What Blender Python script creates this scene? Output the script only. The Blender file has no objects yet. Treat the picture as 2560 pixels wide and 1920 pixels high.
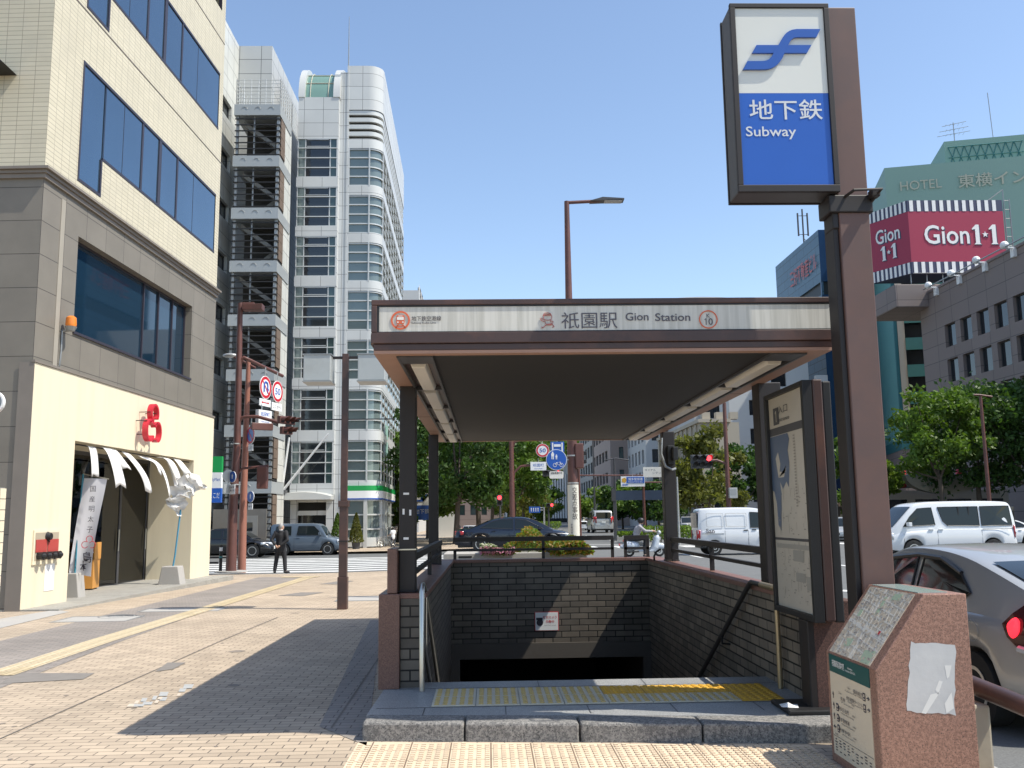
import bpy, math, random
from mathutils import Vector, Matrix
R = math.radians
sc = bpy.context.scene
COL = sc.collection
rnd = random.Random(7)

# ---------------------------------------------------------------- camera
CAM_H = 1.7
FPX = 2320.0                      # focal length in photo pixels (photo is 2560 wide)
YAW, PITCH, ROLL = 0.02659, 0.14265, 0.013
_f = Vector((math.sin(YAW) * math.cos(PITCH), math.cos(YAW) * math.cos(PITCH), math.sin(PITCH)))
_r = Vector((math.cos(YAW), -math.sin(YAW), 0))
_u = _r.cross(_f)
CF = _f
CR = math.cos(ROLL) * _r - math.sin(ROLL) * _u
CU = math.cos(ROLL) * _u + math.sin(ROLL) * _r
cam = bpy.data.cameras.new('camera')
cam.sensor_width = 36.0
cam.lens = 36.0 * FPX / 2560.0
cam.clip_start = 0.05
cam.clip_end = 3000
cam_o = bpy.data.objects.new('camera', cam)
COL.objects.link(cam_o)
cam_o.matrix_world = Matrix(((CR.x, CU.x, -CF.x, 0), (CR.y, CU.y, -CF.y, 0), (CR.z, CU.z, -CF.z, CAM_H), (0, 0, 0, 1)))
sc.camera = cam_o

# ---------------------------------------------------------------- sky, sun, exposure
SUN_DIR = Vector((0.62, -0.20, 1.0)).normalized()
w = bpy.data.worlds.new('World')
sc.world = w
w.use_nodes = True
nt = w.node_tree
for n in list(nt.nodes):
    nt.nodes.remove(n)
sky = nt.nodes.new('ShaderNodeTexSky')
sky.sky_type = 'NISHITA'
sky.sun_disc = False
sky.sun_elevation = math.asin(SUN_DIR.z)
sky.sun_rotation = math.atan2(SUN_DIR.x, SUN_DIR.y)
sky.air_density = 1.0
sky.dust_density = 0.7
sky.ozone_density = 0.7
bg = nt.nodes.new('ShaderNodeBackground')
bg.inputs['Strength'].default_value = 0.15
wo = nt.nodes.new('ShaderNodeOutputWorld')
nt.links.new(sky.outputs[0], bg.inputs[0])
nt.links.new(bg.outputs[0], wo.inputs[0])
sun = bpy.data.lights.new('sun', 'SUN')
sun.energy = 4.0
sun.angle = R(0.5)
sun.color = (1.0, 0.95, 0.84)
sun_o = bpy.data.objects.new('sun', sun)
COL.objects.link(sun_o)
sun_o.rotation_euler = (-SUN_DIR).to_track_quat('-Z', 'Y').to_euler()
sun_o.location = (20, -10, 60)
sc.view_settings.view_transform = 'Standard'
sc.view_settings.look = 'None'
sc.view_settings.exposure = 0.6
sc.view_settings.gamma = 1.0
sc.render.engine = 'CYCLES'
sc.cycles.use_denoising = True
sc.cycles.max_bounces = 7
sc.cycles.transparent_max_bounces = 12
sc.cycles.caustics_reflective = False
sc.cycles.caustics_refractive = False
sc.cycles.sample_clamp_indirect = 6.0

# ---------------------------------------------------------------- survey helpers: reading the photograph (2212 px wide view)
KS = 2560.0 / 2212.0
def ray(x, y):
    return CF + CR * ((x * KS - 1280) / FPX) - CU * ((y * KS - 960) / FPX)
def clamp(a, lo=0.0, hi=1.0):
    return max(lo, min(hi, a))
def gz(x, y):                      # the ground falls gently to the left beyond the stairs
    return -0.2 * clamp((y - 14) / 20.0) * clamp((4 - x) / 10.0)
def gnd(x, y, off=0.0):            # ground point under a photo pixel
    v = ray(x, y)
    z = off
    for _ in range(12):
        t = (z - CAM_H) / v.z
        z = gz(v.x * t, v.y * t) + off
    return Vector((v.x * t, v.y * t, z))
def aty(x, y, Y):                  # point at distance Y along the street
    v = ray(x, y); t = Y / v.y
    return Vector((v.x * t, Y, CAM_H + v.z * t))
def atx(x, y, X):
    v = ray(x, y); t = X / v.x
    return Vector((X, v.y * t, CAM_H + v.z * t))
def atz(x, y, z):
    v = ray(x, y); t = (z - CAM_H) / v.z
    return Vector((v.x * t, v.y * t, z))

# ---------------------------------------------------------------- mesh builder
class MB:
    def __init__(s):
        s.v = []; s.f = []; s.m = []
    def add(s, vs, fs, mi=0, M=None):
        b = len(s.v)
        for p in vs:
            p = Vector(p)
            s.v.append(M @ p if M is not None else p)
        for f in fs:
            s.f.append([b + i for i in f]); s.m.append(mi)
        return s
    def box(s, x0, x1, y0, y1, z0, z1, mi=0, M=None):
        vs = [(x0, y0, z0), (x1, y0, z0), (x1, y1, z0), (x0, y1, z0), (x0, y0, z1), (x1, y0, z1), (x1, y1, z1), (x0, y1, z1)]
        return s.add(vs, [(3, 2, 1, 0), (4, 5, 6, 7), (0, 1, 5, 4), (1, 2, 6, 5), (2, 3, 7, 6), (3, 0, 4, 7)], mi, M)
    def cbox(s, c, d, mi=0, M=None):
        return s.box(c[0] - d[0] / 2, c[0] + d[0] / 2, c[1] - d[1] / 2, c[1] + d[1] / 2, c[2] - d[2] / 2, c[2] + d[2] / 2, mi, M)
    def poly(s, pts, mi=0, M=None):
        return s.add(pts, [tuple(range(len(pts)))], mi, M)
    def prism(s, pts, d0, d1, mi=0, M=None):       # pts: 2D outline, counter-clockwise, extruded along local z
        n = len(pts)
        vs = [(p[0], p[1], d0) for p in pts] + [(p[0], p[1], d1) for p in pts]
        fs = [tuple(reversed(range(n))), tuple(range(n, 2 * n))]
        fs += [(i, (i + 1) % n, n + (i + 1) % n, n + i) for i in range(n)]
        return s.add(vs, fs, mi, M)
    def tube(s, pts, r, n=10, mi=0, caps=True, M=None, rs=None):
        pts = [Vector(p) for p in pts]
        vs = []; fs = []
        prev = None
        for i, p in enumerate(pts):
            if i == 0: d = pts[1] - pts[0]
            elif i == len(pts) - 1: d = pts[-1] - pts[-2]
            else: d = (pts[i + 1] - p).normalized() + (p - pts[i - 1]).normalized()
            d.normalize()
            a = Vector((0, 0, 1)) if abs(d.z) < 0.95 else Vector((1, 0, 0))
            if prev is not None: a = prev
            x = (a - d * a.dot(d))
            if x.length < 1e-6: x = d.orthogonal()
            x.normalize(); prev = x
            y = d.cross(x)
            rr = rs[i] if rs else r
            for k in range(n):
                t = 2 * math.pi * k / n
                vs.append(p + (x * math.cos(t) + y * math.sin(t)) * rr)
        for i in range(len(pts) - 1):
            for k in range(n):
                fs.append((i * n + k, i * n + (k + 1) % n, (i + 1) * n + (k + 1) % n, (i + 1) * n + k))
        if caps:
            fs.append(tuple(reversed(range(n))))
            fs.append(tuple(range((len(pts) - 1) * n, len(pts) * n)))
        return s.add(vs, fs, mi, M)
    def ball(s, c, r, n=10, mi=0, M=None, sc_=(1, 1, 1)):
        vs = []; fs = []
        h = max(4, n // 2 + 1)
        for i in range(1, h):
            a = math.pi * i / h
            for k in range(n):
                t = 2 * math.pi * k / n
                vs.append((c[0] + r * sc_[0] * math.sin(a) * math.cos(t), c[1] + r * sc_[1] * math.sin(a) * math.sin(t), c[2] + r * sc_[2] * math.cos(a)))
        top = len(vs); vs.append((c[0], c[1], c[2] + r * sc_[2])); vs.append((c[0], c[1], c[2] - r * sc_[2]))
        for i in range(h - 2):
            for k in range(n):
                fs.append((i * n + k, (i + 1) * n + k, (i + 1) * n + (k + 1) % n, i * n + (k + 1) % n))
        for k in range(n):
            fs.append((top, k, (k + 1) % n))
            fs.append((top + 1, (h - 2) * n + (k + 1) % n, (h - 2) * n + k))
        return s.add(vs, fs, mi, M)
    def disc(s, M, r, d0, d1, n=28, mi=0, sx=1.0):
        return s.prism([(sx * r * math.cos(2 * math.pi * k / n), r * math.sin(2 * math.pi * k / n)) for k in range(n)], d0, d1, mi, M)
    def ring(s, M, r0, r1, d0, d1, n=28, mi=0):
        vs = []; fs = []
        for k in range(n):
            c, q = math.cos(2 * math.pi * k / n), math.sin(2 * math.pi * k / n)
            vs += [(r0 * c, r0 * q, d0), (r1 * c, r1 * q, d0), (r1 * c, r1 * q, d1), (r0 * c, r0 * q, d1)]
        for k in range(n):
            a = 4 * k; b = 4 * ((k + 1) % n)
            fs += [(a + 3, a + 2, b + 2, b + 3), (a + 2, a + 1, b + 1, b + 2), (a + 1, a, b, b + 1), (a, a + 3, b + 3, b)]
        return s.add(vs, fs, mi, M)
    def mesh(s, name, mats):
        me = bpy.data.meshes.new(name)
        me.from_pydata([tuple(p) for p in s.v], [], s.f)
        for m in (mats if isinstance(mats, (list, tuple)) else [mats]):
            me.materials.append(m)
        me.polygons.foreach_set('material_index', s.m)
        uv = me.uv_layers.new(name='UVMap')
        data = uv.data
        vs = me.vertices
        for p in me.polygons:
            n = p.normal
            ax, ay, az = abs(n.x), abs(n.y), abs(n.z)
            for li in p.loop_indices:
                co = vs[me.loops[li].vertex_index].co
                if az >= ax and az >= ay: data[li].uv = (co.x, co.y)
                elif ax >= ay: data[li].uv = (co.y, co.z)
                else: data[li].uv = (co.x, co.z)
        me.update()
        return me
    def build(s, name, mats, parent=None, smooth=None, bevel=0, seg=2):
        me = s.mesh(name, mats)
        if smooth:
            for p in me.polygons: p.use_smooth = True
            me.set_sharp_from_angle(angle=R(smooth))
        o = bpy.data.objects.new(name, me)
        COL.objects.link(o)
        if parent is not None: o.parent = parent
        if bevel:
            b = o.modifiers.new('bevel', 'BEVEL'); b.width = bevel; b.segments = seg; b.limit_method = 'ANGLE'; b.angle_limit = R(40)
        return o

def tag(o, label=None, cat=None, group=None, kind=None):
    if label: o['label'] = label
    if cat: o['category'] = cat
    if group: o['group'] = group
    if kind: o['kind'] = kind
    return o
def thing(name, label, cat, loc=(0, 0, 0), rz=0.0, group=None):
    o = bpy.data.objects.new(name, None)
    COL.objects.link(o)
    o.empty_display_size = 0.3
    o.location = loc
    o.rotation_euler = (0, 0, rz)
    return tag(o, label, cat, group)
def dup(o, loc, rz=None, label=None, group=None, parent=None, scale=None, cat=None):
    c = o.copy(); COL.objects.link(c)
    if parent is None:
        c.location = loc
        if rz is not None: c.rotation_euler = (0, 0, rz)
        if scale: c.scale = (scale,) * 3
        if label: c['label'] = label
        if group: c['group'] = group
        if cat: c['category'] = cat
    else:
        c.parent = parent
    for ch in list(o.children): dup(ch, None, parent=c)
    return c
def struct(o):
    return tag(o, kind='structure')
def frame(o, x, y):
    x = Vector(x).normalized(); y = Vector(y).normalized(); z = x.cross(y); o = Vector(o)
    return Matrix(((x.x, y.x, z.x, o.x), (x.y, y.y, z.y, o.y), (x.z, y.z, z.z, o.z), (0, 0, 0, 1)))
def fFront(x, y, z): return frame((x, y, z), (1, 0, 0), (0, 0, 1))     # faces -Y
def fRight(x, y, z): return frame((x, y, z), (0, 1, 0), (0, 0, 1))     # faces +X
def fLeft(x, y, z): return frame((x, y, z), (0, -1, 0), (0, 0, 1))     # faces -X
def fUp(x, y, z): return frame((x, y, z), (1, 0, 0), (0, 1, 0))

def text(body, M, mat, parent, w=None, h=None, name='lettering', thick=0.002, bold=0.0, lift=0.003):
    cu = bpy.data.curves.new('lettering', 'FONT')
    cu.body = body
    cu.align_x = 'CENTER'
    cu.extrude = 0.0
    cu.offset = bold
    cu.resolution_u = 3
    tmp = bpy.data.objects.new('lettering', cu)
    COL.objects.link(tmp)
    bpy.context.view_layer.update()
    dg = bpy.context.evaluated_depsgraph_get()
    me = bpy.data.meshes.new_from_object(tmp.evaluated_get(dg))
    bpy.data.objects.remove(tmp)
    xs = [v.co.x for v in me.vertices]; ys = [v.co.y for v in me.vertices]
    bw = max(xs) - min(xs); bh = max(ys) - min(ys); cx = (max(xs) + min(xs)) / 2; cy = (max(ys) + min(ys)) / 2
    sx = w / bw if w else None; sy = h / bh if h else None
    if sx is None: sx = sy
    if sy is None: sy = sx
    vs = [((v.co.x - cx) * sx, (v.co.y - cy) * sy) for v in me.vertices]
    fs = [tuple(p.vertices) for p in me.polygons]
    m = MB()
    m.add([(x, y, lift) for x, y in vs], fs, 0, M)
    o = m.build(name, mat, parent)
    return o
def vtext(body, M, mat, parent, cw, pitch, name='lettering', bold=0.0):   # vertical writing, one character below another
    return text('\n'.join(body), M, mat, parent, h=pitch * len(body) - (pitch - cw) * .8, w=cw, name=name, bold=bold)

# ---------------------------------------------------------------- materials
MATS = {}
def _new(name):
    m = bpy.data.materials.new(name)
    m.use_nodes = True
    t = m.node_tree
    b = t.nodes['Principled BSDF']
    return m, t, b
def lk(t, a, b): t.links.new(a, b)
def nd(t, k, **kw):
    n = t.nodes.new(k)
    for a, v in kw.items(): setattr(n, a, v)
    return n
def mixc(t, fac, a, b, mode='MIX'):
    n = nd(t, 'ShaderNodeMix', data_type='RGBA', blend_type=mode)
    for sock, v in ((n.inputs[0], fac), (n.inputs[6], a), (n.inputs[7], b)):
        if hasattr(v, 'links'): lk(t, v, sock)
        elif isinstance(v, (int, float)): sock.default_value = v
        else: sock.default_value = (v[0], v[1], v[2], 1)
    return n.outputs[2]
def noise(t, scale, detail=4, rough=.55, coord='Object', stretch=None):
    tc = nd(t, 'ShaderNodeTexCoord')
    n = nd(t, 'ShaderNodeTexNoise')
    n.inputs['Scale'].default_value = scale; n.inputs['Detail'].default_value = detail; n.inputs['Roughness'].default_value = rough
    if stretch:
        mp = nd(t, 'ShaderNodeMapping'); mp.inputs['Scale'].default_value = stretch
        lk(t, tc.outputs[coord], mp.inputs['Vector']); lk(t, mp.outputs[0], n.inputs['Vector'])
    else:
        lk(t, tc.outputs[coord], n.inputs['Vector'])
    return n.outputs['Fac']
def ramp(t, fac, a, b, ca=(0, 0, 0), cb=(1, 1, 1)):
    n = nd(t, 'ShaderNodeValToRGB')
    n.color_ramp.elements[0].position = a; n.color_ramp.elements[1].position = b
    n.color_ramp.elements[0].color = (*ca, 1); n.color_ramp.elements[1].color = (*cb, 1)
    lk(t, fac, n.inputs[0])
    return n.outputs[0]
def bump(t, b, h, strength=.3, dist=.01):
    n = nd(t, 'ShaderNodeBump')
    n.inputs['Strength'].default_value = strength; n.inputs['Distance'].default_value = dist
    lk(t, h, n.inputs['Height']); lk(t, n.outputs[0], b.inputs['Normal'])
def sc3(c, k): return tuple(min(1, x * k) for x in c)
def pm(name, col, rough=.6, metal=0.0, var=.12, vs=2.0, spec=.5, grain=0.0, gs=60, stain=None, stain_amt=.5, stretch=None, coat=0.0, bmp=0.0):
    m, t, b = _new(name)
    f = noise(t, vs, 5)
    c = mixc(t, f, sc3(col, 1 - var), sc3(col, 1 + var))
    if grain:
        g = noise(t, gs, 3, .7)
        c = mixc(t, ramp(t, g, .38, .62), sc3(col, 1 - grain), c) if grain > 0 else c
    if stain:
        s = noise(t, 1.6, 6, .65, stretch=stretch)
        c = mixc(t, ramp(t, s, .48, .48 + .2), c, stain) if stain_amt >= 1 else mixc(t, _mul(t, ramp(t, s, .46, .7), stain_amt), c, stain)
    lk(t, c, b.inputs['Base Color'])
    b.inputs['Roughness'].default_value = rough; b.inputs['Metallic'].default_value = metal
    b.inputs['Specular IOR Level'].default_value = spec
    b.inputs['Coat Weight'].default_value = coat
    if bmp: bump(t, b, noise(t, gs, 4), bmp, .004)
    MATS[name] = m
    return m
def _mul(t, a, k):
    n = nd(t, 'ShaderNodeMath', operation='MULTIPLY'); lk(t, a, n.inputs[0]); n.inputs[1].default_value = k
    return n.outputs[0]
def brickmat(name, c1, c2, mortar, bw, bh, ms=.004, offset=.5, rough=.7, bumpk=.4, var=.15, vs=.8, swap=False, spec=.3, stain=None, dist=.006, squash=1.0):
    m, t, b = _new(name)
    uv = nd(t, 'ShaderNodeUVMap')
    br = nd(t, 'ShaderNodeTexBrick')
    br.offset = offset; br.offset_frequency = 2; br.squash = squash
    br.inputs['Scale'].default_value = 1.0
    br.inputs['Mortar Size'].default_value = ms; br.inputs['Mortar Smooth'].default_value = .1
    br.inputs['Brick Width'].default_value = bw; br.inputs['Row Height'].default_value = bh
    br.inputs['Bias'].default_value = 0.0
    br.inputs['Color1'].default_value = (*c1, 1); br.inputs['Color2'].default_value = (*c2, 1); br.inputs['Mortar'].default_value = (*mortar, 1)
    if swap:
        mp = nd(t, 'ShaderNodeMapping'); mp.inputs['Rotation'].default_value = (0, 0, R(90))
        lk(t, uv.outputs[0], mp.inputs[0]); lk(t, mp.outputs[0], br.inputs['Vector'])
    else:
        lk(t, uv.outputs[0], br.inputs['Vector'])
    f = noise(t, vs, 6, .6)
    c = mixc(t, 1.0, br.outputs['Color'], ramp(t, f, .3, .7, (1 - var,) * 3, (1 + var * .6,) * 3), 'MULTIPLY')
    if stain:
        s = noise(t, .7, 7, .7)
        c = mixc(t, _mul(t, ramp(t, s, .5, .75), .5), c, stain)
    lk(t, c, b.inputs['Base Color'])
    b.inputs['Roughness'].default_value = rough; b.inputs['Specular IOR Level'].default_value = spec
    inv = nd(t, 'ShaderNodeMath', operation='SUBTRACT'); inv.inputs[0].default_value = 1.0; lk(t, br.outputs['Fac'], inv.inputs[1])
    if bumpk: bump(t, b, inv.outputs[0], bumpk, dist)
    MATS[name] = m
    return m
def glassmat(name, col, rough=.04, metal=.0, spec=.8, wav=.0):
    m, t, b = _new(name)
    f = noise(t, .25, 3)
    lk(t, mixc(t, f, sc3(col, .75), sc3(col, 1.25)), b.inputs['Base Color'])
    b.inputs['Roughness'].default_value = rough; b.inputs['Metallic'].default_value = metal
    b.inputs['Specular IOR Level'].default_value = spec
    if wav: bump(t, b, noise(t, .35, 2), wav, .05)
    MATS[name] = m
    return m
def emit(name, col, s):
    m, t, b = _new(name)
    b.inputs['Base Color'].default_value = (*col, 1)
    b.inputs['Emission Color'].default_value = (*col, 1); b.inputs['Emission Strength'].default_value = s
    return m
def granite(name, c0, c1, c2, scale=90, rough=.5):
    m, t, b = _new(name)
    a = noise(t, scale, 2, .8); d = noise(t, scale * 2.3, 2, .8); e = noise(t, 2.2, 4)
    c = mixc(t, ramp(t, a, .42, .58), c0, c1)
    c = mixc(t, ramp(t, d, .57, .62), c, c2)
    c = mixc(t, 1.0, c, ramp(t, e, .25, .75, (.82,) * 3, (1.08,) * 3), 'MULTIPLY')
    lk(t, c, b.inputs['Base Color']); b.inputs['Roughness'].default_value = rough
    return m
def paint_car(name, col, metal=.3, rough=.32):
    m, t, b = _new(name)
    b.inputs['Base Color'].default_value = (*col, 1)
    b.inputs['Metallic'].default_value = metal; b.inputs['Roughness'].default_value = rough
    b.inputs['Coat Weight'].default_value = .8; b.inputs['Coat Roughness'].default_value = .04
    f = noise(t, 1.5, 4)
    lk(t, mixc(t, f, sc3(col, .92), sc3(col, 1.06)), b.inputs['Base Color'])
    return m

m_pole = pm('pylon_brown', (.125, .068, .054), .5, 0, .22, 2, stain=(.075, .055, .055), stain_amt=.6)
m_brown = pm('brown_paint', (.060, .034, .030), .42, .0, .25, 3, stain=(.16, .07, .045), stain_amt=.6)
m_brownd = pm('dark_brown_paint', (.016, .012, .0115), .55, 0, .3, 3)
m_rust = pm('rust_brown_pole', (.125, .050, .040), .5, 0, .3, 4, stain=(.07, .035, .03), stain_amt=.7)
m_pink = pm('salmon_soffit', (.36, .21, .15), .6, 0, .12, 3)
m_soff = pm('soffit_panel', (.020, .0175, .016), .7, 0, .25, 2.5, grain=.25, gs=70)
m_white = pm('white_panel', (.74, .72, .66), .4, 0, .05)
m_whiteg = pm('white_paint', (.78, .78, .77), .5, 0, .05)
m_grey = pm('grey_metal', (.32, .33, .33), .4, .4, .12)
m_dgrey = pm('dark_grey', (.06, .06, .065), .5, 0, .2)
m_black = pm('black', (.012, .012, .013), .5, 0, .2)
m_blue = pm('sign_blue', (.02, .10, .42), .35, 0, .06)
m_red = pm('sign_red', (.52, .02, .035), .4, 0, .06)
m_orange = pm('sign_orange', (.66, .13, .05), .4, 0, .05)
m_green = pm('sign_green', (.01, .30, .07), .4, 0, .05)
m_ink = pm('dark_ink', (.04, .035, .05), .6, 0, .1)
m_inkg = pm('grey_ink', (.10, .095, .115), .6, 0, .1)
m_steel = pm('stainless', (.55, .53, .48), .28, .9, .1)
m_brass = pm('worn_brass', (.40, .32, .20), .35, .7, .2)
m_chrome = pm('chrome', (.7, .7, .7), .15, 1.0, .05)
m_rubber = pm('rubber', (.018, .018, .018), .8, 0, .2)
m_conc = pm('concrete', (.42, .40, .37), .85, 0, .15, 3, grain=.15, gs=90)
# ================================================================ GROUND
def streaky(name, base, dark):
    m, t, b = _new(name)
    f = noise(t, 3.0, 6, .6, stretch=(9, 1, .35))
    g = noise(t, .8, 3)
    c = mixc(t, ramp(t, f, .40, .72), base, dark)
    c = mixc(t, 1.0, c, ramp(t, g, .3, .7, (.9,) * 3, (1.05,) * 3), 'MULTIPLY')
    lk(t, c, b.inputs['Base Color']); b.inputs['Roughness'].default_value = .45
    return m
m_pave = brickmat('beige_pavers', (.51, .41, .305), (.40, .32, .24), (.13, .11, .09), .21, .105, .005, .5, .8, .5, .16, .5, stain=(.33, .275, .21))
m_paveg = brickmat('grey_pavers', (.30, .265, .235), (.25, .225, .205), (.12, .10, .09), .21, .105, .005, .5, .8, .4, .16, .7)
m_asph = pm('asphalt', (.155, .158, .155), .85, 0, .16, .35, grain=.30, gs=45, stain=(.10, .10, .10), stain_amt=.5)
m_paint = pm('road_paint', (.66, .66, .64), .7, 0, .12, 1.2, stain=(.3, .3, .3), stain_amt=.45)
m_gran = granite('grey_granite', (.40, .40, .39), (.27, .27, .27), (.10, .10, .10), 75)
m_granr = granite('rough_granite_face', (.30, .285, .265), (.15, .145, .14), (.06, .06, .06), 38, .85)
m_kerb = pm('kerb_stone', (.36, .35, .33), .85, 0, .18, 2, grain=.2, gs=50)
m_gravel = granite('exposed_aggregate', (.40, .38, .34), (.26, .25, .22), (.14, .13, .12), 55, .9)
m_yel = pm('tactile_yellow', (.62, .36, .04), .7, 0, .12, 4)
m_yelw = pm('tactile_worn', (.60, .55, .43), .75, 0, .14, 4, stain=(.50, .42, .28), stain_amt=.4)
m_yelb = pm('tactile_worn_stud', (.52, .38, .15), .75, 0, .15, 4)
m_tbeige = brickmat('beige_tactile', (.70, .57, .42), (.64, .51, .37), (.2, .15, .11), .30, .30, .006, 0, .75, .5, .15, 1.5)

def sheet(name, xs, ys, zf, mat, skip=None, skirt=None):
    mb = MB()
    idx = {}
    def vi(i, j):
        if (i, j) not in idx:
            idx[(i, j)] = len(mb.v); mb.v.append(Vector((xs[i], ys[j], zf(xs[i], ys[j]))))
        return idx[(i, j)]
    for i in range(len(xs) - 1):
        for j in range(len(ys) - 1):
            if skip and skip((xs[i] + xs[i + 1]) / 2, (ys[j] + ys[j + 1]) / 2): continue
            mb.f.append([vi(i, j), vi(i + 1, j), vi(i + 1, j + 1), vi(i, j + 1)]); mb.m.append(0)
    return struct(mb.build(name, mat))
def rng(a, b, s, extra=()):
    n = max(1, int(round((b - a) / s)))
    return sorted(set([round(a + (b - a) * i / n, 4) for i in range(n + 1)] + list(extra)))
def patch(mb, q, off, mi=0, n=8, m=2):             # a marking: quad a,b,c,d (2D) draped on the ground
    a, b, c, d = [Vector((p[0], p[1])) for p in q]
    base = len(mb.v)
    for i in range(n + 1):
        for j in range(m + 1):
            p = a.lerp(b, i / n).lerp(d.lerp(c, i / n), j / m)
            mb.v.append(Vector((p.x, p.y, gz(p.x, p.y) + off)))
    for i in range(n):
        for j in range(m):
            k = base + i * (m + 1) + j
            mb.f.append([k, k + m + 1, k + m + 2, k + 1]); mb.m.append(mi)
HX0, HX1, HY0, HY1 = -0.86, 2.86, 7.6, 16.0
KERBX = 3.40
KY = 34.2
sheet('pavement', rng(-30, 3.30, .9, (HX0, HX1)), rng(-8, KY - .15, .9, (HY0, HY1)), gz, m_pave, skip=lambda x, y: HX0 < x < HX1 and HY0 < y < HY1)
def zroad(x, y): return gz(x, y) - .11
xsr = [-900, -400, -150, -60, -30] + rng(-27, 3.40, 1.5) + rng(4, 60, 4) + [90, 160, 400, 900]
ysr = [-60, -20, -8] + rng(-6, 34.2, 1.5) + rng(36, 90, 3) + [110, 150, 220, 350, 600, 1200, 2500]
sheet('road', xsr, ysr, zroad, m_asph, skip=lambda x, y: x < 3.40 and y < 34.2)
# kerbs
kb = MB()
for i in range(24):
    y0 = -8 + i * 1.75; y1 = y0 + 1.735
    y1 = min(y1, KY)
    if y0 >= KY: break
    za, zb_ = gz(3.3, y0), gz(3.3, y1)
    kb.add([(3.30, y0, za + .004), (3.40, y0, za - .006), (3.40, y1, zb_ - .006), (3.30, y1, zb_ + .004), (3.42, y0, za - .4), (3.42, y1, zb_ - .4), (3.30, y0, za - .4), (3.30, y1, zb_ - .4)],
           [(0, 1, 2, 3), (1, 4, 5, 2), (0, 6, 4, 1), (3, 2, 5, 7)])
for i in range(20):
    x0 = 3.3 - i * 1.75; x1 = x0 - 1.735
    za, zb_ = gz(x0, KY) + .004, gz(x1, KY) + .004
    kb.add([(x0, KY - .15, za), (x0, KY, za - .01), (x1, KY, zb_ - .01), (x1, KY - .15, zb_), (x0, KY + .02, za - .4), (x1, KY + .02, zb_ - .4)],
           [(3, 2, 1, 0), (1, 2, 5, 4)])
struct(kb.build('kerb', m_kerb))
# paving bands, the tactile path and covers
def gq(*pts): return [gnd(*p) for p in pts]
pb = MB()
patch(pb, gq((-40, 1503), (650, 1247), (560, 1247), (-40, 1395)), .004, 0, 16, 3)
struct(pb.build('grey_paving_band', m_paveg))
pb = MB()
patch(pb, gq((-60, 1347), (120, 1318), (150, 1322), (-60, 1372)), .006, 0, 10, 2)
struct(pb.build('doorstep_path', m_conc))
# yellow guiding path: two worn ribbed strips with a seam
ta, tb = gnd(-10, 1461), gnd(668, 1247)
tp = MB()
d = (tb - ta); d.z = 0; L_ = d.length; d.normalize(); nrm = Vector((-d.y, d.x, 0))
k = 0
s_ = 0.0
while s_ < L_ - .3:
    p0 = ta + d * s_; p1 = ta + d * (s_ + .292)
    for w0, w1 in ((-.2, -.004), (.004, .2)):
        patch(tp, [p0 + nrm * w0, p1 + nrm * w0, p1 + nrm * w1, p0 + nrm * w1], .010, 0 if (s_ > L_ * .33 or s_ < .6) and rnd.random() > .12 else 1, 1, 1)
    for r_ in range(4):
        o_ = -.15 + r_ * .1
        patch(tp, [p0 + nrm * (o_ - .014) + d * .02, p1 + nrm * (o_ - .014) - d * .02, p1 + nrm * (o_ + .014) - d * .02, p0 + nrm * (o_ + .014) + d * .02], .014, 0, 1, 1)
    s_ += .30
m_yelp = pm('tactile_yellow_faded', (.53, .43, .27), .75, 0, .15, 3)
m_yelq = pm('tactile_bleached', (.60, .50, .34), .8, 0, .12, 3)
struct(tp.build('tactile_path', [m_yelp, m_yelq]))
tp = MB()
c0 = gnd(655, 1247)
for i in range(4):
    for j in range(2):
        patch(tp, [c0 + Vector((-.7 + i * .31, -.25 + j * .31, 0)), c0 + Vector((-.41 + i * .31, -.25 + j * .31, 0)), c0 + Vector((-.41 + i * .31, .04 + j * .31, 0)), c0 + Vector((-.7 + i * .31, .04 + j * .31, 0))], .016, 0, 1, 1)
struct(tp.build('tactile_warning_patch', m_yelp))
tp = MB()      # beige studded tiles in front of the kerb
patch(tp, [(-1.02, 6.05), (2.36, 6.05), (2.36, 7.13), (-1.02, 7.49)], .004, 0, 12, 4)
for i in range(56):
    for j in range(22):
        x = -.985 + i * .06; y = 6.10 + j * .06
        if x > 2.34 or y > 7.44 - (x + 1) * .1 or (x + 1.02) % .3 < .022 or (x + 1.02) % .3 > .278: continue
        tp.cbox((x, y, .008), (.030, .030, .009))
struct(tp.build('studded_paving', m_tbeige))
tp = MB()
patch(tp, gq((690, 1570), (800, 1340), (826, 1340), (792, 1612)), .004, 0, 8, 2)
struct(tp.build('grey_edge_strip', m_paveg))
pb = MB()      # grey repair patches in the paving
for q in (((0, 1478), (35, 1455), (205, 1455), (180, 1468)), ((335, 1452), (362, 1432), (402, 1432), (375, 1446)), ((600, 1287), (650, 1280), (700, 1280), (655, 1288)), ((690, 1262), (735, 1255), (765, 1255), (735, 1263))):
    patch(pb, gq(*q), .006, 0, 4, 2)
struct(pb.build('paving_repair', pm('paving_repair', (.21, .19, .17), .85, 0, .2, 6)))
pb = MB()      # a long joint through the paving
patch(pb, gq((-5, 1598), (600, 1333), (601, 1334), (-5, 1600)), .005, 0, 24, 1)
patch(pb, gq((714, 1573), (826, 1408), (828, 1409), (717, 1575)), .007, 0, 8, 1)
struct(pb.build('paving_joint', pm('joint_grey', (.16, .14, .12), .9)))
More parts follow.
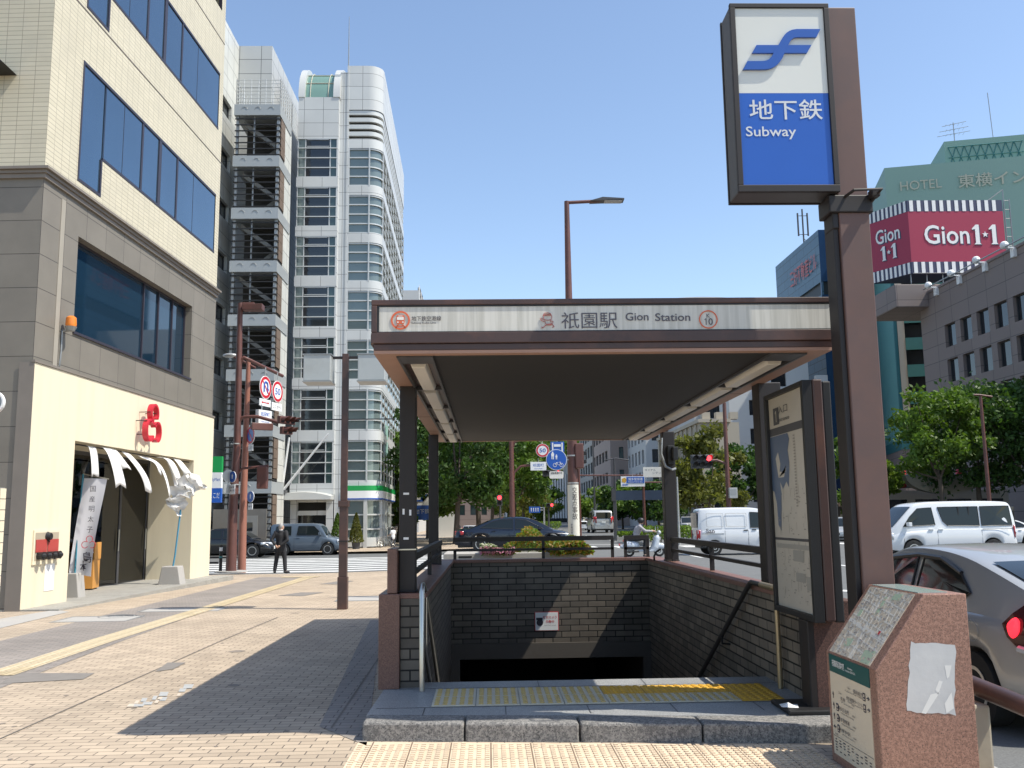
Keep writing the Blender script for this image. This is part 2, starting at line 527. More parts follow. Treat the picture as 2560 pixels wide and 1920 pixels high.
for i, (x, y, w_, h_, lb) in enumerate(((212, 1338, .62, .42, 'pale rectangular access cover in the grey paving by the shop corner'), (395, 1318, .75, .30, 'pale narrow access cover crossed by the lamp post shadow'), (815, 1293, .8, .55, 'pale access cover beside the pier at the stair entrance'))):
    p = gnd(x, y); o = thing('access_cover', lb, 'manhole cover', p)
    q = MB(); q.box(-w_, w_, -h_, h_, .0, .009); q.build('plate', m_conc, o)
    q = MB()
    for k in range(4): q.box(-w_ - .05, w_ + .05, (-h_ - .05, h_ + .01)[k % 2], (-h_ - .01, h_ + .05)[k % 2], .0, .012) if k < 2 else q.box((-w_ - .05, w_ + .01)[k % 2], (-w_ - .01, w_ + .05)[k % 2], -h_ - .01, h_ + .01, .0, .011)
    q.build('rim', m_grey, o)
p = gnd(252, 1333); o = thing('manhole_cover', 'round dark iron manhole cover in the grey paving band', 'manhole cover', p)
q = MB(); q.tube([(0, 0, 0), (0, 0, .011)], .36, 24); q.build('plate', m_dgrey, o)
q = MB(); q.ring(fUp(0, 0, .011), .30, .33, 0, .004, 24); q.ring(fUp(0, 0, .011), .12, .15, 0, .004, 20); q.build('rim', m_grey, o)
pb = MB(); rq = random.Random(9)
for i in range(15):
    x, y = rq.uniform(270, 395), 0; y = 1528 - (x - 270) * .30 + rq.uniform(-9, 9)
    w_ = rq.uniform(6, 26); h_ = rq.uniform(2, 4.5)
    patch(pb, gq((x, y + h_), (x + w_, y + h_), (x + w_ + 4, y - h_), (x + 4, y - h_)), .005 + .0001 * i, 1 if rq.random() < .35 else 0, 1, 1)
struct(pb.build('faded_paint', [pm('faded_white', (.53, .45, .36), .85, 0, .15, 9), pm('faded_blue', (.38, .38, .37), .85, 0, .2, 9)]))
pb = MB()      # gum spots and small stains on the paving
for i in range(170):
    y = 3.5 + 16 * rq.random() ** 1.6; x = rq.uniform(-.75 * y * .75 - 1.5, -1.15); r_ = rq.uniform(.008, .03) * (1 + (rq.random() < .08) * 3)
    n = 7; pts = [(x + r_ * rq.uniform(.7, 1.2) * math.cos(2 * math.pi * k / n), y + r_ * rq.uniform(.7, 1.2) * math.sin(2 * math.pi * k / n), gz(x, y) + .0032) for k in range(n)]
    pb.poly(pts)
tag(pb.build('paving_stains', pm('gum_stain', (.24, .20, .165), .9, 0, .3, 9)), kind='structure')
# crosswalk stripes and road markings
cw = MB()
for i in range(9):
    ya = 1238 - i * 5.6
    yl = ya
    pa = gnd(1000, 1238 - i * 5.4 - 0, -.11)
    y0 = 35.2 + i * 1.72
    xl = -14.0 + i * .15; xr = -2.2 + i * .1
    patch(cw, [(xl, y0), (xr, y0), (xr, y0 + .85), (xl, y0 + .85)], -.104, 0, 6, 1)
struct(cw.build('crosswalk', m_paint))
cw = MB()
for k in range(10):     # crosswalk over the main road on the right side
    patch(cw, [(5.5 + k * 1.9, 53.2), (6.4 + k * 1.9, 53.2), (6.4 + k * 1.9, 57.2), (5.5 + k * 1.9, 57.2)], -.104, 0, 1, 1)
for k in range(8):
    patch(cw, [(9 + k * .02, 40 + k * 9), (9.15 + k * .02, 40 + k * 9), (9.15 + k * .02, 44 + k * 9), (9 + k * .02, 44 + k * 9)], -.104, 0, 1, 1)
patch(cw, [(5.2, 60.0), (24, 60.0), (24, 60.45), (5.2, 60.45)], -.104, 0, 2, 1)
patch(cw, [(12.2, 30), (12.4, 30), (12.4, 44), (12.2, 44)], -.104, 0, 4, 1)
patch(cw, [(5.2, -8), (5.35, -8), (5.35, 30), (5.2, 30)], -.104, 0, 10, 1)
patch(cw, [(8.0, 22.0), (9.0, 21.2), (9.2, 21.3), (8.3, 22.4)], -.104, 0, 1, 1)
struct(cw.build('road_marking', m_paint))
# pavement beyond the crossing (left) and across the main road (right)
def zfar(x, y): return gz(x, y) + .02
sheet('far_pavement', rng(-60, 3.4, 4), rng(55.5, 120, 5) + [180, 300, 500], zfar, m_pave)
sheet('opposite_pavement', [38, 42, 46, 60, 120], [-60, 0, 40, 80, 120, 200, 400], lambda x, y: .02, m_conc)
# ================================================================ SUBWAY ENTRANCE
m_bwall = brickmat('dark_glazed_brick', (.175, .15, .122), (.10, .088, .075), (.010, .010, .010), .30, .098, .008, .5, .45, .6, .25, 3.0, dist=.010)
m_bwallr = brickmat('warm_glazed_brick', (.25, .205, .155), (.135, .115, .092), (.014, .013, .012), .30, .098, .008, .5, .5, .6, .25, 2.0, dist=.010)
m_redg = granite('red_granite', (.22, .115, .085), (.13, .065, .05), (.045, .03, .03), 120, .45)
m_cop = granite('coping_granite', (.26, .13, .10), (.17, .085, .065), (.06, .04, .035), 120, .5)
m_streak = streaky('fascia_white_streaked', (.64, .62, .56), (.46, .445, .39))
m_beam = pm('lintel_stone', (.085, .075, .065), .7, 0, .2, 2)
m_lamp = pm('lamp_cover', (.74, .70, .62), .45, 0, .06, 3)

ent = thing('subway_entrance', 'open stairway entrance with flat brown canopy and white station name band', 'subway entrance', (0, 0, 0))
# platform with a granite kerb
E0, E1, FZ = -1.0, 2.80, .14
pf = MB()
fl = [(E0, 7.52), (-.2, 7.44), (.68, 7.355), (1.60, 7.26), (E1, 7.14)]
for a, b in zip(fl[:-1], fl[1:]):
    pf.prism([(a[0] + .006, a[1]), (b[0] - .006, b[1]), (b[0] - .006, b[1] + .30), (a[0] + .006, a[1] + .30)], -.06, FZ, 0)
kb_o = pf.build('kerb_block', [m_granr], ent, bevel=.018)
pf = MB()
pts = [(E0, 7.824)] + [(p[0], p[1] + .304) for p in fl[1:-1]] + [(E1, 7.444), (E1, 9.27), (E0 + .02, 9.27)]
pf.prism(pts, -.05, FZ - .003)
pf.build('platform', m_gran, ent)
jn = MB()
for x in (-.55, .12, .80, 1.5, 2.2):
    jn.box(x, x + .008, 7.7 + .02 - .1 * (x) * .0, 8.06, FZ - .002, FZ - .0005)
for x in (.45, 1.45, 2.1):
    jn.box(x, x + .008, 8.93, 9.26, FZ - .002, FZ - .0005)
jn.box(E0 + .05, E1 - .05, 8.055, 8.062, FZ - .002, FZ - .0005)
jn.box(E0 + .05, E1 - .05, 8.925, 8.932, FZ - .002, FZ - .0005)
jn.build('platform_joint', m_dgrey, ent)
# tactile warning tiles: worn ones at the left, clean yellow ones at the right
tt = MB()
X0, TW = -.50, .375
for i in range(8):
    for j in range(2):
        mi = 1 if (i < 7 and not (j == 1 and i >= 4)) else 0
        x = X0 + i * TW
        tt.box(x + .004, x + TW - .004, 8.09 + j * .385, 8.09 + (j + 1) * .385 - .006, FZ - .001, FZ + .006, mi)
        for a in range(5):
            for b in range(5):
                tt.add([(x + .045 + a * .071 + .022 * math.cos(t), 8.135 + j * .385 + b * .073 + .022 * math.sin(t), FZ + (.006 if q else .013)) for q in (1, 0) for t in [k * math.pi / 3 for k in range(6)]],
                       [(6, 7, 8, 9, 10, 11)] + [(k, (k + 1) % 6, 6 + (k + 1) % 6, 6 + k) for k in range(6)], 2 if mi else 0)
tt.build('tactile_strip', [m_yel, m_yelw, m_yelb], ent)
# stairs
st = MB()
for i in range(22):
    st.box(-.62, 2.66, 9.27 + i * .3, 9.27 + i * .3 + .32, FZ - .17 * (i + 1) - .4, FZ - .17 * (i + 1))
st.build('stair_flight', m_gran, ent)
# walls
WT = .95
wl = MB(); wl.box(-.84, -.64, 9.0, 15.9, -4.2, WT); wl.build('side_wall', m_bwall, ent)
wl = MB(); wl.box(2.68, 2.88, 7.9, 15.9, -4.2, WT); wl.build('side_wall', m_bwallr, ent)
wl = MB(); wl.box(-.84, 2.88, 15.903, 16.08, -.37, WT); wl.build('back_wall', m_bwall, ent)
wl = MB(); wl.box(-.64, 2.68, 15.86, 16.1, -.62, -.373); wl.box(-.645, -.50, 15.86, 16.08, -4.2, -.623); wl.box(2.55, 2.685, 15.86, 16.08, -4.2, -.623)
wl.build('lintel', m_beam, ent)
ps = MB()      # passage beyond the lintel
ps.box(-.60, 2.65, 16.11, 24, -4.25, -4.15); ps.box(-.9, -.6, 16.11, 24, -4.2, -.5); ps.box(2.65, 2.9, 16.11, 24, -4.2, -.5)
ps.box(-.9, 2.9, 16.11, 24, -.5, -.4); ps.box(-.9, 2.9, 24, 24.2, -4.2, -.4)
ps.build('passage', m_beam, ent)
cp = MB()
cp.box(-.88, -.60, 9.0, 15.86, WT, WT + .05); cp.box(2.64, 2.92, 7.9, 15.86, WT, WT + .05); cp.box(-.88, 2.92, 15.863, 16.13, WT, WT + .053)
cp.build('coping', m_cop, ent, bevel=.006)
# stepped red granite pier
pr = MB(); pr.box(-1.04, -.845, 8.93, 9.6, FZ - .005, 1.0); pr.build('pier', m_redg, ent, bevel=.008)
pr = MB(); pr.box(-.965, -.872, 8.96, 9.5, 1.002, 1.42); pr.build('pier_head', m_redg, ent, bevel=.008)
pr = MB(); pr.box(2.60, 2.96, 7.60, 7.895, FZ - .005, WT + .05); pr.build('pier', granite('rough_red_stone', (.13, .066, .052), (.08, .042, .034), (.03, .02, .02), 60, .9), ent, bevel=.008)
# posts
SZ = 2.995
for (x0, x1, y0, y1) in ((-.868, -.71, 9.1, 9.3), (2.70, 2.93, 9.12, 9.35), (-.93, -.785, 14.5, 14.7), (2.74, 2.93, 14.5, 14.7)):
    p = MB()
    p.box(x0, x1, y0, y1, WT + .05, SZ + .01)
    p.box(x0 - .012, x1 + .012, y0 - .012, y1 + .012, WT + .049, WT + .07)
    p.build('post', m_brownd, ent, bevel=.01)
for (x, z, w_, h_) in ((-.80, 1.93, .055, .02), (-.825, 1.74, .02, .055), (-.76, 1.73, .02, .055), (-.80, 1.50, .05, .022)):
    lb = MB(); lb.box(x - w_ / 2, x + w_ / 2, 9.096, 9.0985, z, z + h_); lb.build('paper_scrap', m_whiteg, ent)
tape = MB(); tape.box(-.875, -.703, 9.085, 9.31, 1.40, 1.412); tape.build('wire_tie', m_steel, ent)
# canopy
CX0, CX1, CY0, CY1 = -.92, 2.79, 7.25, 16.0
cf = MB()
cf.box(CX0, CX1, CY0, CY1, 3.385, 3.43)                       # roof cap
cf.box(CX0 + .006, CX1 - .006, CY0 + .05, CY1 - .05, 3.0755, 3.384)
cf.box(CX0, CX1, CY0, CY0 + .049, 3.0755, 3.165)               # lower beam at the front
cf.box(CX0, CX0 + .045, CY0, CY0 + .049, 3.166, 3.384)        # left stile
cf.box(CX0 + .018, CX1 - .018, CY0 + .018, CY1 - .018, 3.0215, 3.0745)
cf.box(CX0 - .01, CX0 + .005, CY0 + .06, CY1 - .06, 3.075, 3.165)
cf.box(CX1 - .005, CX1 + .01, CY0 + .06, CY1 - .06, 3.075, 3.165)
cf.build('canopy', m_brown, ent, bevel=.006)
fp = MB(); fp.box(CX0 + .062, CX1 - .01, CY0 + .012, CY0 + .0485, 3.172, 3.372)
fascia = fp.build('name_band', m_streak, ent)
fp = MB(); fp.box(CX0 + .046, CX0 + .061, CY0 + .006, CY0 + .049, 3.167, 3.383); fp.box(CX0 + .061, CX1, CY0 + .006, CY0 + .049, 3.373, 3.384); fp.box(CX0 + .061, CX1, CY0 + .006, CY0 + .049, 3.166, 3.171)
fp.build('band_frame', m_black, ent)
FY = CY0 + .010
def fpos(x, y):
    p = aty(x, y, FY); return p.x, p.z
def ftext(s, xc, yc, wpx, mat, h=None, bold=0):
    x, z = fpos(xc, yc); k = KS * FY / FPX
    return text(s, fFront(x, FY, z), mat, fascia, w=wpx * k, h=h * k if h else None, bold=bold)
ftext('地下鉄空港線', 921, 688, 65, m_ink, 11, .006)
ftext('Subway Kuko Line', 915, 698, 54, m_ink, 6, .004)
ftext('祇園駅', 1273, 692, 124, m_inkg, 37, 0)
ftext('Gion', 1376, 684, 51, m_inkg, 18, .01)
ftext('Station', 1453, 685, 78, m_inkg, 18, .01)
x, z = fpos(1530, 690)
rm = MB(); rm.ring(fFront(x, FY, z), .066, .075, .001, .004); rm.build('emblem', m_orange, fascia)
text('K', fFront(x, FY, z + .030), m_inkg, fascia, h=.032)
def one(M, h, mat, parent, name='lettering'):
    o_ = MB(); o_.prism([(p_ * h, r_ * h) for p_, r_ in ((-.02, -.5), (.10, -.5), (.10, .5), (.0, .5), (-.20, .33), (-.20, .22), (-.02, .34))], .0025, .0035, 0, M); return o_.build(name, mat, parent)
one(fFront(x - .02, FY, z - .018), .055, m_inkg, fascia); text('0', fFront(x + .018, FY, z - .018), m_inkg, fascia, h=.055, bold=.008)
x, z = fpos(865, 692)      # train roundel
M = fFront(x, FY, z)
rm = MB()
rm.ring(M, .062, .076, .001, .004)
def rr(cx_, cy_, w_, h_, r_, n=4):
    out = []
    for (sx, sy, a0) in ((1, 1, 0), (-1, 1, 90), (-1, -1, 180), (1, -1, 270)):
        for k in range(n + 1):
            a = R(a0 + 90 * k / n)
            out.append((cx_ + sx * (w_ / 2 - r_) + r_ * math.cos(a), cy_ + sy * (h_ / 2 - r_) + r_ * math.sin(a)))
    return out
rm.prism(rr(0, .006, .066, .072, .014), .001, .004, 0, M)
rm.prism([(-.024, -.034), (-.012, -.034), (-.030, -.060), (-.042, -.058)], .001, .004, 0, M)
rm.prism([(.012, -.034), (.024, -.034), (.042, -.058), (.030, -.060)], .001, .004, 0, M)
rm.prism(rr(0, -.046, .05, .008, .002), .001, .004, 0, M)
rm.prism(rr(0, .014, .054, .024, .004), .004, .0055, 1, M)
rm.prism(rr(0, .034, .034, .006, .002), .004, .0055, 1, M)
for sx in (-1, 1): rm.prism(rr(sx * .02, -.016, .012, .012, .005), .004, .0055, 1, M)
rm.build('emblem', [m_orange, m_white], fascia)
# red line pictogram of a running figure: the station's emblem, drawn as plain strokes
x, z = fpos(1183, 692)
M = fFront(x, FY, z); k = KS * FY / FPX
rm = MB()
def stroke(pts, r=.0028):
    rm.tube([M @ Vector((px * k, py * k, .003)) for px, py in pts], r, 5)
stroke([(-10, 11), (-7, 16), (0, 17), (7, 15), (9, 8), (8, 2), (0, 0), (-8, 2), (-10, 11)])
stroke([(-10, 11), (9, 11)]); stroke([(-8, 13), (8, 13.5)])
stroke([(-8, 2), (-16, 5), (-15, 1), (-8, -3)]); stroke([(-7, 0), (-5, -7), (-2, -9)]); stroke([(6, 1), (8, -8)])
stroke([(8, -1), (12, -3), (11, -7)])
stroke([(-2, -9), (9, -8), (14, -14), (10, -16)], .004); stroke([(-2, -9), (-11, -17), (-14, -15)], .004); stroke([(-1, -10), (8, -10)], .006)
rm.build('emblem', pm('faded_red', (.48, .16, .15), .5), fascia)
# soffit: salmon border, dark panel, two light troughs
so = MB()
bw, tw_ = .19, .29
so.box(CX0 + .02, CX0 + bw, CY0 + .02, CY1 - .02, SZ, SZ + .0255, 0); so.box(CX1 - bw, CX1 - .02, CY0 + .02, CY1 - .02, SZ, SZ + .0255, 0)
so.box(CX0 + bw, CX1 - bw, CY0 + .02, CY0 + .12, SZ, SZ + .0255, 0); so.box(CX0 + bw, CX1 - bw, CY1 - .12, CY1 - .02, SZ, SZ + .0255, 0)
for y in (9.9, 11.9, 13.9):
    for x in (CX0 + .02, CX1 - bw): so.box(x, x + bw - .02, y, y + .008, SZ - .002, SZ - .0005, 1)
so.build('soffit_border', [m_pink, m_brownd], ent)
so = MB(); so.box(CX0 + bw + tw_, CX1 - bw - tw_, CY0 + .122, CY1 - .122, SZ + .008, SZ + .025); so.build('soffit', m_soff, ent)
for side in (0, 1):
    xa = CX0 + bw if side == 0 else CX1 - bw - tw_
    tr = MB()
    tr.box(xa, xa + .02, CY0 + .12, CY1 - .12, SZ - .015, SZ + .025); tr.box(xa + tw_ - .02, xa + tw_, CY0 + .12, CY1 - .12, SZ - .015, SZ + .025)
    LY = [7.75 + i * 1.62 for i in range(6)]
    tr.box(xa + .02, xa + tw_ - .02, CY0 + .12, LY[0] - .05, SZ - .012, SZ + .025)
    for y in LY[1:] : tr.box(xa + .02, xa + tw_ - .02, y - .09, y - .04, SZ - .012, SZ + .025)
    tro = tr.build('light_trough', m_dgrey, ent)
    for i in range(5):
        lm = MB()
        y0, y1 = LY[i] + .03, LY[i + 1] - .17
        c0 = xa + tw_ / 2
        lm.prism([(c0 - .055, SZ - .03), (c0 + .055, SZ - .03), (c0 + .075, SZ + .024), (c0 - .075, SZ + .024)], -y1, -y0, 0, frame((0, 0, 0), (1, 0, 0), (0, 0, 1)))
        lm.build('lamp_cover', m_lamp, tro, bevel=.006)
# rails
def railseg(p0, p1, w_=.05, h_=.06):
    p0, p1 = Vector(p0), Vector(p1)
    d = (p1 - p0); L = d.length; d.normalize()
    up = Vector((0, 0, 1)) if abs(d.z) < .95 else Vector((0, 1, 0)); s = d.cross(up).normalized(); u2 = s.cross(d)
    M = Matrix(((d.x, s.x, u2.x, p0.x), (d.y, s.y, u2.y, p0.y), (d.z, s.z, u2.z, p0.z), (0, 0, 0, 1)))
    return M, L, w_, h_
def addrail(mb, *a, **k):
    M, L, w_, h_ = railseg(*a, **k); mb.box(0, L, -w_ / 2, w_ / 2, -h_ / 2, h_ / 2, 0, M)
rb = MB()
addrail(rb, (-.60, 16.0, 1.335), (2.12, 16.0, 1.335), h_=.075, w_=.07); addrail(rb, (-.60, 16.0, 1.155), (2.12, 16.0, 1.155), h_=.04)
for x in (-.58, .92, 2.10): addrail(rb, (x, 16.0, WT + .05), (x, 16.0, 1.30 if x != -.58 else 1.15), w_=.05, h_=.05)
rb.build('back_rail', m_brownd, ent)
for (xa, ya, yb, zt) in ((-.75, 9.35, 14.45, 1.33), (2.83, 9.4, 14.45, 1.33)):
    rb = MB()
    addrail(rb, (xa, ya, zt), (xa, yb, zt), h_=.07, w_=.07); addrail(rb, (xa, ya, 1.17), (xa, yb, 1.17), h_=.04)
    for y in (ya + .05, (ya + yb) / 2, yb - .05): addrail(rb, (xa, y, WT + .05), (xa, y, zt - .02), w_=.05, h_=.05)
    rb.build('side_rail', m_brownd, ent)
rb = MB()
addrail(rb, (2.30, 15.98, 1.335), (2.72, 15.98, 1.335), h_=.07, w_=.07); addrail(rb, (2.30, 15.98, 1.155), (2.72, 15.98, 1.155), h_=.04)
for x in (2.32, 2.70): addrail(rb, (x, 15.98, WT + .05), (x, 15.98, 1.31), w_=.05, h_=.05)
rb.build('corner_rail', m_brownd, ent)
rb = MB(); rb.tube([(2.60, 14.8, 1.0)] + [(2.70 - .12 * math.cos(a), 14.75, 1.0 + .17 * math.sin(a)) for a in (.4, .9, 1.4, 1.57)], .016, 8); rb.build('cable_hoop', m_black, ent)
rb = MB(); rb.tube([(2.72, 14.46, 2.9), (2.70, 14.44, 2.65), (2.76, 14.42, 2.45), (2.86, 14.42, 2.40), (2.92, 14.45, 2.42)], .02, 8); rb.build('conduit', m_grey, ent)
rb = MB(); rb.box(2.86, 2.94, 14.3, 14.49, 2.55, 2.75); rb.box(2.80, 2.90, 14.42, 14.498, 2.48, 2.78); rb.build('junction_box', m_black, ent, bevel=.01)
# handrails
h = MB(); h.tube([(-.625, 8.80, FZ), (-.625, 8.80, 1.02), (-.625, 8.84, 1.08), (-.625, 8.95, 1.08), (-.625, 9.35, .98), (-.60, 13.5, -1.4)], .025, 12)
h.tube([(-.625, 8.95, .62), (-.60, 13.5, -2.0)], .018, 8); h.tube([(-.625, 8.80, .62), (-.625, 8.95, .62)], .018, 8)
h.tube([(-.625, 9.4, .4), (-.625, 9.4, .96)], .014, 8)
h.build('handrail', m_steel, ent, smooth=50)
h = MB(); h.tube([(2.62, 8.62, FZ), (2.62, 8.62, 1.0)], .024, 12); h.build('handrail_post', m_brass, ent, smooth=50)
h = MB(); h.tube([(2.60, 8.62, 1.03), (2.60, 9.35, 1.03), (2.60, 9.45, .99), (2.58, 14.5, -1.7)], .026, 12)
for y in (10.6, 12.4): h.tube([(2.68, y, 1.03 - (y - 9.35) * .53 - .1), (2.59, y, 1.03 - (y - 9.35) * .53 - .09), (2.59, y, 1.03 - (y - 9.35) * .53)], .012, 8)
h.build('handrail', m_black, ent, smooth=50)
h = MB(); h.tube([(2.60, 8.55, 1.03), (2.60, 9.0, 1.032)], .03, 12); h.build('handrail_grip', m_brass, ent, smooth=50)

# camera notice on the back wall
c = aty(1181, 1342, 15.88)
ns = thing('notice_sign', 'small white red edged security camera notice on the dark brick back wall', 'sign', c)
b = MB(); b.box(-.20, .20, 0, .012, -.155, .155); b.build('board', m_red, ns)
b = MB(); b.box(-.19, .19, -.004, -.001, -.145, .145); fc = b.build('face', m_whiteg, ns)
text('防犯カメラ', fFront(.055, -.004, .065), m_red, fc, w=.23, h=.05, bold=.008)
text('作動中', fFront(.055, -.004, -.005), m_red, fc, w=.14, h=.05, bold=.008)
text('Security Camera in operation', fFront(.055, -.004, -.065), m_ink, fc, w=.2, h=.018)
b = MB(); b.disc(fFront(-.115, -.004, -.02), .055, .001, .004); b.ring(fFront(-.115, -.004, -.02), .018, .03, .004, .006); b.box(-.175, -.07, -.008, -.005, .02, .06); b.build('camera_picture', m_ink, fc)

# ================================================================ SIGN PYLON
py = thing('sign_pylon', 'tall rust brown pole carrying a white and blue subway sign box', 'sign', (2.83, 6.9, 0))
b = MB(); b.box(-.122, .115, -.10, .10, 0, 5.675); b.build('pole', m_pole, py, bevel=.008)
b = MB(); b.box(-.165, -.123, -.075, .11, 0, 4.06); b.build('cable_channel', m_brownd, py, bevel=.006)
b = MB()
bx0, bx1, bz0, bz1 = -.90, -.128, 4.135, 5.665
b.box(bx0, bx1, -.13, .12, bz0, bz1)
box = b.build('sign_box', m_dgrey, py, bevel=.012)
b = MB()
for (x0, x1, z0, z1) in ((bx0 - .006, bx1 + .006, bz1 - .03, bz1 + .006), (bx0 - .006, bx1 + .006, bz0 - .006, bz0 + .05), (bx0 - .006, bx0 + .036, bz0 + .051, bz1 - .031), (bx1 - .036, bx1 + .006, bz0 + .051, bz1 - .031)):
    b.box(x0, x1, -.165, -.128, z0, z1)
b.box(bx0 - .006, bx1, .121, .15, bz0 - .006, bz1 + .006)
b.build('frame', m_brownd, box, bevel=.004)
zm = 4.93
fx0, fx1 = bx0 + .037, bx1 - .037
m_sgw = pm('sign_white_acrylic', (.70, .70, .64), .3, 0, .05, 1.5)
b = MB(); b.box(fx0, fx1, -.150, -.131, zm, bz1 - .032); up_ = b.build('upper_face', m_sgw, box)
b = MB(); b.box(fx0, fx1, -.150, -.131, bz0 + .052, zm - .001); lo_ = b.build('lower_face', pm('blue_acrylic', (.022, .11, .46), .3, 0, .08, 1.5), box)
# emblem: two interlocking curved strokes with slanted ends
m_emb = pm('emblem_blue', (.022, .10, .40), .35, 0, .05)
def bez(p0, p1, p2, p3, n=10):
    return [tuple(p0[i] * (1 - t) ** 3 + 3 * p1[i] * t * (1 - t) ** 2 + 3 * p2[i] * t * t * (1 - t) + p3[i] * t ** 3 for i in (0, 1)) for t in [k / n for k in range(n + 1)]]
# outline traced in units of the emblem height (x right, y up)
em = []
em += [(1.0, 1.0), (.945, .80)]
em += [(.70, .80)] + bez((.66, .80), (.60, .79), (.57, .72), (.535, .605), 8)
em += [(.875, .605), (.815, .41)]
em += [(.52, .41)] + bez((.50, .41), (.43, .37), (.40, .02), (.22, .0), 10)
em += [(.0, .0), (.06, .205)]
em += [(.22, .205)] + bez((.27, .205), (.32, .22), (.34, .28), (.375, .41), 8)
em += [(.125, .41), (.185, .605)]
em += [(.38, .605)] + bez((.43, .605), (.49, .66), (.50, 1.0), (.74, 1.0), 10)
EW, EH = .625, .335
cxm = (fx0 + fx1) / 2; ez = 5.115
def strip(pts_l, pts_r):
    q = MB(); vs = []; n = len(pts_l)
    for (a, b_) in zip(pts_l, pts_r):
        for p in (a, b_):
            vs.append((cxm + (p[0] - .5) * EW, -.153, ez + p[1] * EH)); vs.append((cxm + (p[0] - .5) * EW, -.172, ez + p[1] * EH))
    fs = []
    for i in range(n - 1):
        a = i * 4; b_ = a + 4
        fs += [(a + 1, a + 3, b_ + 3, b_ + 1), (a, a + 1, b_ + 1, b_), (a + 3, a + 2, b_ + 2, b_ + 3), (a + 2, a, b_, b_ + 2)]
    fs += [(0, 2, 3, 1), ((n - 1) * 4 + 1, (n - 1) * 4 + 3, (n - 1) * 4 + 2, (n - 1) * 4)]
    q.add(vs, fs)
    return q
q = strip([(1, 1), (.74, 1)] + bez((.70, 1), (.52, .98), (.50, .66), (.42, .50), 10) + bez((.40, .44), (.35, .22), (.30, .205), (.22, .205), 8) + [(.06, .205)],
          [(.945, .80), (.73, .80)] + bez((.70, .80), (.62, .79), (.60, .66), (.56, .50), 10) + bez((.53, .40), (.45, .02), (.32, .0), (.24, .0), 8) + [(0, 0)])
q2 = strip([(.185, .605), (.875, .605)], [(.125, .41), (.815, .41)])
for v in q2.v: v.y += .0025
q.add([tuple(v) for v in q2.v], q2.f)
q.build('emblem', m_emb, up_)
m_letter = pm('sign_lettering_grey', (.62, .64, .66), .5)
text('地下鉄', fFront(cxm + .01, -.150, 4.795), m_letter, lo_, w=.57, h=.165, bold=.008)
text('Subway', fFront(cxm - .115, -.150, 4.605), m_letter, lo_, w=.39, h=.105, bold=.008)
b = MB(); b.box(-.2, .14, -.12, .12, 3.98, 4.12); b.box(-.17, -.12, -.09, .09, 3.86, 3.99); b.box(.10, .17, -.20, -.12, 4.08, 4.14)
b.build('bracket', m_brownd, py, bevel=.01)
b = MB(); b.tube([(-.08, -.10, 4.10), (-.04, -.22, 4.12), (.16, -.24, 4.12), (.13, -.10, 4.06)], .012, 8); b.build('hook', m_brownd, py)

# ================================================================ MAP BOARD beside the stairs
pA = atx(1650, 860, 2.55); pB = atx(1735, 833, 2.55); pC = atx(1757, 1338, 2.55); pD = atx(1680, 1310, 2.55)
ya, yb = (pA.y + pD.y) / 2, (pB.y + pC.y) / 2
zt, zb2 = (pA.z + pB.z) / 2, (pC.z + pD.z) / 2
bd = thing('map_board', 'tall double sided station map board with dark frame beside the stairs', 'sign', (2.55, (ya + yb) / 2, FZ))
hy = (ya - yb) / 2; z0, z1 = zb2 - FZ, zt - FZ
b = MB()
b.box(-.01, .07, -hy - .035, -hy + .02, z0 - .03, z1 + .03); b.box(-.01, .07, hy - .02, hy + .035, z0 - .03, z1 + .03)
b.box(-.01, .07, -hy + .0205, hy - .0205, z1 - .01, z1 + .03); b.box(-.01, .07, -hy + .0205, hy - .0205, z0 - .03, z0 + .02)
b.build('frame', m_black, bd, bevel=.005)
b = MB(); b.box(.02, .06, -hy + .021, hy - .021, z0 + .021, z1 - .011)
m_map = pm('map_paper', (.50, .455, .38), .35, 0, .08, 3, spec=.6)
pn = b.build('map_panel', m_map, bd)
def bl(u, v):       # board face coordinates: u 0..1 left to right as seen, v 0..1 upwards
    return (.0195, hy - .021 - u * (2 * hy - .042), z0 + .021 + v * (z1 - z0 - .032))
BW, BH = 2 * hy - .042, z1 - z0 - .032
def remap(pts): return [(u, .812 - (.755 - v) * 1.45) for u, v in pts]
def bpoly(mb, pts, off, mi=0):
    mb.poly([(.0195 - off, bl(*p)[1], bl(*p)[2]) for p in pts], mi)
b = MB()
for nm_, q_ in (('heading_bar', [(0, .815), (1, .815), (1, .852), (0, .852)]), ('divider_bar', [(0, .312), (1, .312), (1, .324), (0, .324)]), ('number_block', [(.13, .865), (.30, .865), (.30, .948), (.13, .948)])):
    b = MB(); bpoly(b, q_, .001, 0); b.build(nm_, m_dgrey, pn)
m_sea = pm('map_sea', (.07, .11, .19), .35, 0, .1, 3, spec=.6)
b = MB()
bpoly(b, remap([(0, .575), (.05, .57), (.12, .52), (.2, .53), (.28, .57), (.42, .60), (.48, .58), (.53, .66), (.50, .70), (.56, .735), (.52, .755), (.0, .755)]), .0015, 0)
bpoly(b, remap([(.10, .56), (.12, .46), (.2, .44), (.24, .52), (.25, .56)]), .0012, 0)
b.build('map_sea', m_sea, pn)
b = MB()
bpoly(b, remap([(.14, .68), (.22, .70), (.27, .66), (.24, .635), (.40, .63), (.43, .65), (.36, .615), (.20, .615)]), .0018, 0)
bpoly(b, remap([(.24, .60), (.30, .58), (.32, .54), (.28, .53)]), .0018, 0)
b.build('map_island', m_map, pn)
r2 = random.Random(3)
b = MB()
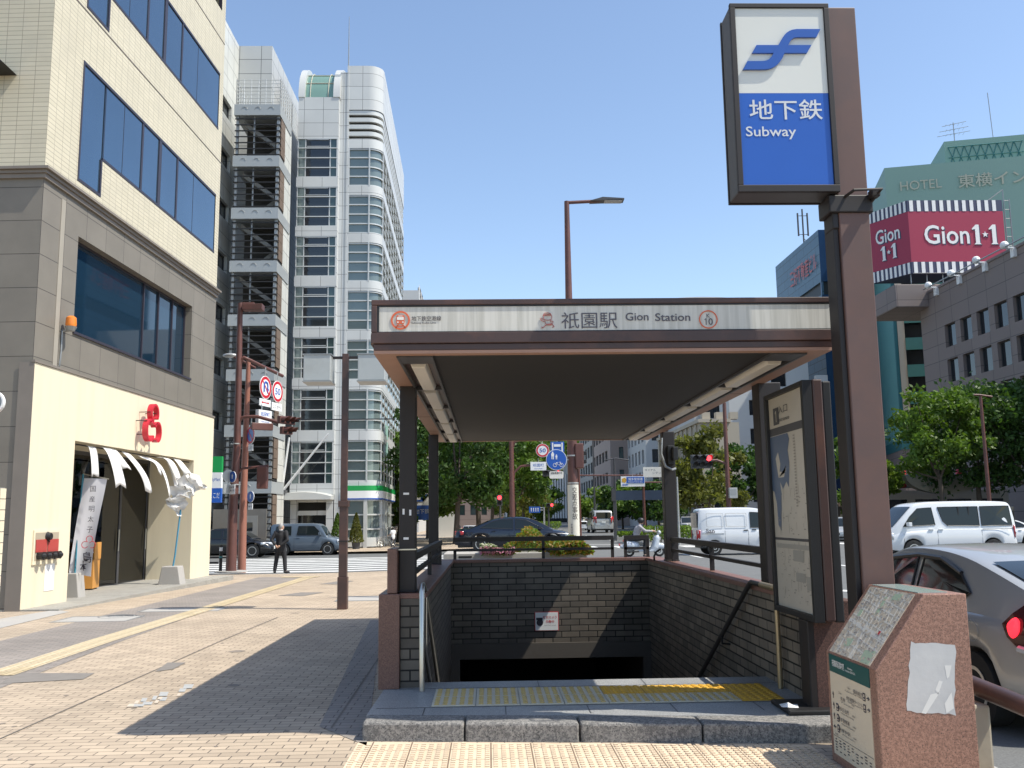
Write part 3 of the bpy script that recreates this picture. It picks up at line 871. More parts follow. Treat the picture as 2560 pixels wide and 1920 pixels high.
for i in range(150):
    u = r2.uniform(.12, .95); v = r2.uniform(.03, .55)
    if .30 < v < .335 or (u < .5 and v > .46): continue
    l = r2.uniform(.01, .06); hh = r2.uniform(.002, .006)
    if r2.random() < .35: l, hh = .006, r2.uniform(.01, .05)
    bpoly(b, [(u, v), (min(.99, u + l), v), (min(.99, u + l), v + hh), (u, v + hh)], .0015 + .0001 * (i % 5), 0)
for i in range(24):
    bpoly(b, [(.66, .79 - i * .014), (.71, .79 - i * .014), (.71, .797 - i * .014), (.66, .797 - i * .014)], .0022, 0)
b.build('map_print', pm('map_print', (.30, .265, .22), .4), pn)
b = MB()
for (u0, v0, u1, v1) in ((.5, .22, .78, .27), (.55, .13, .8, .17), (.05, .275, .95, .295), (.82, .1, .95, .16)):
    bpoly(b, [(u0, v0), (u1, v0), (u1, v1), (u0, v1)], .0025, 0)
b.build('map_block', pm('map_grey', (.33, .31, .27), .4), pn)
one(frame(bl(.215, .906), (0, -1, 0), (0, 0, 1)), .10, m_map, pn)
text('入口', frame(bl(.42, .932), (0, -1, 0), (0, 0, 1)), m_dgrey, pn, w=.16 * BW / .6, h=.07)
text('Entrance', frame(bl(.43, .885), (0, -1, 0), (0, 0, 1)), m_dgrey, pn, w=.20 * BW / .6, h=.035)
b = MB(); b.box(.075, .155, -hy - .04, -hy + .10, z0 - .02, z1 + .035); b.build('spine', m_brown, bd, bevel=.012)
b = MB(); b.box(.16, .23, -hy - .02, hy, z0 - .03, z1 + .02); b.build('rear_panel', m_black, bd, bevel=.01)
b = MB(); b.box(.0, .16, -.30, -.08, 0, z0 - .035); b.build('leg', m_brownd, bd, bevel=.01)
b = MB(); b.box(-.22, .30, -.42, .06, 0, .035); b.build('base_plate', m_black, bd, bevel=.01)
pp = thing('paper_sheet', 'crumpled white paper lying on the dark base of the map board', 'paper', (2.38, (ya + yb) / 2 - .25, FZ + .037))
b = MB(); b.add([(-.07, -.05, .004), (.06, -.07, .0), (.09, .05, .006), (-.05, .08, .002), (0, 0, .03), (.03, .02, .012)], [(0, 1, 4), (1, 5, 4), (1, 2, 5), (2, 3, 5), (3, 4, 5), (3, 0, 4)]); b.build('sheet', m_whiteg, pp)

# ================================================================ STONE MAP PEDESTAL
SX0, SX1, SY0, SY1 = 2.38, 2.985, 5.87, 6.72
m_rg = granite('pink_granite', (.37, .205, .148), (.245, .13, .094), (.075, .05, .042), 46, .4)
stn = thing('map_pedestal', 'pink granite pedestal with sloping street map and peeling grey sticker', 'information stand', (SX0, SY0, 0))
b = MB()
prof = [(0, -.02), (SX1 - SX0, -.02), (SX1 - SX0, 1.19), (.335, 1.19), (0, .735)]
b.prism(prof, -(SY1 - SY0), 0, 0, fFront(0, 0, 0))
b.build('block', m_rg, stn, bevel=.006)
D_ = SY1 - SY0
# local frame on the sloping face (faces -X and up): x runs toward the viewer side (-Y), y up the slope
sl = Vector((.335, 0, .455)).normalized()
Ms = frame((.03, .775 * 1 - .0 + .0, 0), (1, 0, 0), (0, 0, 1))
def SF(u, v): return Vector((0, D_ - u, .735)) + sl * v
Ms = Matrix.Translation((0, 0, 0))
nrm_s = Vector((0, -1, 0)).cross(sl)
def sframe(u, v, off=.003):
    p = SF(u, v) + nrm_s * off
    return Matrix(((0, sl.x, nrm_s.x, p.x), (-1, sl.y, nrm_s.y, p.y), (0, sl.z, nrm_s.z, p.z), (0, 0, 0, 1)))
SLEN = .565
m_mp = pm('street_map_ground', (.58, .50, .39), .35, 0, .06, 6, stain=(.50, .41, .32), stain_amt=.6)
b = MB(); b.prism([(.06, .01), (D_ - .10, .01), (D_ - .10, SLEN - .012), (.06, SLEN - .012)], 0, .004, 0, sframe(0, 0, 0)); smap = b.build('street_map', m_mp, stn)
b = MB(); r3 = random.Random(11)
m_road1 = pm('map_street', (.64, .60, .53), .4); m_park = pm('map_park', (.40, .48, .34), .4); m_bl = pm('map_building', (.52, .44, .34), .4); m_txt = pm('map_text', (.30, .25, .23), .5)
W2 = D_ - .16
def mrect(mb, cu, cv, lu, lv, ang, mi, off):
    c_, s_ = math.cos(ang), math.sin(ang); pts = []
    for (a, e) in ((-1, -1), (1, -1), (1, 1), (-1, 1)):
        u = cu + a * lu / 2 * c_ - e * lv / 2 * s_; v = cv + a * lu / 2 * s_ + e * lv / 2 * c_
        pts.append((min(max(u, .062), D_ - .102), min(max(v, .012), SLEN - .014)))
    mb.prism(pts, .004, .0045 + off, mi, sframe(0, 0, 0))
for i in range(13): mrect(b, .06 + W2 * (i + .5) / 13, SLEN / 2, .010, SLEN, .12 + (.25 if i % 5 == 0 else 0), 0, .0002 + i * .00001)
for i in range(9): mrect(b, .06 + W2 / 2, SLEN * (i + .5) / 9, W2 * 1.05, .009, -.12, 0, .0004 + i * .00001)
mrect(b, .06 + W2 * .5, SLEN * .42, W2 * 1.05, .03, -.1, 0, .0008); mrect(b, .06 + W2 * .45, SLEN * .5, .026, SLEN, .14, 0, .0009)
for (u, v, a, c_) in ((.7, .9, .12, .05), (.3, .2, .1, .06), (.85, .1, .15, .10), (.5, .75, .04, .14), (.15, .6, .05, .05)): mrect(b, .06 + W2 * u, SLEN * v, a, c_, .1, 1, .0011)
for i in range(140): mrect(b, .06 + W2 * r3.random(), SLEN * r3.random(), r3.uniform(.012, .04), r3.uniform(.008, .022), -.1 + r3.uniform(-.1, .1), 2, .0013 + i * .000002)
for i in range(130): mrect(b, .06 + W2 * r3.random(), SLEN * r3.random(), r3.uniform(.012, .035), .0045, -.1, 3, .0018 + i * .000002)
mrect(b, .06 + W2 * .80, SLEN * .42, .022, .024, 0, 4, .0024)
b.build('map_print', [m_road1, m_park, m_bl, m_txt, m_red], smap)
m_glz = glassmat('glazed_top', (.42, .50, .47), .1)
b = MB(); b.box(.34, .53, .09, D_ - .05, 1.191, 1.195); b.build('top_glass', m_glz, stn)
# front panel with directions
fx = -.0005
pnl0, pnl1, pz0, pz1 = .06, D_ - .10, .06, .715
b = MB(); b.box(-.004, 0, D_ - pnl1, D_ - pnl0, pz0, pz1 - .105); fpn = b.build('direction_panel', pm('panel_cream', (.63, .55, .42), .4, 0, .05), stn)
b = MB(); b.box(-.005, 0, D_ - pnl1, D_ - pnl0, pz1 - .104, pz1 + .012); hd = b.build('panel_header', pm('dark_teal', (.012, .085, .08), .35), stn)
PW = pnl1 - pnl0
def ppos(u, z, off=.005): return frame((-off, D_ - pnl0 - u * PW, z), (0, -1, 0), (0, 0, 1))
text('祇園駅周辺案内図', ppos(.25, pz1 - .040), m_whiteg, hd, w=.22, h=.045, bold=.008)
text('Information\nAround the GION STA.', ppos(.56, pz1 - .045), m_whiteg, hd, w=.18, h=.035)
def pt(s, u, z, w_, h_): text(s, ppos(u, z), m_ink, fpn, w=w_, h=h_)
pt('福岡県庁', .72, .545, .16, .026); pt('1.0km', .5, .55, .05, .014); pt('Fukuoka Pref. Office', .62, .525, .30, .010)
pt('博多港国際ターミナル', .62, .480, .27, .026); pt('2.2km', .26, .49, .05, .014); pt('Hakata Port International Terminal', .66, .460, .28, .010)
for (s, e, dd, z) in (('天神', 'Tenjin', '1.5km', .455), ('博多区役所', 'Hakata Ward Office', '400m', .385), ('博多警察署', 'Hakata Police Station', '700m', .315), ('JR博多駅', 'JR Hakata Station', '1.0km', .245)):
    pt(s, .32, z, .04 * len(s), .028); pt(e, .42, z - .024, .22, .010); pt(dd, .58, z - .004, .05, .012)
pt('凡例', .1, .20, .05, .014)
b = MB()
def arrow(u, z, ang):
    M = ppos(u, z, .006) @ Matrix.Rotation(ang, 4, 'Z')
    b.prism([(-.003, -.022), (.003, -.022), (.003, .012), (-.003, .012)], 0, .001, 0, M)
    b.prism([(-.013, .002), (0, .024), (.013, .002), (.008, .0), (0, .012), (-.008, 0)], .001, .002, 0, M)
def icon(u, z):
    b.prism(rr(0, 0, .04, .05, .006), 0, .001, 0, ppos(u, z, .006)); b.prism(rr(0, .008, .02, .018, .004), .001, .002, 1, ppos(u, z, .006)); b.prism(rr(0, -.013, .024, .008, .002), .001, .002, 1, ppos(u, z, .006))
arrow(.95, .54, R(-90)); icon(.86, .54); arrow(.95, .47, R(-90)); icon(.86, .47)
arrow(.07, .455, 0)
for z in (.385, .315): arrow(.07, z, 0); icon(.165, z)
arrow(.07, .245, R(90)); icon(.165, .245)
b.prism([(0, -.001), (PW, -.001), (PW, .001), (0, .001)], 0, .001, 0, ppos(0, .185, .006))
for i in range(9):
    for j in range(5):
        if r3.random() < .75: b.prism(rr(0, 0, r3.uniform(.02, .045), .006, .001), 0, .001, 0, ppos(.08 + i * .105, .165 - j * .018, .006))
b.build('print', [m_ink, m_mp], fpn)
# grey sticker on the side
m_stk = pm('silver_tape', (.50, .50, .50), .45, .2, .1, 4, stain=(.66, .65, .63), stain_amt=.6, bmp=.6, gs=9)
b = MB()
q = [aty(*p, SY0 - .003) for p in ((1968, 1388), (2066, 1392), (2062, 1543), (1958, 1537))]
q = [(v.x - SX0, v.z) for v in q]
ed = []
for i in range(4):
    a, c_ = Vector(q[i]), Vector(q[(i + 1) % 4])
    for k in range(9):
        p = a.lerp(c_, k / 9); j = .006 if k else .01
        ed.append((p.x + r3.uniform(-j, j), p.y + r3.uniform(-j, j)))
b.poly([(p[0], -.0015, p[1]) for p in reversed(ed)]) if False else b.poly([(p[0], -.0015, p[1]) for p in reversed(ed)])
b.build('sticker', m_stk, stn)
b = MB()
for (pts) in ([(2040, 1437), (2055, 1437), (2050, 1462), (2045, 1466)], [(1990, 1540), (2010, 1500), (2030, 1495), (2000, 1542)], [(2040, 1520), (2055, 1495), (2060, 1530), (2044, 1541)], [(2020, 1490), (2028, 1470), (2036, 1472), (2026, 1500)]):
    b.poly([(v.x - SX0, -.0025, v.z) for v in [aty(*p, SY0) for p in reversed(pts)]])
b.build('peeled_patch', pm('peeled_paper', (.66, .65, .62), .7), stn)
# ================================================================ BUILDING HELPERS
WINC = {}
def wall(mb, p0, p1, z0, z1, holes, depth=.2, mi=0, rmi=None):
    """vertical wall from p0 to p1 (local 2D, outside on the right hand), with real openings and reveals"""
    p0 = Vector(p0); p1 = Vector(p1); d = (p1 - p0); L = d.length; d.normalize(); n = Vector((d.y, -d.x))
    rmi = mi if rmi is None else rmi
    us = sorted(set([0, L] + [h[0] for h in holes] + [h[1] for h in holes])); zs = sorted(set([z0, z1] + [h[2] for h in holes] + [h[3] for h in holes]))
    P = lambda u, z, o=0: (p0.x + d.x * u + n.x * o, p0.y + d.y * u + n.y * o, z)
    for i in range(len(us) - 1):
        j = 0
        while j < len(zs) - 1:
            uc = (us[i] + us[i + 1]) / 2; zc = (zs[j] + zs[j + 1]) / 2
            if any(h[0] < uc < h[1] and h[2] < zc < h[3] for h in holes): j += 1; continue
            k = j + 1
            while k < len(zs) - 1 and not any(h[0] < uc < h[1] and h[2] < (zs[k] + zs[k + 1]) / 2 < h[3] for h in holes): k += 1
            mb.poly([P(us[i], zs[j]), P(us[i + 1], zs[j]), P(us[i + 1], zs[k]), P(us[i], zs[k])], mi)
            j = k
    for h in holes:
        a, b, c, e = h[:4]
        mb.poly([P(a, c, -depth), P(a, c), P(a, e), P(a, e, -depth)][::-1], rmi)
        mb.poly([P(b, c), P(b, c, -depth), P(b, e, -depth), P(b, e)][::-1], rmi)
        mb.poly([P(a, e), P(b, e), P(b, e, -depth), P(a, e, -depth)][::-1], rmi)
        mb.poly([P(a, c), P(a, c, -depth), P(b, c, -depth), P(b, c)][::-1], rmi)
def window(parent, p0, p1, hole, depth, fr, gl, nx=1, nz=1, t=.05, proud=.06, name='window', split=False):
    p0 = Vector(p0); p1 = Vector(p1); d = (p1 - p0).normalized(); n = Vector((d.y, -d.x))
    w_, h_ = hole[1] - hole[0], hole[3] - hole[2]
    key = (round(w_, 2), round(h_, 2), fr.name, gl.name, nx, nz, t, split)
    if key not in WINC:
        mb = MB()
        if not split: mb.box(0, w_, -.004, .02, 0, h_, 1)
        mb.box(0, t, -proud, -.005, 0, h_, 0); mb.box(w_ - t, w_, -proud, -.005, 0, h_, 0)
        mb.box(t, w_ - t, -proud, -.005, 0, t, 0); mb.box(t, w_ - t, -proud, -.005, h_ - t, h_, 0)
        for i in range(1, nx):
            x = w_ * i / nx; mb.box(x - t * .4, x + t * .4, -proud * .8, -.005, t, h_ - t, 0)
        for j in range(1, nz):
            z = h_ * j / nz; mb.box(t, w_ - t, -proud * .6, -.006, z - t * .35, z + t * .35, 0)
        me = mb.mesh('window', [fr, gl])
        me2 = None
        if split:
            q = MB(); q.box(0, w_, -.004, .02, 0, h_); me2 = q.mesh('pane', gl)
        WINC[key] = (me, me2)
    me, me2 = WINC[key]
    o = bpy.data.objects.new(name, me); COL.objects.link(o); o.parent = parent
    o.location = (p0.x + d.x * hole[0] - n.x * depth, p0.y + d.y * hole[0] - n.y * depth, hole[2])
    o.rotation_euler = (0, 0, math.atan2(d.y, d.x))
    if me2:
        g = bpy.data.objects.new('pane', me2); COL.objects.link(g); g.parent = o
    return o
def flat(mb, pts, z, mi=0): mb.poly([(p[0], p[1], z) for p in pts], mi)
def gridholes(u0, u1, n, gap, z0, pitch, rows, h):
    w_ = (u1 - u0 - gap * (n - 1)) / n
    return [(u0 + i * (w_ + gap), u0 + i * (w_ + gap) + w_, z0 + j * pitch, z0 + j * pitch + h) for j in range(rows) for i in range(n)]

# ================================================================ CORNER SHOP BUILDING (left)
m_tile = brickmat('cream_wall_tile', (.62, .565, .43), (.58, .53, .40), (.30, .265, .20), .34, .105, .006, 0, .45, .35, .07, .4, stain=(.46, .42, .33))
m_gpan = brickmat('grey_granite_panel', (.215, .195, .165), (.195, .178, .150), (.05, .045, .04), 1.0, .74, .007, 0, .5, .3, .12, .8, dist=.004)
m_cream = pm('cream_render', (.74, .66, .49), .7, 0, .05, .8, grain=.05, gs=120, stain=(.60, .52, .38), stain_amt=.4, stretch=(2, 2, .15))
m_bglass = glassmat('blue_window_glass', (.10, .17, .25), .04, .75, 1.0)
m_dglass = glassmat('dark_window_glass', (.012, .02, .03), .03, .0, .9)
m_frame = pm('dark_violet_frame', (.045, .04, .055), .4, .2, .1)
m_corn = pm('cornice_stone', (.20, .175, .15), .6, 0, .15, 2)
A_ = Vector((-9.53, 19.44, 0)); DV = Vector((.0466, 1, 0)).normalized(); NV = Vector((DV.y, -DV.x, 0))
shop = thing('shop_building', 'cream tiled building with grey granite second floor and blue ribbon windows at the corner', 'building', A_, math.atan2(DV.y, DV.x))
def sw(x, y, off=0.0):       # photo point on the shop's street wall -> (along, height)
    v = ray(x, y); o = Vector((0, 0, CAM_H)); t = (A_ + NV * off - o).dot(NV) / v.dot(NV)
    p = o + v * t
    return (p - A_).dot(DV), p.z
SL = sw(447, 1252)[0]
zc1 = (sw(102, 372)[1] + sw(468, 640)[1]) / 2          # cornice
zc0 = (sw(79, 780)[1] + sw(463, 905)[1]) / 2           # top of the cream ground floor
def rect(*p):
    q = [sw(*a) for a in p]; us = sorted(a[0] for a in q); zs = sorted(a[1] for a in q)
    return ((us[0] + us[1]) / 2, (us[2] + us[3]) / 2, (zs[0] + zs[1]) / 2, (zs[2] + zs[3]) / 2)
w2f = rect((169, 510), (415, 662), (410, 820), (159, 712))
op = rect((159, 951), (418, 996), (403, 1258), (137, 1301)); op = (op[0], op[1], -.3, op[3])
u0 = (sw(181, 122)[0] + sw(167, 388)[0]) / 2; u1 = sw(464, 490)[0]; us_ = (sw(218, 428)[0] + sw(220, 342)[0]) / 2
zt3 = (sw(181, 122)[1] + sw(466, 425)[1]) / 2; zb3 = (sw(220, 342)[1] + sw(462, 550)[1]) / 2; zl3 = (sw(167, 388)[1] + sw(218, 428)[1]) / 2
FLH = sw(464, 275)[1] - sw(464, 549)[1]
FLH = (sw(470, 276)[1] + sw(240, 0)[1]) / 2 - zb3
top = 22.0
holes3 = []
for k in range(3):
    o_ = k * FLH
    holes3 += [(u0, us_, zl3 + o_, zt3 + o_), (us_, u1, zb3 + o_, zt3 + o_)]
mb = MB()
wall(mb, (0, 0), (SL, 0), zc1 + .12, top, holes3, .12, 0, 2)
wall(mb, (0, 9), (0, 0), zc1 + .12, top, [], .1, 0)
wall(mb, (SL, 0), (SL, 9), zc1 + .12, top, [], .1, 0)
flat(mb, [(0, 0), (SL, 0), (SL, 9), (0, 9)], top - .01, 0)
wall(mb, (0, 0), (SL, 0), zc0, zc1, [w2f], .28, 1, 1)
wall(mb, (0, 9), (0, 0), -.5, zc1, [], .1, 1)
wall(mb, (SL, 0), (SL, 9), -.5, zc1, [], .1, 1)
shop_wall = mb.build('wall', [m_tile, m_gpan, m_frame], shop)
mb = MB()
wall(mb, (-.03, -.05), (SL + .03, -.05), -.5, zc0 - .02, [(op[0] + .03, op[1] + .03, op[2], op[3])], 1.35, 0)
mb.poly([(-.03, .25, -.5), (-.03, -.05, -.5), (-.03, -.05, zc0 - .02), (-.03, .25, zc0 - .02)]); mb.poly([(-.03, -.05, zc0 - .02), (SL + .03, -.05, zc0 - .02), (SL + .03, .0, zc0 - .02), (-.03, 0, zc0 - .02)])
mb.poly([(SL + .03, -.05, -.5), (SL + .03, .3, -.5), (SL + .03, .3, zc0 - .02), (SL + .03, -.05, zc0 - .02)])
mb.build('ground_floor_front', m_cream, shop)
mb = MB(); mb.box(-.035, -.025, -.06, .26, -.4, zc0 - .01); mb.box(-.05, SL + .05, -.075, -.0, zc0 - .015, zc0 + .035); mb.build('corner_trim', m_frame if False else m_corn, shop)
mb = MB()
for (a, b, p) in ((zc1 - .02, zc1 + .05, .10), (zc1 + .055, zc1 + .115, .16), (zc1 - .12, zc1 - .025, .06)):
    mb.box(-p, SL + p * .3, -p, 0, a, b); mb.box(-p, 0, .0005, 9, a, b)
mb.build('cornice', m_corn, shop)
# string courses on the tiled floors
mb = MB(); zl = zt3 + (FLH - (zt3 - zb3)) * .55
for k in range(3): mb.box(0, SL, -.012, -.001, zl + k * FLH - .02, zl + k * FLH + .012)
mb.build('string_course', m_corn, shop)
div = [sw(c / 2, yy / 2)[0] for c, yy in ((455, 560), (535, 620), (615, 680), (690, 740), (765, 810), (835, 870))]
for k in range(2):
    o_ = k * FLH
    fb = MB(); t = .07
    def fbox(a, b, c, e, dp=.012): fb.box(a, b, -dp, .03, c, e)
    fbox(u0, u0 + t, zl3 + o_, zt3 + o_); fbox(u0 + t, u1, zt3 + o_ - t, zt3 + o_); fbox(u0 + t, us_, zl3 + o_, zl3 + o_ + t); fbox(us_ - t, us_ - .001, zl3 + o_ + t, zb3 + o_); fbox(us_, u1, zb3 + o_, zb3 + o_ + t)
    for i, u in enumerate(div):
        w_ = (.006, .006, .05, .09, .05, .006)[i]
        fbox(u - w_, u + w_, (zl3 if u < us_ else zb3) + o_ + t, zt3 + o_ - t, (-.012, -.012, .0, .006, .0, -.012)[i])
    wf = fb.build('window', m_frame, shop)
    gb = MB()
    edges = [u0 + t] + [u for u in div] + [u1]
    for a, b in zip(edges[:-1], edges[1:]):
        q = MB()
        if a < us_ < b:
            q.box(a, us_, .018, .03, zl3 + o_ + t, zt3 + o_ - t); q.box(us_ + .0005, b, .018, .03, zb3 + o_ + t, zt3 + o_ - t)
        elif b <= us_: q.box(a + .001, b - .001, .018, .03, zl3 + o_ + t, zt3 + o_ - t)
        else: q.box(a + .001, b - .001, .018, .03, zb3 + o_ + t, zt3 + o_ - t)
        q.build('pane', m_bglass, wf)
fb = MB(); a, b, c, e = w2f
for (x0, x1, z0_, z1_) in ((a, a + .05, c, e), (b - .05, b, c, e), (a + .05, b - .05, c, c + .05), (a + .05, b - .05, e - .05, e)): fb.box(x0, x1, .2, .27, z0_, z1_)
for fx_ in (.58, .72, .86): fb.box(a + (b - a) * fx_ - .03, a + (b - a) * fx_ + .03, .2, .27, c + .05, e - .05)
fb.box(a - .04, b + .04, -.04, .0, c - .06, c - .001)
wf = fb.build('window', m_frame, shop)
for f0, f1 in ((0, .58), (.58, .72), (.72, .86), (.86, 1)):
    q = MB(); q.box(a + (b - a) * f0, a + (b - a) * f1, .245, .265, c, e); q.build('pane', glassmat('tinted_glass', (.01, .03, .055), .03, .1, .9) if 'tinted_glass' not in MATS else MATS['tinted_glass'], wf)
# recessed entrance, glass doors and the shop inside
a, b, c, e = op
ib = MB()
ib.box(a - .6, b + 1.0, 5.2, 5.3, -.2, 3.4); ib.box(a - .7, a - .6, 1.40, 5.3, -.2, 3.4); ib.box(b + .9, b + 1.0, 1.40, 5.3, -.2, 3.4); ib.box(a - .6, b + .9, 1.40, 5.2, 3.0, 3.1); ib.box(a - .6, b + .9, 1.40, 5.2, -.35, -.12)
ib.build('shop_room', pm('shop_interior', (.30, .25, .18), .7, 0, .2, 1), shop)
gm, gt, gb_ = _new('door_glass'); 
tr_ = nd(gt, 'ShaderNodeBsdfTransparent'); tr_.inputs[0].default_value = (.62, .66, .60, 1)
gl_ = nd(gt, 'ShaderNodeBsdfGlossy'); gl_.inputs['Roughness'].default_value = .02
fr_ = nd(gt, 'ShaderNodeFresnel'); fr_.inputs[0].default_value = 1.5
mx_ = nd(gt, 'ShaderNodeMixShader'); lk(gt, fr_.outputs[0], mx_.inputs[0]); lk(gt, tr_.outputs[0], mx_.inputs[1]); lk(gt, gl_.outputs[0], mx_.inputs[2])
lk(gt, mx_.outputs[0], gt.nodes['Material Output'].inputs[0])
wd = b - a
for i in range(4):
    x0 = a + .05 + i * (wd - .1) / 4; x1 = x0 + (wd - .1) / 4
    db = MB()
    for (p, q, r_, s_) in ((x0 + .003, x0 + .06, -.12, e - .02), (x1 - .06, x1 - .003, -.12, e - .02), (x0 + .061, x1 - .061, -.12, .0), (x0 + .061, x1 - .061, e - .1, e - .02)): db.box(p, q, 1.31, 1.36, r_, s_)
    dr = db.build('glass_door', m_dgrey, shop)
    q = MB(); q.box(x0 + .061, x1 - .061, 1.33, 1.338, .001, e - .101); q.build('pane', gm, dr)
    q = MB(); q.tube([(x1 - .12, 1.27, .9), (x1 - .12, 1.27, 1.5)], .015, 6); q.build('handle', m_steel, dr)
fl_ = MB(); 
patchpts = None
fl_.box(-.02, SL, -.85, 1.30, -.5, -.02); 
fo = fl_.build('forecourt', m_gravel, shop)
# planted tub and pale cabinets inside the shop
def local(parent, p): return parent.matrix_basis @ Vector(p)
bpy.context.view_layer.update()
def shopP(u, v, z): return A_ + DV * u - NV * v + Vector((0, 0, z))
tb = thing('planter_pot', 'tall pale plant pot with leafy shrub inside the glass shop doors', 'potted plant', shopP(a + wd * .62, 2.1, -.12), shop.rotation_euler.z)
q = MB(); q.tube([(0, 0, 0), (0, 0, .9)], .3, 16, rs=[.2, .32]); q.build('pot', m_whiteg, tb)
m_leafd = pm('leaf_house', (.05, .09, .025), .5, 0, .4, 8)
q = MB(); r4 = random.Random(5)
for i in range(420):
    th, ph = r4.uniform(0, 6.28), r4.uniform(0, 3.14); rr_ = .5 * r4.random() ** .4
    c_ = Vector((rr_ * math.sin(ph) * math.cos(th), rr_ * math.sin(ph) * math.sin(th), 1.6 + 1.5 * rr_ * math.cos(ph)))
    u_ = Vector((r4.uniform(-1, 1), r4.uniform(-1, 1), r4.uniform(-1, 1))).normalized() * .09; v_ = u_.orthogonal().normalized() * .035
    q.poly([c_ - u_, c_ + v_, c_ + u_, c_ - v_])
q.build('foliage', m_leafd, tb)
q = MB(); q.tube([(0, 0, .9), (.03, 0, 2.2)], .02, 6); q.build('stem', m_brownd, tb)
ct = thing('display_counter', 'low pale counter with round white lamp inside the shop at left', 'counter', shopP(a + wd * .2, 3.0, -.12), shop.rotation_euler.z)
q = MB(); q.box(-.9, .9, -.3, .3, 0, .92); q.box(-.95, .95, -.34, .34, .921, .97); q.build('cabinet', pm('counter_wood', (.36, .22, .10), .5, 0, .15), ct)
pl = thing('paper_lantern', 'round white paper lamp hanging inside the shop entrance', 'lamp', shopP(a + wd * .10, 1.75, 2.1), shop.rotation_euler.z)
q = MB(); q.ball((0, 0, 0), .3, 16, sc_=(1, 1, 1.15)); q.build('shade', m_whiteg, pl, smooth=60)
q = MB(); q.tube([(0, 0, .34), (0, 0, .88)], .008, 5); q.build('cord', m_black, pl)
# ---- white curtain strips blown by the wind
m_cloth = pm('white_cloth', (.80, .79, .76), .85, 0, .04, 3)
nor = thing('shop_curtain', 'split white curtain blowing outward from the shop entrance lintel', 'curtain', shopP(a, -.05, op[3] - .06), shop.rotation_euler.z)
q = MB(); q.tube([(.2, .12, .0), (wd - .1, .12, .0)], .018, 8); q.build('rod', m_brownd, nor)
defs = [(.45, .8, .45, .25, .36), (.86, 1.2, .8, .5, .40), (1.05, .7, 1.1, 1.2, .38), (1.55, 1.45, .85, .8, .38), (2.15, .75, 1.2, 1.5, .42), (2.35, 1.45, .8, 1.05, .36), (2.85, .8, 1.2, 1.7, .45), (3.05, 1.1, .65, 1.2, .36), (3.5, .65, 1.3, 1.5, .4), (3.75, 1.35, .5, .75, .34)]
for i, (x0, ln, out, drift, w_) in enumerate(defs):
    x0 = x0 * (wd / 4.4) ; q = MB(); n = 14
    vs = []; fs = []
    for k in range(n + 1):
        t = k / n
        ang = R(15 + 55 * out) * (1 - .75 * t * t)
        yy = .12 - out * ln * .38 * (1 - (1 - t) ** 1.6)
        zz = -ln * (.25 * t + .65 * t * t) / (1 + .25 * out) + .05 * math.sin(t * 5 + i)
        xx = drift * ln * .45 * t ** 1.2
        for s_ in (0, .5, 1):
            vs.append((x0 + xx + s_ * w_, yy + .05 * math.sin(s_ * 3.1 + i) * t, zz + .05 * math.sin(s_ * 6 + t * 4 + i) * t))
    for k in range(n):
        for s_ in range(2):
            o_ = k * 3 + s_; fs.append((o_, o_ + 1, o_ + 4, o_ + 3))
    q.add(vs, fs)
    o = q.build('curtain_strip', m_cloth, nor, smooth=80)
    sm = o.modifiers.new('thick', 'SOLIDIFY'); sm.thickness = .006
# ---- red three-lobed ribbon emblem standing off the wall
ec = sw(325, 916, .27)
em_o = thing('wall_emblem', 'red ribbon emblem of three open petals standing off the cream wall', 'shop emblem', shopP(ec[0], -.05, ec[1]), shop.rotation_euler.z)
m_er = pm('emblem_red', (.55, .025, .045), .4, 0, .06)
def ribbon(pts, d0, d1, t=.035):
    q = MB(); n = len(pts); vs = []
    for i, p in enumerate(pts):
        a_ = Vector(pts[max(0, i - 1)]); b_ = Vector(pts[min(n - 1, i + 1)]); d = (b_ - a_).normalized(); m = Vector((-d.y, d.x)) * t
        for s_ in (-1, 1):
            vs += [(p[0] + m.x * s_, d0, p[1] + m.y * s_), (p[0] + m.x * s_, d1, p[1] + m.y * s_)]
    fs = []
    for i in range(n - 1):
        a_ = 4 * i; b_ = a_ + 4
        fs += [(a_, b_, b_ + 1, a_ + 1), (a_ + 3, b_ + 3, b_ + 2, a_ + 2), (a_ + 1, b_ + 1, b_ + 3, a_ + 3), (a_ + 2, b_ + 2, b_, a_)]
    fs += [(0, 1, 3, 2), (4 * n - 4, 4 * n - 2, 4 * n - 1, 4 * n - 3)]
    q.add(vs, fs); return q
def arc(cx_, cy_, r_, a0, a1, n=16, sx=1, sy=1): return [(cx_ + sx * r_ * math.cos(R(a0 + (a1 - a0) * k / n)), cy_ + sy * r_ * math.sin(R(a0 + (a1 - a0) * k / n))) for k in range(n + 1)]
eh = abs(sw(327, 876)[1] - sw(327, 960)[1]) / 1.95
petals = (arc(.06, .52, .42, -35, 250, 22), arc(-.42, -.34, .44, 75, 330, 22, 1, 1.15), arc(.50, -.36, .40, 150, -130, 22, 1, 1.15))
for pz_ in petals:
    ribbon([(x_ * eh * .95, y_ * eh) for x_, y_ in pz_], -.34, -.20, .03).build('petal', m_er, em_o)
q = ribbon([(-.36 * eh, .10 * eh), (0, -.02 * eh), (.4 * eh, .06 * eh)], -.34, -.20, .03); q.build('link', m_er, em_o)
q = MB()
for (x_, z_) in ((-.4, .55), (-.75, .1), (-.55, -.55), (.3, .55)):
    q = MB(); q.tube([(x_ * eh, 0, z_ * eh), (x_ * eh, -.3, z_ * eh)], .012, 5); q.build('bracket', m_brownd, em_o)
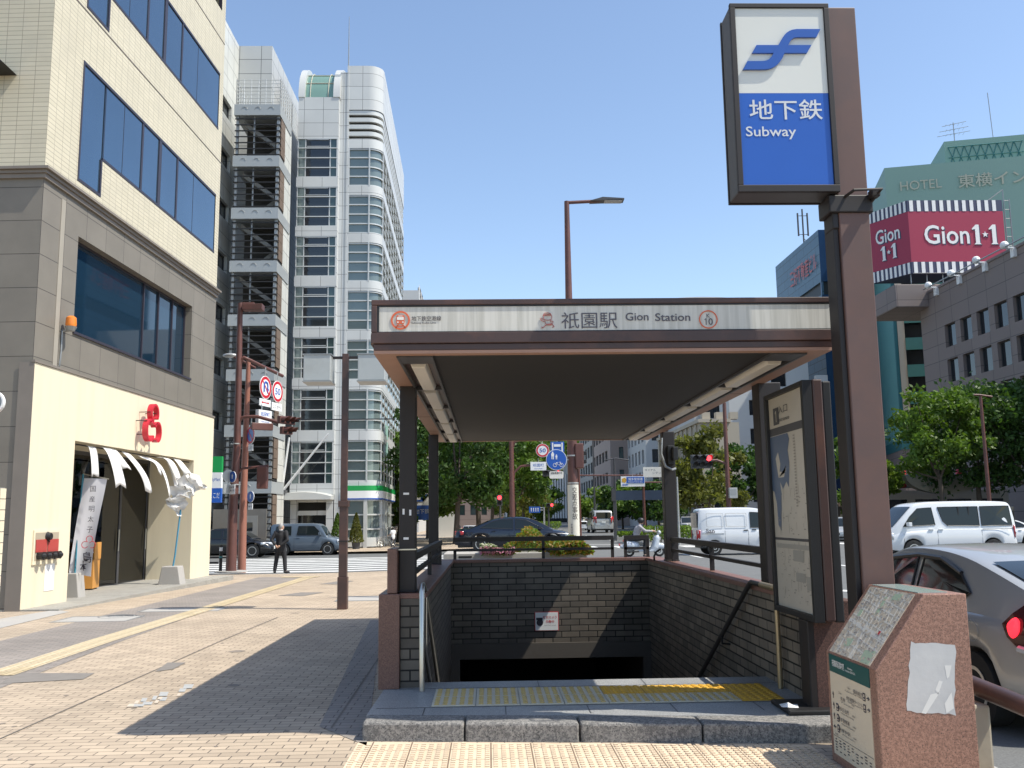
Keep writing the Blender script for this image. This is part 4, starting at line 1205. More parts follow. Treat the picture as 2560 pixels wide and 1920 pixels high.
# ---- hydrant inlet niche, notice, beacon
hr = rect((63, 1145), (122, 1145), (118, 1216), (65, 1220)); hr = (hr[0], hr[1], hr[2], hr[3])
hc = thing('hydrant_inlet', 'wall inlet box with red plates four caps and a bell on the cream wall', 'hydrant inlet', shopP((hr[0] + hr[1]) / 2, -.052, (hr[2] + hr[3]) / 2), shop.rotation_euler.z)
w_, h_ = (hr[1] - hr[0]) / 2, (hr[3] - hr[2]) / 2
q = MB(); q.box(-w_, w_, -.03, -.0, -h_, h_, 0); q.box(-w_ + .05, w_ - .05, -.034, -.0305, -h_ + .08, h_ - .05, 1); q.build('box', [m_cream, pm('inlet_beige', (.40, .34, .25), .6, 0, .1)], hc)
q = MB(); q.box(-w_ + .07, -.02, -.05, -.035, -.10, .16); q.build('plate', pm('plate_red', (.42, .06, .05), .5), hc)
q = MB(); q.box(.02, w_ - .07, -.05, -.035, -.10, .16); q.build('plate', MATS['plate_red'], hc)
for i in range(4):
    x_ = -w_ * .66 + i * w_ * .44
    q = MB(); q.tube([(x_, -.035, -h_ * .5), (x_, -.16, -h_ * .5)], .085, 12, rs=[.07, .085]); q.ball((x_, -.16, -h_ * .5), .06, 8); q.build('cap', m_black, hc)
q = MB(); q.tube([(0, -.035, h_ * .62), (0, -.12, h_ * .62)], .1, 12, rs=[.1, .07]); q.tube([(0, -.06, h_ * .5), (.02, -.07, .1)], .012, 6); q.build('bell', m_black, hc)
pc = sw(101, 1242)
nt_ = thing('wall_notice', 'blank white paper notice on the cream wall below the inlet box', 'notice', shopP(pc[0], -.053, pc[1]), shop.rotation_euler.z)
q = MB(); q.box(-.2, .2, -.006, 0, -.33, .33); q.build('sheet', m_whiteg, nt_)
bc = sw(134, 706)
be = thing('beacon_lamp', 'orange rotating beacon lamp on grey bracket on the granite wall', 'lamp', shopP(bc[0], 0, bc[1]), shop.rotation_euler.z)
q = MB(); q.tube([(0, -.2, 0), (0, -.2, .05), (0, -.2, .2), (0, -.2, .24)], .1, 14, rs=[.11, .12, .11, .06]); q.build('lens', pm('amber_lens', (.75, .22, .03), .25), be, smooth=40)
q = MB(); q.tube([(0, -.2, -.10), (0, -.2, -.001)], .12, 14, rs=[.08, .13]); q.tube([(0, 0, -.1), (0, -.2, -.08)], .03, 8); q.tube([(-.02, -.02, -.1), (-.02, -.02, -.6), (-.06, -.02, -1.0), (-.06, -.02, zc0 - bc[1] + .05)], .02, 6); q.build('bracket', m_grey, be)
# ---- vertical strip of pale panels on the granite corner
q = MB(); us2 = sw(134, 500)[0]
q.box(us2 - .09, us2 + .09, -.012, -.001, zc0 + .05, zc1 - .3); q.build('pale_strip', pm('pale_strip', (.33, .30, .25), .6), shop)
# ---- nobori banner and its cart
bp = gnd(150, 1296)
nb = thing('nobori_banner', 'upright white banner with vertical lettering on a teal pole beside the orange cart', 'banner', bp)
Yb = bp.y
def nbp(x, y, o=0): return aty(x, y, Yb + o) - bp
q = MB(); q.prism([(-.14, 0), (.30, 0), (.22, .62), (-.02, .62)], -.2, .2, 0, fFront(0, 0, 0)); q.build('weight', m_conc, nb, bevel=.02)
tpole = nbp(180, 1024)
q = MB(); q.tube([(.09, 0, .3), (.10, 0, 1.2), tuple(tpole)], .022, 8); q.build('pole', pm('teal_pole', (.05, .25, .34), .4), nb)
q = MB(); q.tube([tuple(tpole), tuple(nbp(235, 1035))], .012, 6); q.build('crossbar', m_steel, nb)
q = MB(); vs = []; fs = []; n = 12
TL, TR = nbp(182, 1033), nbp(231, 1034); BL, BR = nbp(149, 1239), nbp(199, 1245)
for k in range(n + 1):
    t = k / n
    l_ = TL.lerp(BL, t) ; r_ = TR.lerp(BR, t ** .8) + Vector((-.06 * math.sin(t * math.pi), 0, 0))
    for j in range(7):
        s_ = j / 6; p = l_.lerp(r_, s_); vs.append((p.x, p.y - .05 * math.sin(s_ * 5 + t * 3) * (.3 + t), p.z))
for k in range(n):
    for j in range(6): fs.append((k * 7 + j, (k + 1) * 7 + j, (k + 1) * 7 + j + 1, k * 7 + j + 1))
q.add(vs, fs); cl_ = q.build('cloth', pm('banner_cloth', (.72, .71, .74), .85, 0, .04, 2), nb, smooth=80)
for ch, x, y in (('国', 201, 1056), ('産', 199, 1078), ('明', 198, 1099), ('太', 196, 1121), ('子', 194, 1144)):
    p = nbp(x, y, -.13); text(ch, frame(p, (1, 0, 0), (0, 0, 1)), m_ink, cl_, h=.135)
for ch, x, y, h_ in (('島', 188, 1204, .26), ('本', 180, 1224, .2)):
    p = nbp(x, y, -.14); text(ch, frame(p, (1, 0, .1), (-.1, 0, 1)), m_ink, cl_, h=h_, w=h_ * .8, bold=.01)
pc_ = nbp(191, 1172, -.13)
q = MB()
for (dx, dz, a0, a1) in ((.02, .08, -30, 240), (-.08, -.05, 60, 330), (.09, -.05, 150, -120)):
    q.tube([(pc_.x + dx + x_, pc_.y, pc_.z + dz + z_) for x_, z_ in arc(0, 0, .075, a0, a1, 12)], .008, 5)
q.build('emblem', m_er, cl_)
cb = gnd(178, 1281)
cart = thing('display_cart', 'orange wooden display cart on casters at the shop entrance', 'cart', cb, R(8))
q = MB(); q.box(-.42, .32, -.3, .3, .12, .86); q.box(-.42, .32, .28, .3, .86, 1.02); q.box(.30, .34, -.3, .3, .86, 1.3); q.build('cabinet', pm('cart_orange', (.58, .27, .06), .5, 0, .08), cart, bevel=.01)
q = MB(); q.box(-.45, .30, -.33, .27, 1.03, 1.06); q.build('tray', m_whiteg, cart)
for (x, y) in ((-.34, -.24), (.24, -.24), (-.34, .24), (.24, .24)):
    q = MB(); q.tube([(x, y - .02, .06), (x, y + .02, .06)], .06, 12); q.build('caster', m_rubber, cart)
for i in range(5):
    gp = thing('goods_packet', ('small orange gift packet standing on the orange cart', 'small white gift packet standing on the orange cart')[i % 2], 'packet', cb + Vector((-.36 + i * .15, -.16 + .03 * (i % 3), 1.061)), R(8 + i * 9), 'packets on the orange cart')
    q = MB(); h_ = .14 + .03 * (i % 3); q.box(-.05, .05, -.03, .03, 0, h_); q.prism([(-.05, h_), (.05, h_), (0, h_ + .05)], -.03, .03, 0, fFront(0, 0, 0)); q.build('packet', (m_orange, m_whiteg)[i % 2], gp)
# ---- second banner wrapped by the wind on its pole
bp2 = gnd(371, 1270)
nb2 = thing('tangled_banner', 'white banner wound around the tip of a blue pole in a concrete foot', 'banner', bp2)
q = MB(); q.prism([(-.33, 0), (.33, 0), (.22, .60), (-.22, .60)], -.24, .24, 0, fFront(0, 0, 0)); q.build('weight', m_conc, nb2, bevel=.02)
Y2 = bp2.y
def n2(x, y, o=0): return aty(x, y, Y2 + o) - bp2
q = MB(); q.tube([(0, 0, .5), tuple(n2(378, 1200)), tuple(n2(391, 1095))], .024, 8); q.tube([(0, 0, .55), tuple(n2(376, 1234))], .03, 8); q.build('pole', pm('blue_pole', (.06, .26, .40), .4), nb2)
q = MB(); vs = []; fs = []
spine = [n2(372, 1100), n2(384, 1088), n2(388, 1068), n2(400, 1050), n2(418, 1046), n2(447, 1053)]
for k in range(26):
    t = k / 25 * 4.999; i_ = int(t); p = spine[i_].lerp(spine[i_ + 1], t - i_)
    d = (spine[i_ + 1] - spine[i_]).normalized(); m = Vector((-d.z, 0, d.x)) * (.26 + .08 * math.sin(k * 1.3)) * (1 if k < 20 else (26 - k) / 6)
    for s_ in (-1, -.5, 0, .5, 1): vs.append(tuple(p + m * s_ + Vector((0, -.05 - .09 * math.sin(s_ * 4 + k * .9), 0))))
for k in range(25):
    for j in range(4): fs.append((k * 5 + j, (k + 1) * 5 + j, (k + 1) * 5 + j + 1, k * 5 + j + 1))
q.add(vs, fs); q.build('cloth', m_cloth, nb2, smooth=80)
# ---- things cut by the left edge of the photograph
ev = aty(-12, 128, 18.95); evt = thing('sign_box', 'dark underside of a projecting sign box high at the left', 'sign', ev)
q = MB(); q.prism([(-.8, -.10), (.22, -.10), (.10, .02), (-.8, .14)], -.62, .1, 0, fFront(0, 0, 0)); q.build('box', m_black, evt)
mr = aty(-14, 866, 17); mrt = thing('convex_mirror', 'grey rim of a round traffic mirror at the left edge', 'mirror', (mr.x, mr.y, gz(mr.x, mr.y)))
q = MB(); q.disc(fFront(0, 0, mr.z), .18, 0, .04, 28); q.build('dish', m_grey, mrt)
q = MB(); q.tube([(0, .08, 0), (0, .08, mr.z + .1)], .035, 10); q.build('pole', m_grey, mrt)
q = MB(); q.ring(fFront(0, 0, mr.z), .18, .21, -.02, .06); q.build('rim', m_whiteg, mrt)
st_ = aty(-2, 1100, 17.5); sp_ = thing('striped_post', 'pale ribbed post at the left edge beside the grey building', 'post', (st_.x - .04, st_.y, gz(st_.x, st_.y)))
q = MB()
for i in range(12): q.box(-.1, .1, -.1, .1, i * .2, i * .2 + .185, 0)
q.box(-.08, .08, -.08, .08, 0, 2.4, 1)
q.build('shaft', [m_cream, m_grey], sp_)
# ================================================================ LEFT-CENTRE: OFFICE BLOCK WITH STAIR TOWER
m_pal = brickmat('pale_metal_panel', (.50, .51, .50), (.47, .48, .475), (.12, .13, .13), 1.5, 1.05, .02, 0, .45, .25, .10, .2, dist=.01)
m_palw = brickmat('white_metal_panel', (.60, .60, .56), (.56, .565, .53), (.18, .18, .17), 1.45, 1.07, .02, 0, .4, .25, .10, .25, dist=.01, stain=(.40, .41, .38))
m_bandw = pm('white_band', (.58, .585, .56), .35, .15, .08, .6)
m_mul = pm('white_mullion', (.55, .56, .55), .4, .2, .08)
m_tg = glassmat('green_tint_glass', (.05, .085, .085), .04, .15, .9)
m_tgb = glassmat('blind_glass', (.17, .215, .21), .08, .2, .8)
m_tgd = glassmat('dark_office_glass', (.015, .02, .025), .05, .0, .8)
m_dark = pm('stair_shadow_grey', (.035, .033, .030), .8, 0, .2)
m_stairw = pm('stair_white', (.22, .215, .20), .6, 0, .1)
m_slat = pm('brown_slat', (.16, .115, .085), .5, 0, .15)
GZL = -.31                       # road level at the far left side of the crossing
PIT = 3.45
PB = 3.53
off = thing('office_block', 'pale grey panelled office block with open stair tower left of the glass tower', 'building', (-17, 57, -.2))
ox, oy, oz = -17, 57, -.2
def L_(x, y): return (x - ox, y - oy)
TOPB = 34.4
mb = MB()
hs = [(0.3, 9.7, TOPB - 6.3 - k * PIT - oz, TOPB - 6.3 - k * PIT + 1.15 - oz) for k in range(9)]
hs = [(.5, 5.2, h[2], h[3]) for h in hs]
wall(mb, L_(-17.06, 54.5), L_(-17.06, 61), 0, TOPB - oz, hs, .25, 1)
wall(mb, L_(-32, 54.5), L_(-17.06, 54.5), 0, TOPB - oz, [], .2, 1)
flat(mb, [L_(-32, 54.5), L_(-17.06, 54.5), L_(-17.06, 75), L_(-32, 75)], TOPB - oz - .01, 1)
wall(mb, L_(-17.06, 61), L_(-14.75, 61), 0, TOPB - oz, [], .2, 0)
wall(mb, L_(-14.75, 61), L_(-14.75, 75), 0, TOPB - oz, [], .2, 0)
flat(mb, [L_(-17.06, 61), L_(-14.75, 61), L_(-14.75, 75), L_(-17.06, 75)], TOPB - oz - .012, 0)
mb.build('wall', [m_pal, m_palw], off)
for h in hs: window(off, L_(-17.06, 54.5), L_(-17.06, 61), h, .25, m_dgrey, m_tgd, 4, 1)
# stair tower in front
tx0, tx1, ty0, ty1 = -16.0, -13.2, 57.0, 60.6
TT = 28.2
mb = MB()
def tb_(x0, x1, y0, y1, z0, z1, mi=0): mb.box(x0 - ox, x1 - ox, y0 - oy, y1 - oy, z0 - oz, z1 - oz, mi)
tb_(tx0 + .25, tx1 - .3, ty0 + 1.9, ty1, -.2, TT - .7, 1)                 # core behind the flights
for k in range(9):
    z = TT - k * PIT
    tb_(tx0 - .1, tx1 + .05, ty0 - .1, ty1 - .3, z - .72, z, 0)
    z1 = z - .72
    if z - PIT < .4: break
    tb_(tx0, tx0 + .16, ty0 + .1, ty0 + .26, z - PIT, z1, 2); tb_(tx1 - .2, tx1 - .02, ty0 + .1, ty0 + .26, z - PIT, z1, 2)
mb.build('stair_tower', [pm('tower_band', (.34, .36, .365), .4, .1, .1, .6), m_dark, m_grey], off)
mb = MB()
for k in range(9):
    z = TT - k * PIT
    for i in range(3):
        cx_ = tx0 + .55 + i * .85
        a = [(cx_ + .2 * math.cos(R(t)) - ox, ty0 - .11 - oy, z - .38 + .2 * math.sin(R(t)) - oz) for t in range(20, 161, 20)]
        mb.tube(a, .018, 5)
mb.build('stair_tower_trim', m_grey, off)
mb = MB()
for k in range(9):
    z = TT - k * PIT - .72
    if z - 2.5 < .3: break
    for j in range(7):
        zz = z - .22 - j * .40
        mb.tube([(tx0 - .05 - ox, ty0 - oy, zz - oz), (tx1 - ox, ty0 - oy, zz - oz), (tx1 - ox, ty0 + 1.4 - oy, zz - oz)], .045, 6)
    mb.tube([(tx0 + 1.15 - ox, ty0 + .2 - oy, z - oz), (tx0 + 1.15 - ox, ty0 + .2 - oy, z - 2.53 - oz)], .06, 6, 1)
mb.build('stair_railing', [m_black, m_grey], off)
mb = MB()
for k in range(8):
    z = TT - k * PIT - .72
    if z - 2.5 < .3: break
    for (a, b, ya) in ((0, 1, .7), (1, 0, 1.35)):
        xa, xb = tx0 + .35, tx1 - .4
        za, zb_ = (z - .1, z - 1.6) if a == 0 else (z - 1.6, z - 3.2)
        pts = [(xa, za), (xb, zb_), (xb, zb_ - .3), (xa, za - .3)] if a == 0 else [(xb, za), (xa, zb_), (xa, zb_ - .3), (xb, za - .3)]
        v = [(p[0] - ox, ty0 + ya - oy, p[1] - oz) for p in pts] + [(p[0] - ox, ty0 + ya + .5 - oy, p[1] - oz) for p in pts]
        mb.add(v, [(0, 1, 2, 3), (7, 6, 5, 4), (0, 4, 5, 1), (1, 5, 6, 2), (2, 6, 7, 3), (3, 7, 4, 0)])
mb.build('stair_flight', m_stairw, off)
# right side of the stair tower: brown slats, then pale panels
for k in range(9):
    z = TT - k * PIT - .72
    if z - 2.5 < .2: break
    mb = MB()
    for j in range(4): mb.box(tx1 - .02 - ox, tx1 + .04 - ox, ty0 + .35 - oy, ty0 + 1.5 - oy, z - .05 - (j + 1) * .615 - oz, z - .08 - j * .615 - oz)
    mb.build('slat_panel', m_slat, off)
mb = MB()
wall(mb, L_(tx1, ty0 + 1.55), L_(tx1, ty1), 0, TT - .6 - oz, [], .1, 0)
wall(mb, L_(tx1, ty1), L_(tx1 - 2, ty1), 0, TT - .6 - oz, [], .1, 0)
mb.build('side_panel', m_palw, off)
mb = MB()
zr = TT
for (p, q) in (((tx0, ty0), (tx1, ty0)), ((tx1, ty0), (tx1, ty1)), ((tx0, ty0), (tx0, ty1)), ((tx1, ty1), (-13.2, 62))):
    for j in range(7): mb.tube([(p[0] - ox, p[1] - oy, zr + .2 + j * .25 - oz), (q[0] - ox, q[1] - oy, zr + .2 + j * .25 - oz)], .022, 5)
    n = 6
    for i in range(n + 1): mb.tube([(p[0] + (q[0] - p[0]) * i / n - ox, p[1] + (q[1] - p[1]) * i / n - oy, zr - oz), (p[0] + (q[0] - p[0]) * i / n - ox, p[1] + (q[1] - p[1]) * i / n - oy, zr + 1.75 - oz)], .03, 5)
mb.build('roof_railing', m_mul, off)
# street level of the stair tower: door
mb = MB(); mb.box(-16.6 - ox, -13.4 - ox, 56.85 - oy, 57.3 - oy, 0, 2.6); mb.build('service_wall', pm('stone_base', (.15, .14, .125), .7, 0, .15), off)
mb = MB(); mb.box(-14.9 - ox, -13.9 - ox, 56.80 - oy, 56.848 - oy, .02, 2.2); dr = mb.build('door', m_stairw, off)
mb = MB(); mb.box(-14.6 - ox, -14.2 - ox, 56.78 - oy, 56.798 - oy, 1.3, 1.8); mb.build('pane', m_tgd, dr)

# ================================================================ GLASS TOWER WITH ROUNDED CORNER
gt_ = thing('glass_tower', 'slender silver tower with rounded banded corner and a barrel glass top', 'building', (-10, 62, -.2))
ox, oy, oz = -10, 62, -.2
bx0, bx1, by = -13.07, -10.31, 62.0
ZB = 28.06
m_silver = brickmat('silver_panel', (.57, .585, .58), (.54, .55, .545), (.16, .165, .17), 1.33, .98, .015, 0, .38, .2, .08, .3, dist=.008)
mb = MB()
def bb(x0, x1, y0, y1, z0, z1, mi=0): mb.box(x0 - ox, x1 - ox, y0 - oy, y1 - oy, z0 - oz, z1 - oz, mi)
bb(bx0, bx1, by, by + .06, ZB, 31.1); bb(bx0, bx1, by + .061, 75, ZB, 31.0)
ks = []
z = ZB
while z > 3.0:
    ks.append(z); z -= PB
for z in ks[1:]: bb(bx0 - .05, bx1 + .05, by - .05, by + .5, z, z + .68)
bb(bx1 - .06, bx1 + .06, by + .03, 63.3, 0, 31.5)
bb(bx1 + .061, -9.64, 62.5, 63.5, -.2, 33.2)
bb(bx0, bx0 + .1, by + .1, 75, -.2, ZB)
mb.build('wall', m_silver, gt_)
mb = MB()
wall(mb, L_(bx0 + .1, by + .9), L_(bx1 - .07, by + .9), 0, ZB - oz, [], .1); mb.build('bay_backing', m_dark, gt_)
for z in ks[:-1]:
    zb_ = z - PB + .68; zt_ = z
    w = MB()
    hB = zt_ - zb_
    xs_ = [bx0 + .03, bx0 + .55, bx1 - .5, bx1 - .03]
    for x in xs_: w.box(x - .035 - ox, x + .035 - ox, by + .0 - oy, by + .1 - oy, zb_ - oz, zt_ - oz)
    for j in range(5):
        zz = zb_ + hB * j / 4; zz = min(max(zz, zb_ + .03), zt_ - .03)
        w.box(bx0 - ox, bx1 - ox, by - .04 - oy, by - .001 - oy, zz - .035 - oz, zz + .035 - oz)
    zz = zt_ - hB / 4
    w.box(xs_[1] + .1 - ox, xs_[2] - .1 - ox, by - .03 - oy, by + .02 - oy, zz + .1 - oz, zz + .14 - oz); w.box(xs_[1] + .1 - ox, xs_[2] - .1 - ox, by - .03 - oy, by + .02 - oy, zt_ - .12 - oz, zt_ - .08 - oz)
    wf = w.build('window', m_mul, gt_)
    for (a, b, mt) in ((xs_[0], xs_[1], m_tgb), (xs_[1], xs_[2], m_tgd), (xs_[2], xs_[3], m_tg)):
        q = MB(); q.box(a + .03 - ox, b - .03 - ox, by + .04 - oy, by + .06 - oy, zb_ - oz, zt_ - oz); q.build('pane', mt, wf)
# barrel top
mb = MB()
def barrel(x0, x1, r, n=12, th=.12, cy_=64.6, cz_=31.1):
    vs = []; fs = []
    for k in range(n + 1):
        a = math.pi - math.pi * k / n * .75
        for x in (x0, x1):
            vs.append((x - ox, cy_ + r * .87 * math.cos(a) - oy, cz_ + r * math.sin(a) - oz)); vs.append((x - ox, cy_ + (r - th) * .87 * math.cos(a) - oy, cz_ + (r - th) * math.sin(a) - oz))
    for k in range(n):
        a = 4 * k; b = a + 4
        fs += [(a, b, b + 2, a + 2), (a + 1, a + 3, b + 3, b + 1), (a, a + 1, b + 1, b), (a + 2, b + 2, b + 3, a + 3)]
    fs += [(0, 2, 3, 1), (4 * n, 4 * n + 1, 4 * n + 3, 4 * n + 2)]
    return vs, fs
for (x0, x1) in ((bx0 - .02, bx0 + .42), (bx1 - .35, bx1 + .12)):
    v, f = barrel(x0, x1, 3.05, 12, .5); mb.add(v, f)
bb(bx0, bx1, 64.7, 74.8, 31.0, 33.9)
bb(bx1 - .34, bx1 + .1, 62.4, 67, 31.1, 33.0)
mb.build('roof_arch', m_bandw, gt_, smooth=40)
mb = MB(); v, f = barrel(bx0 + .43, bx1 - .36, 2.72, 12, .05); mb.add(v, f); mb.build('roof_glass', glassmat('pale_green_glass', (.20, .33, .27), .08, .2, .8), gt_, smooth=60)
mb = MB()
for t in (.33, .62):
    a = math.pi - math.pi * t * .75 * .62
    mb.tube([(bx0 + .43 - ox, 64.6 + 2.74 * .87 * math.cos(a) - oy, 31.1 + 2.74 * math.sin(a) - oz), (bx1 - .36 - ox, 64.6 + 2.74 * .87 * math.cos(a) - oy, 31.1 + 2.74 * math.sin(a) - oz)], .035, 5)
for x in (bx0 + .75, bx1 - .75): mb.tube([(x - ox, 64.6 + 2.75 * .87 * math.cos(a) - oy, 31.1 + 2.75 * math.sin(a) - oz) for a in [math.pi - math.pi * k / 10 * .6 for k in range(11)]], .03, 5)
mb.build('roof_rib', pm('cream_rib', (.5, .47, .38), .5), gt_)
mb = MB(); mb.tube([(-10.0 - ox, 64.5 - oy, 33.5), (-10.0 - ox, 64.5 - oy, 38.8)], .05, 6, rs=[.06, .02]); mb.build('antenna_mast', m_grey, gt_)
# rounded block
def path_pts(o=0.0, far=84.0):
    x0, x1, y0, r = -9.64, -7.25 + o, 62.5 - o, 1.0 + o
    p = [(x0, y0), (x1 - r, y0)] + [(x1 - r + r * math.sin(R(a)), y0 + r - r * math.cos(R(a))) for a in (15, 30, 45, 60, 75)] + [(x1, y0 + r), (x1 - .45, far)]
    return p
def strip_(mb, z0, z1, o0=0.0, mi=0, seg=None, cap=True):
    p = path_pts(o0)
    if seg: p = p[seg[0]:seg[1]]
    n = len(p); vs = [(a - ox, b - oy, z0 - oz) for a, b in p] + [(a - ox, b - oy, z1 - oz) for a, b in p]
    fs = [(i, i + 1, n + i + 1, n + i) for i in range(n - 1)]
    mb.add(vs, fs, mi)
    if cap:
        q = path_pts(o0 - .35)
        if seg: q = q[seg[0]:seg[1]]
        for zz, fl in ((z0, True), (z1, False)):
            v = [(a - ox, b - oy, zz - oz) for a, b in p] + [(a - ox, b - oy, zz - oz) for a, b in q]
            f = [(i, n + i, n + i + 1, i + 1) if fl else (i, i + 1, n + i + 1, n + i) for i in range(n - 1)]
            mb.add(v, f, mi)
ZT = 33.7
ZL = [25.0 + .6]     # top of the highest window band
mb = MB()
strip_(mb, 30.4, ZT, 0); p = path_pts(0); flat(mb, [(a - ox, b - oy) for a, b in p] + [(-9.64 - 4 - ox, 84 - oy), (-9.64 - ox, 66 - oy)], ZT - oz - .005)
z = 30.4 - 2.15
strip_(mb, 27.55, z, 0)
wz = 27.55
bands = []
k = 0
while wz > 5.0:
    bands.append(wz); strip_(mb, wz - 3.43, wz - 2.75, 0); wz -= 3.43
bb(-9.75, -9.62, 62.45, 63.4, -.2, ZT)
mb.build('corner_band', m_silver, gt_, smooth=30)
mb = MB()
for j in range(4): strip_(mb, 30.35 - j * .52 - .30, 30.35 - j * .52, -.05)
strip_(mb, 28.2, 30.42, -.3, 1, cap=False)
mb.build('roof_louvre', [m_bandw, m_dark], gt_, smooth=30)
NS = 9
for wz in bands:
    zb_ = wz - 2.75
    w = MB()
    for j in range(1, 4): strip_(w, zb_ + 2.75 * j / 4 - .04, zb_ + 2.75 * j / 4 + .04, -.03)
    for o_ in (zb_ + .03, wz - .07): strip_(w, o_ - .03, o_ + .04, -.03)
    pp_ = path_pts(-.05)
    ms = [(-9.58, 62.52), (-8.15, 62.54)] + [(pp_[-2][0] + (pp_[-1][0] - pp_[-2][0]) * i / 9, pp_[-2][1] + (pp_[-1][1] - pp_[-2][1]) * i / 9) for i in range(10)]
    for (x, y) in ms: w.box(x - .045 - ox, x + .045 - ox, y - .045 - oy, y + .045 - oy, zb_ - oz, wz - oz)
    wf = w.build('window', m_mul, gt_, smooth=30)
    q = MB(); strip_(q, zb_, wz, -.14, 0, (0, 2), False); q.build('pane', m_tgb, wf)
    q = MB(); strip_(q, zb_, wz, -.14, 0, (1, 8), False); q.build('pane', m_tgb, wf, smooth=60)
    q = MB(); strip_(q, zb_, wz, -.14, 0, (7, 9), False); q.build('pane', m_tg, wf)
# ground floor shop front with the striped fascia
zf0, zf1 = 3.0, 3.92
mb = MB(); strip_(mb, zf0 + .58, zf1, .12, 0); strip_(mb, zf0 + .09, zf0 + .578, .12, 1); strip_(mb, zf0, zf0 + .088, .12, 2); mb.build('shop_fascia', [m_green, m_whiteg, m_blue], gt_, smooth=30)
text('FamilyMart', frame((-7.13 - .03 - ox + .02, 66.6 - oy, zf0 + .33 - oz), (-.0222, 1, 0), (0, 0, 1)), m_green, gt_, w=1.8, h=.3, lift=.07)
w = MB()
for j in range(4): strip_(w, .05 + j * .95, .15 + j * .95, -.02)
for (x, y) in [(-9.5, 62.55), (-8.2, 62.55), (-7.32, 63.6), (-7.35, 65.5), (-7.4, 67.5), (-7.5, 71)]: w.box(x - .12 - ox, x + .12 - ox, y - .12 - oy, y + .12 - oy, 0, zf0 - oz)
strip_(w, -.1, .5, .03)
wf = w.build('shop_window', m_bandw, gt_, smooth=30)
q = MB(); strip_(q, .3, zf0, -.12, 0, None, False); q.build('pane', m_tgb, wf, smooth=60)
# posters in a first floor window, entrance with a curved canopy
mb = MB()
for i in range(2):
    for j in range(2): mb.box(-7.36 + .0 - ox, -7.33 - ox, 66 + i * 1.1 - oy, 66.95 + i * 1.1 - oy, 6.2 + j * 1.2 - oz, 7.2 + j * 1.2 - oz)
mb.build('window_poster', pm('poster_teal', (.35, .55, .50), .5, 0, .3, 12), gt_)
mb = MB()
bb(bx0, bx0 + .45, by, by + .4, -.2, 3.34); bb(bx1 - .4, bx1 + .06, by - .02, by + .4, -.2, 3.34); bb(bx0 + .451, bx1 - .401, by + .1, by + .4, 2.85, 3.34); bb(bx0 + .451, bx1 - .401, by + .15, by + .3, 2.0, 2.3)
mb.build('entrance_frame', m_silver, gt_)
mb = MB(); bb(bx0 + .451, bx1 - .401, by + 1.2, by + 1.3, -.1, 3.0); mb.build('entrance_dark', m_black, gt_)
for i in range(2):
    mb = MB(); x0 = bx0 + .5 + i * .95
    bb(x0, x0 + .9, by + .8, by + .83, -.1, 1.99); mb.build('glass_door', m_tgd, gt_)
mb = MB()
vs = []; fs = []
for k in range(13):
    t = k / 12; x = bx0 - 1.0 + t * (bx1 - bx0 + 1.1); zz = 3.2 + .28 * math.sin(math.pi * t) ** .8
    for (y, z) in ((by - 1.3, 3.0), (by - 1.3, zz), (by + .0, zz + .1), (by + .0, 3.0)): vs.append((x - ox, y - oy, z - oz))
for k in range(12):
    for j in range(4): fs.append((4 * k + j, 4 * k + 4 + j, 4 * k + 4 + (j + 1) % 4, 4 * k + (j + 1) % 4))
fs += [(0, 1, 2, 3), (51, 50, 49, 48)]
mb.add(vs, [tuple(reversed(f)) for f in fs]); mb.build('entrance_canopy', m_bandw, gt_, smooth=30)
for i, (x, y) in enumerate(((614, 945), (709, 937))):
    a = aty(608, 1062, 60.6) if i == 0 else aty(611, 1060, 60.6); b = aty(x, y, 60.2) if i else aty(625, 945, 60.2)
    fo_ = thing('flagpole', ('nearly upright white flagpole without a flag above the tower entrance', 'leaning white flagpole without a flag above the tower entrance')[i], 'flagpole', a, 0, 'flagpoles over the tower entrance')
    q = MB(); q.tube([(0, 0, 0), tuple(b - a)], .07, 8, rs=[.09, .06]); q.build('shaft', m_whiteg, fo_)
    q = MB(); q.box(-.12, .12, -.1, .8, -.25, .05); q.build('bracket', m_dgrey, fo_)
# hanging shop sign seen beside the corner shop
hp = aty(463, 1037, 44)
hs_ = thing('hanging_sign', 'small green white and blue store sign hanging beyond the corner shop', 'sign', (hp.x, 44, 0))
q = MB(); q.box(-.36, .36, -.12, .12, hp.z + .35, hp.z + 1.1, 0); q.box(-.36, .36, -.12, .12, hp.z - .38, hp.z + .348, 1); q.box(-.36, .36, -.12, .12, hp.z - 1.05, hp.z - .382, 2); q.build('panel', [m_green, m_whiteg, m_blue], hs_)
text('FamilyMart', fFront(0, -.12, hp.z + .0), m_blue, hs_, w=.62, h=.2); text('P ここだ', fFront(0, -.12, hp.z - .72), m_whiteg, hs_, w=.6, h=.26)
q = MB(); q.tube([(-.45, .25, -.5), (-.45, .25, hp.z + 1.2)], .07, 8); q.tube([(-.45, .25, hp.z + 1.0), (0, 0, hp.z + 1.0)], .03, 6); q.build('post', m_grey, hs_)

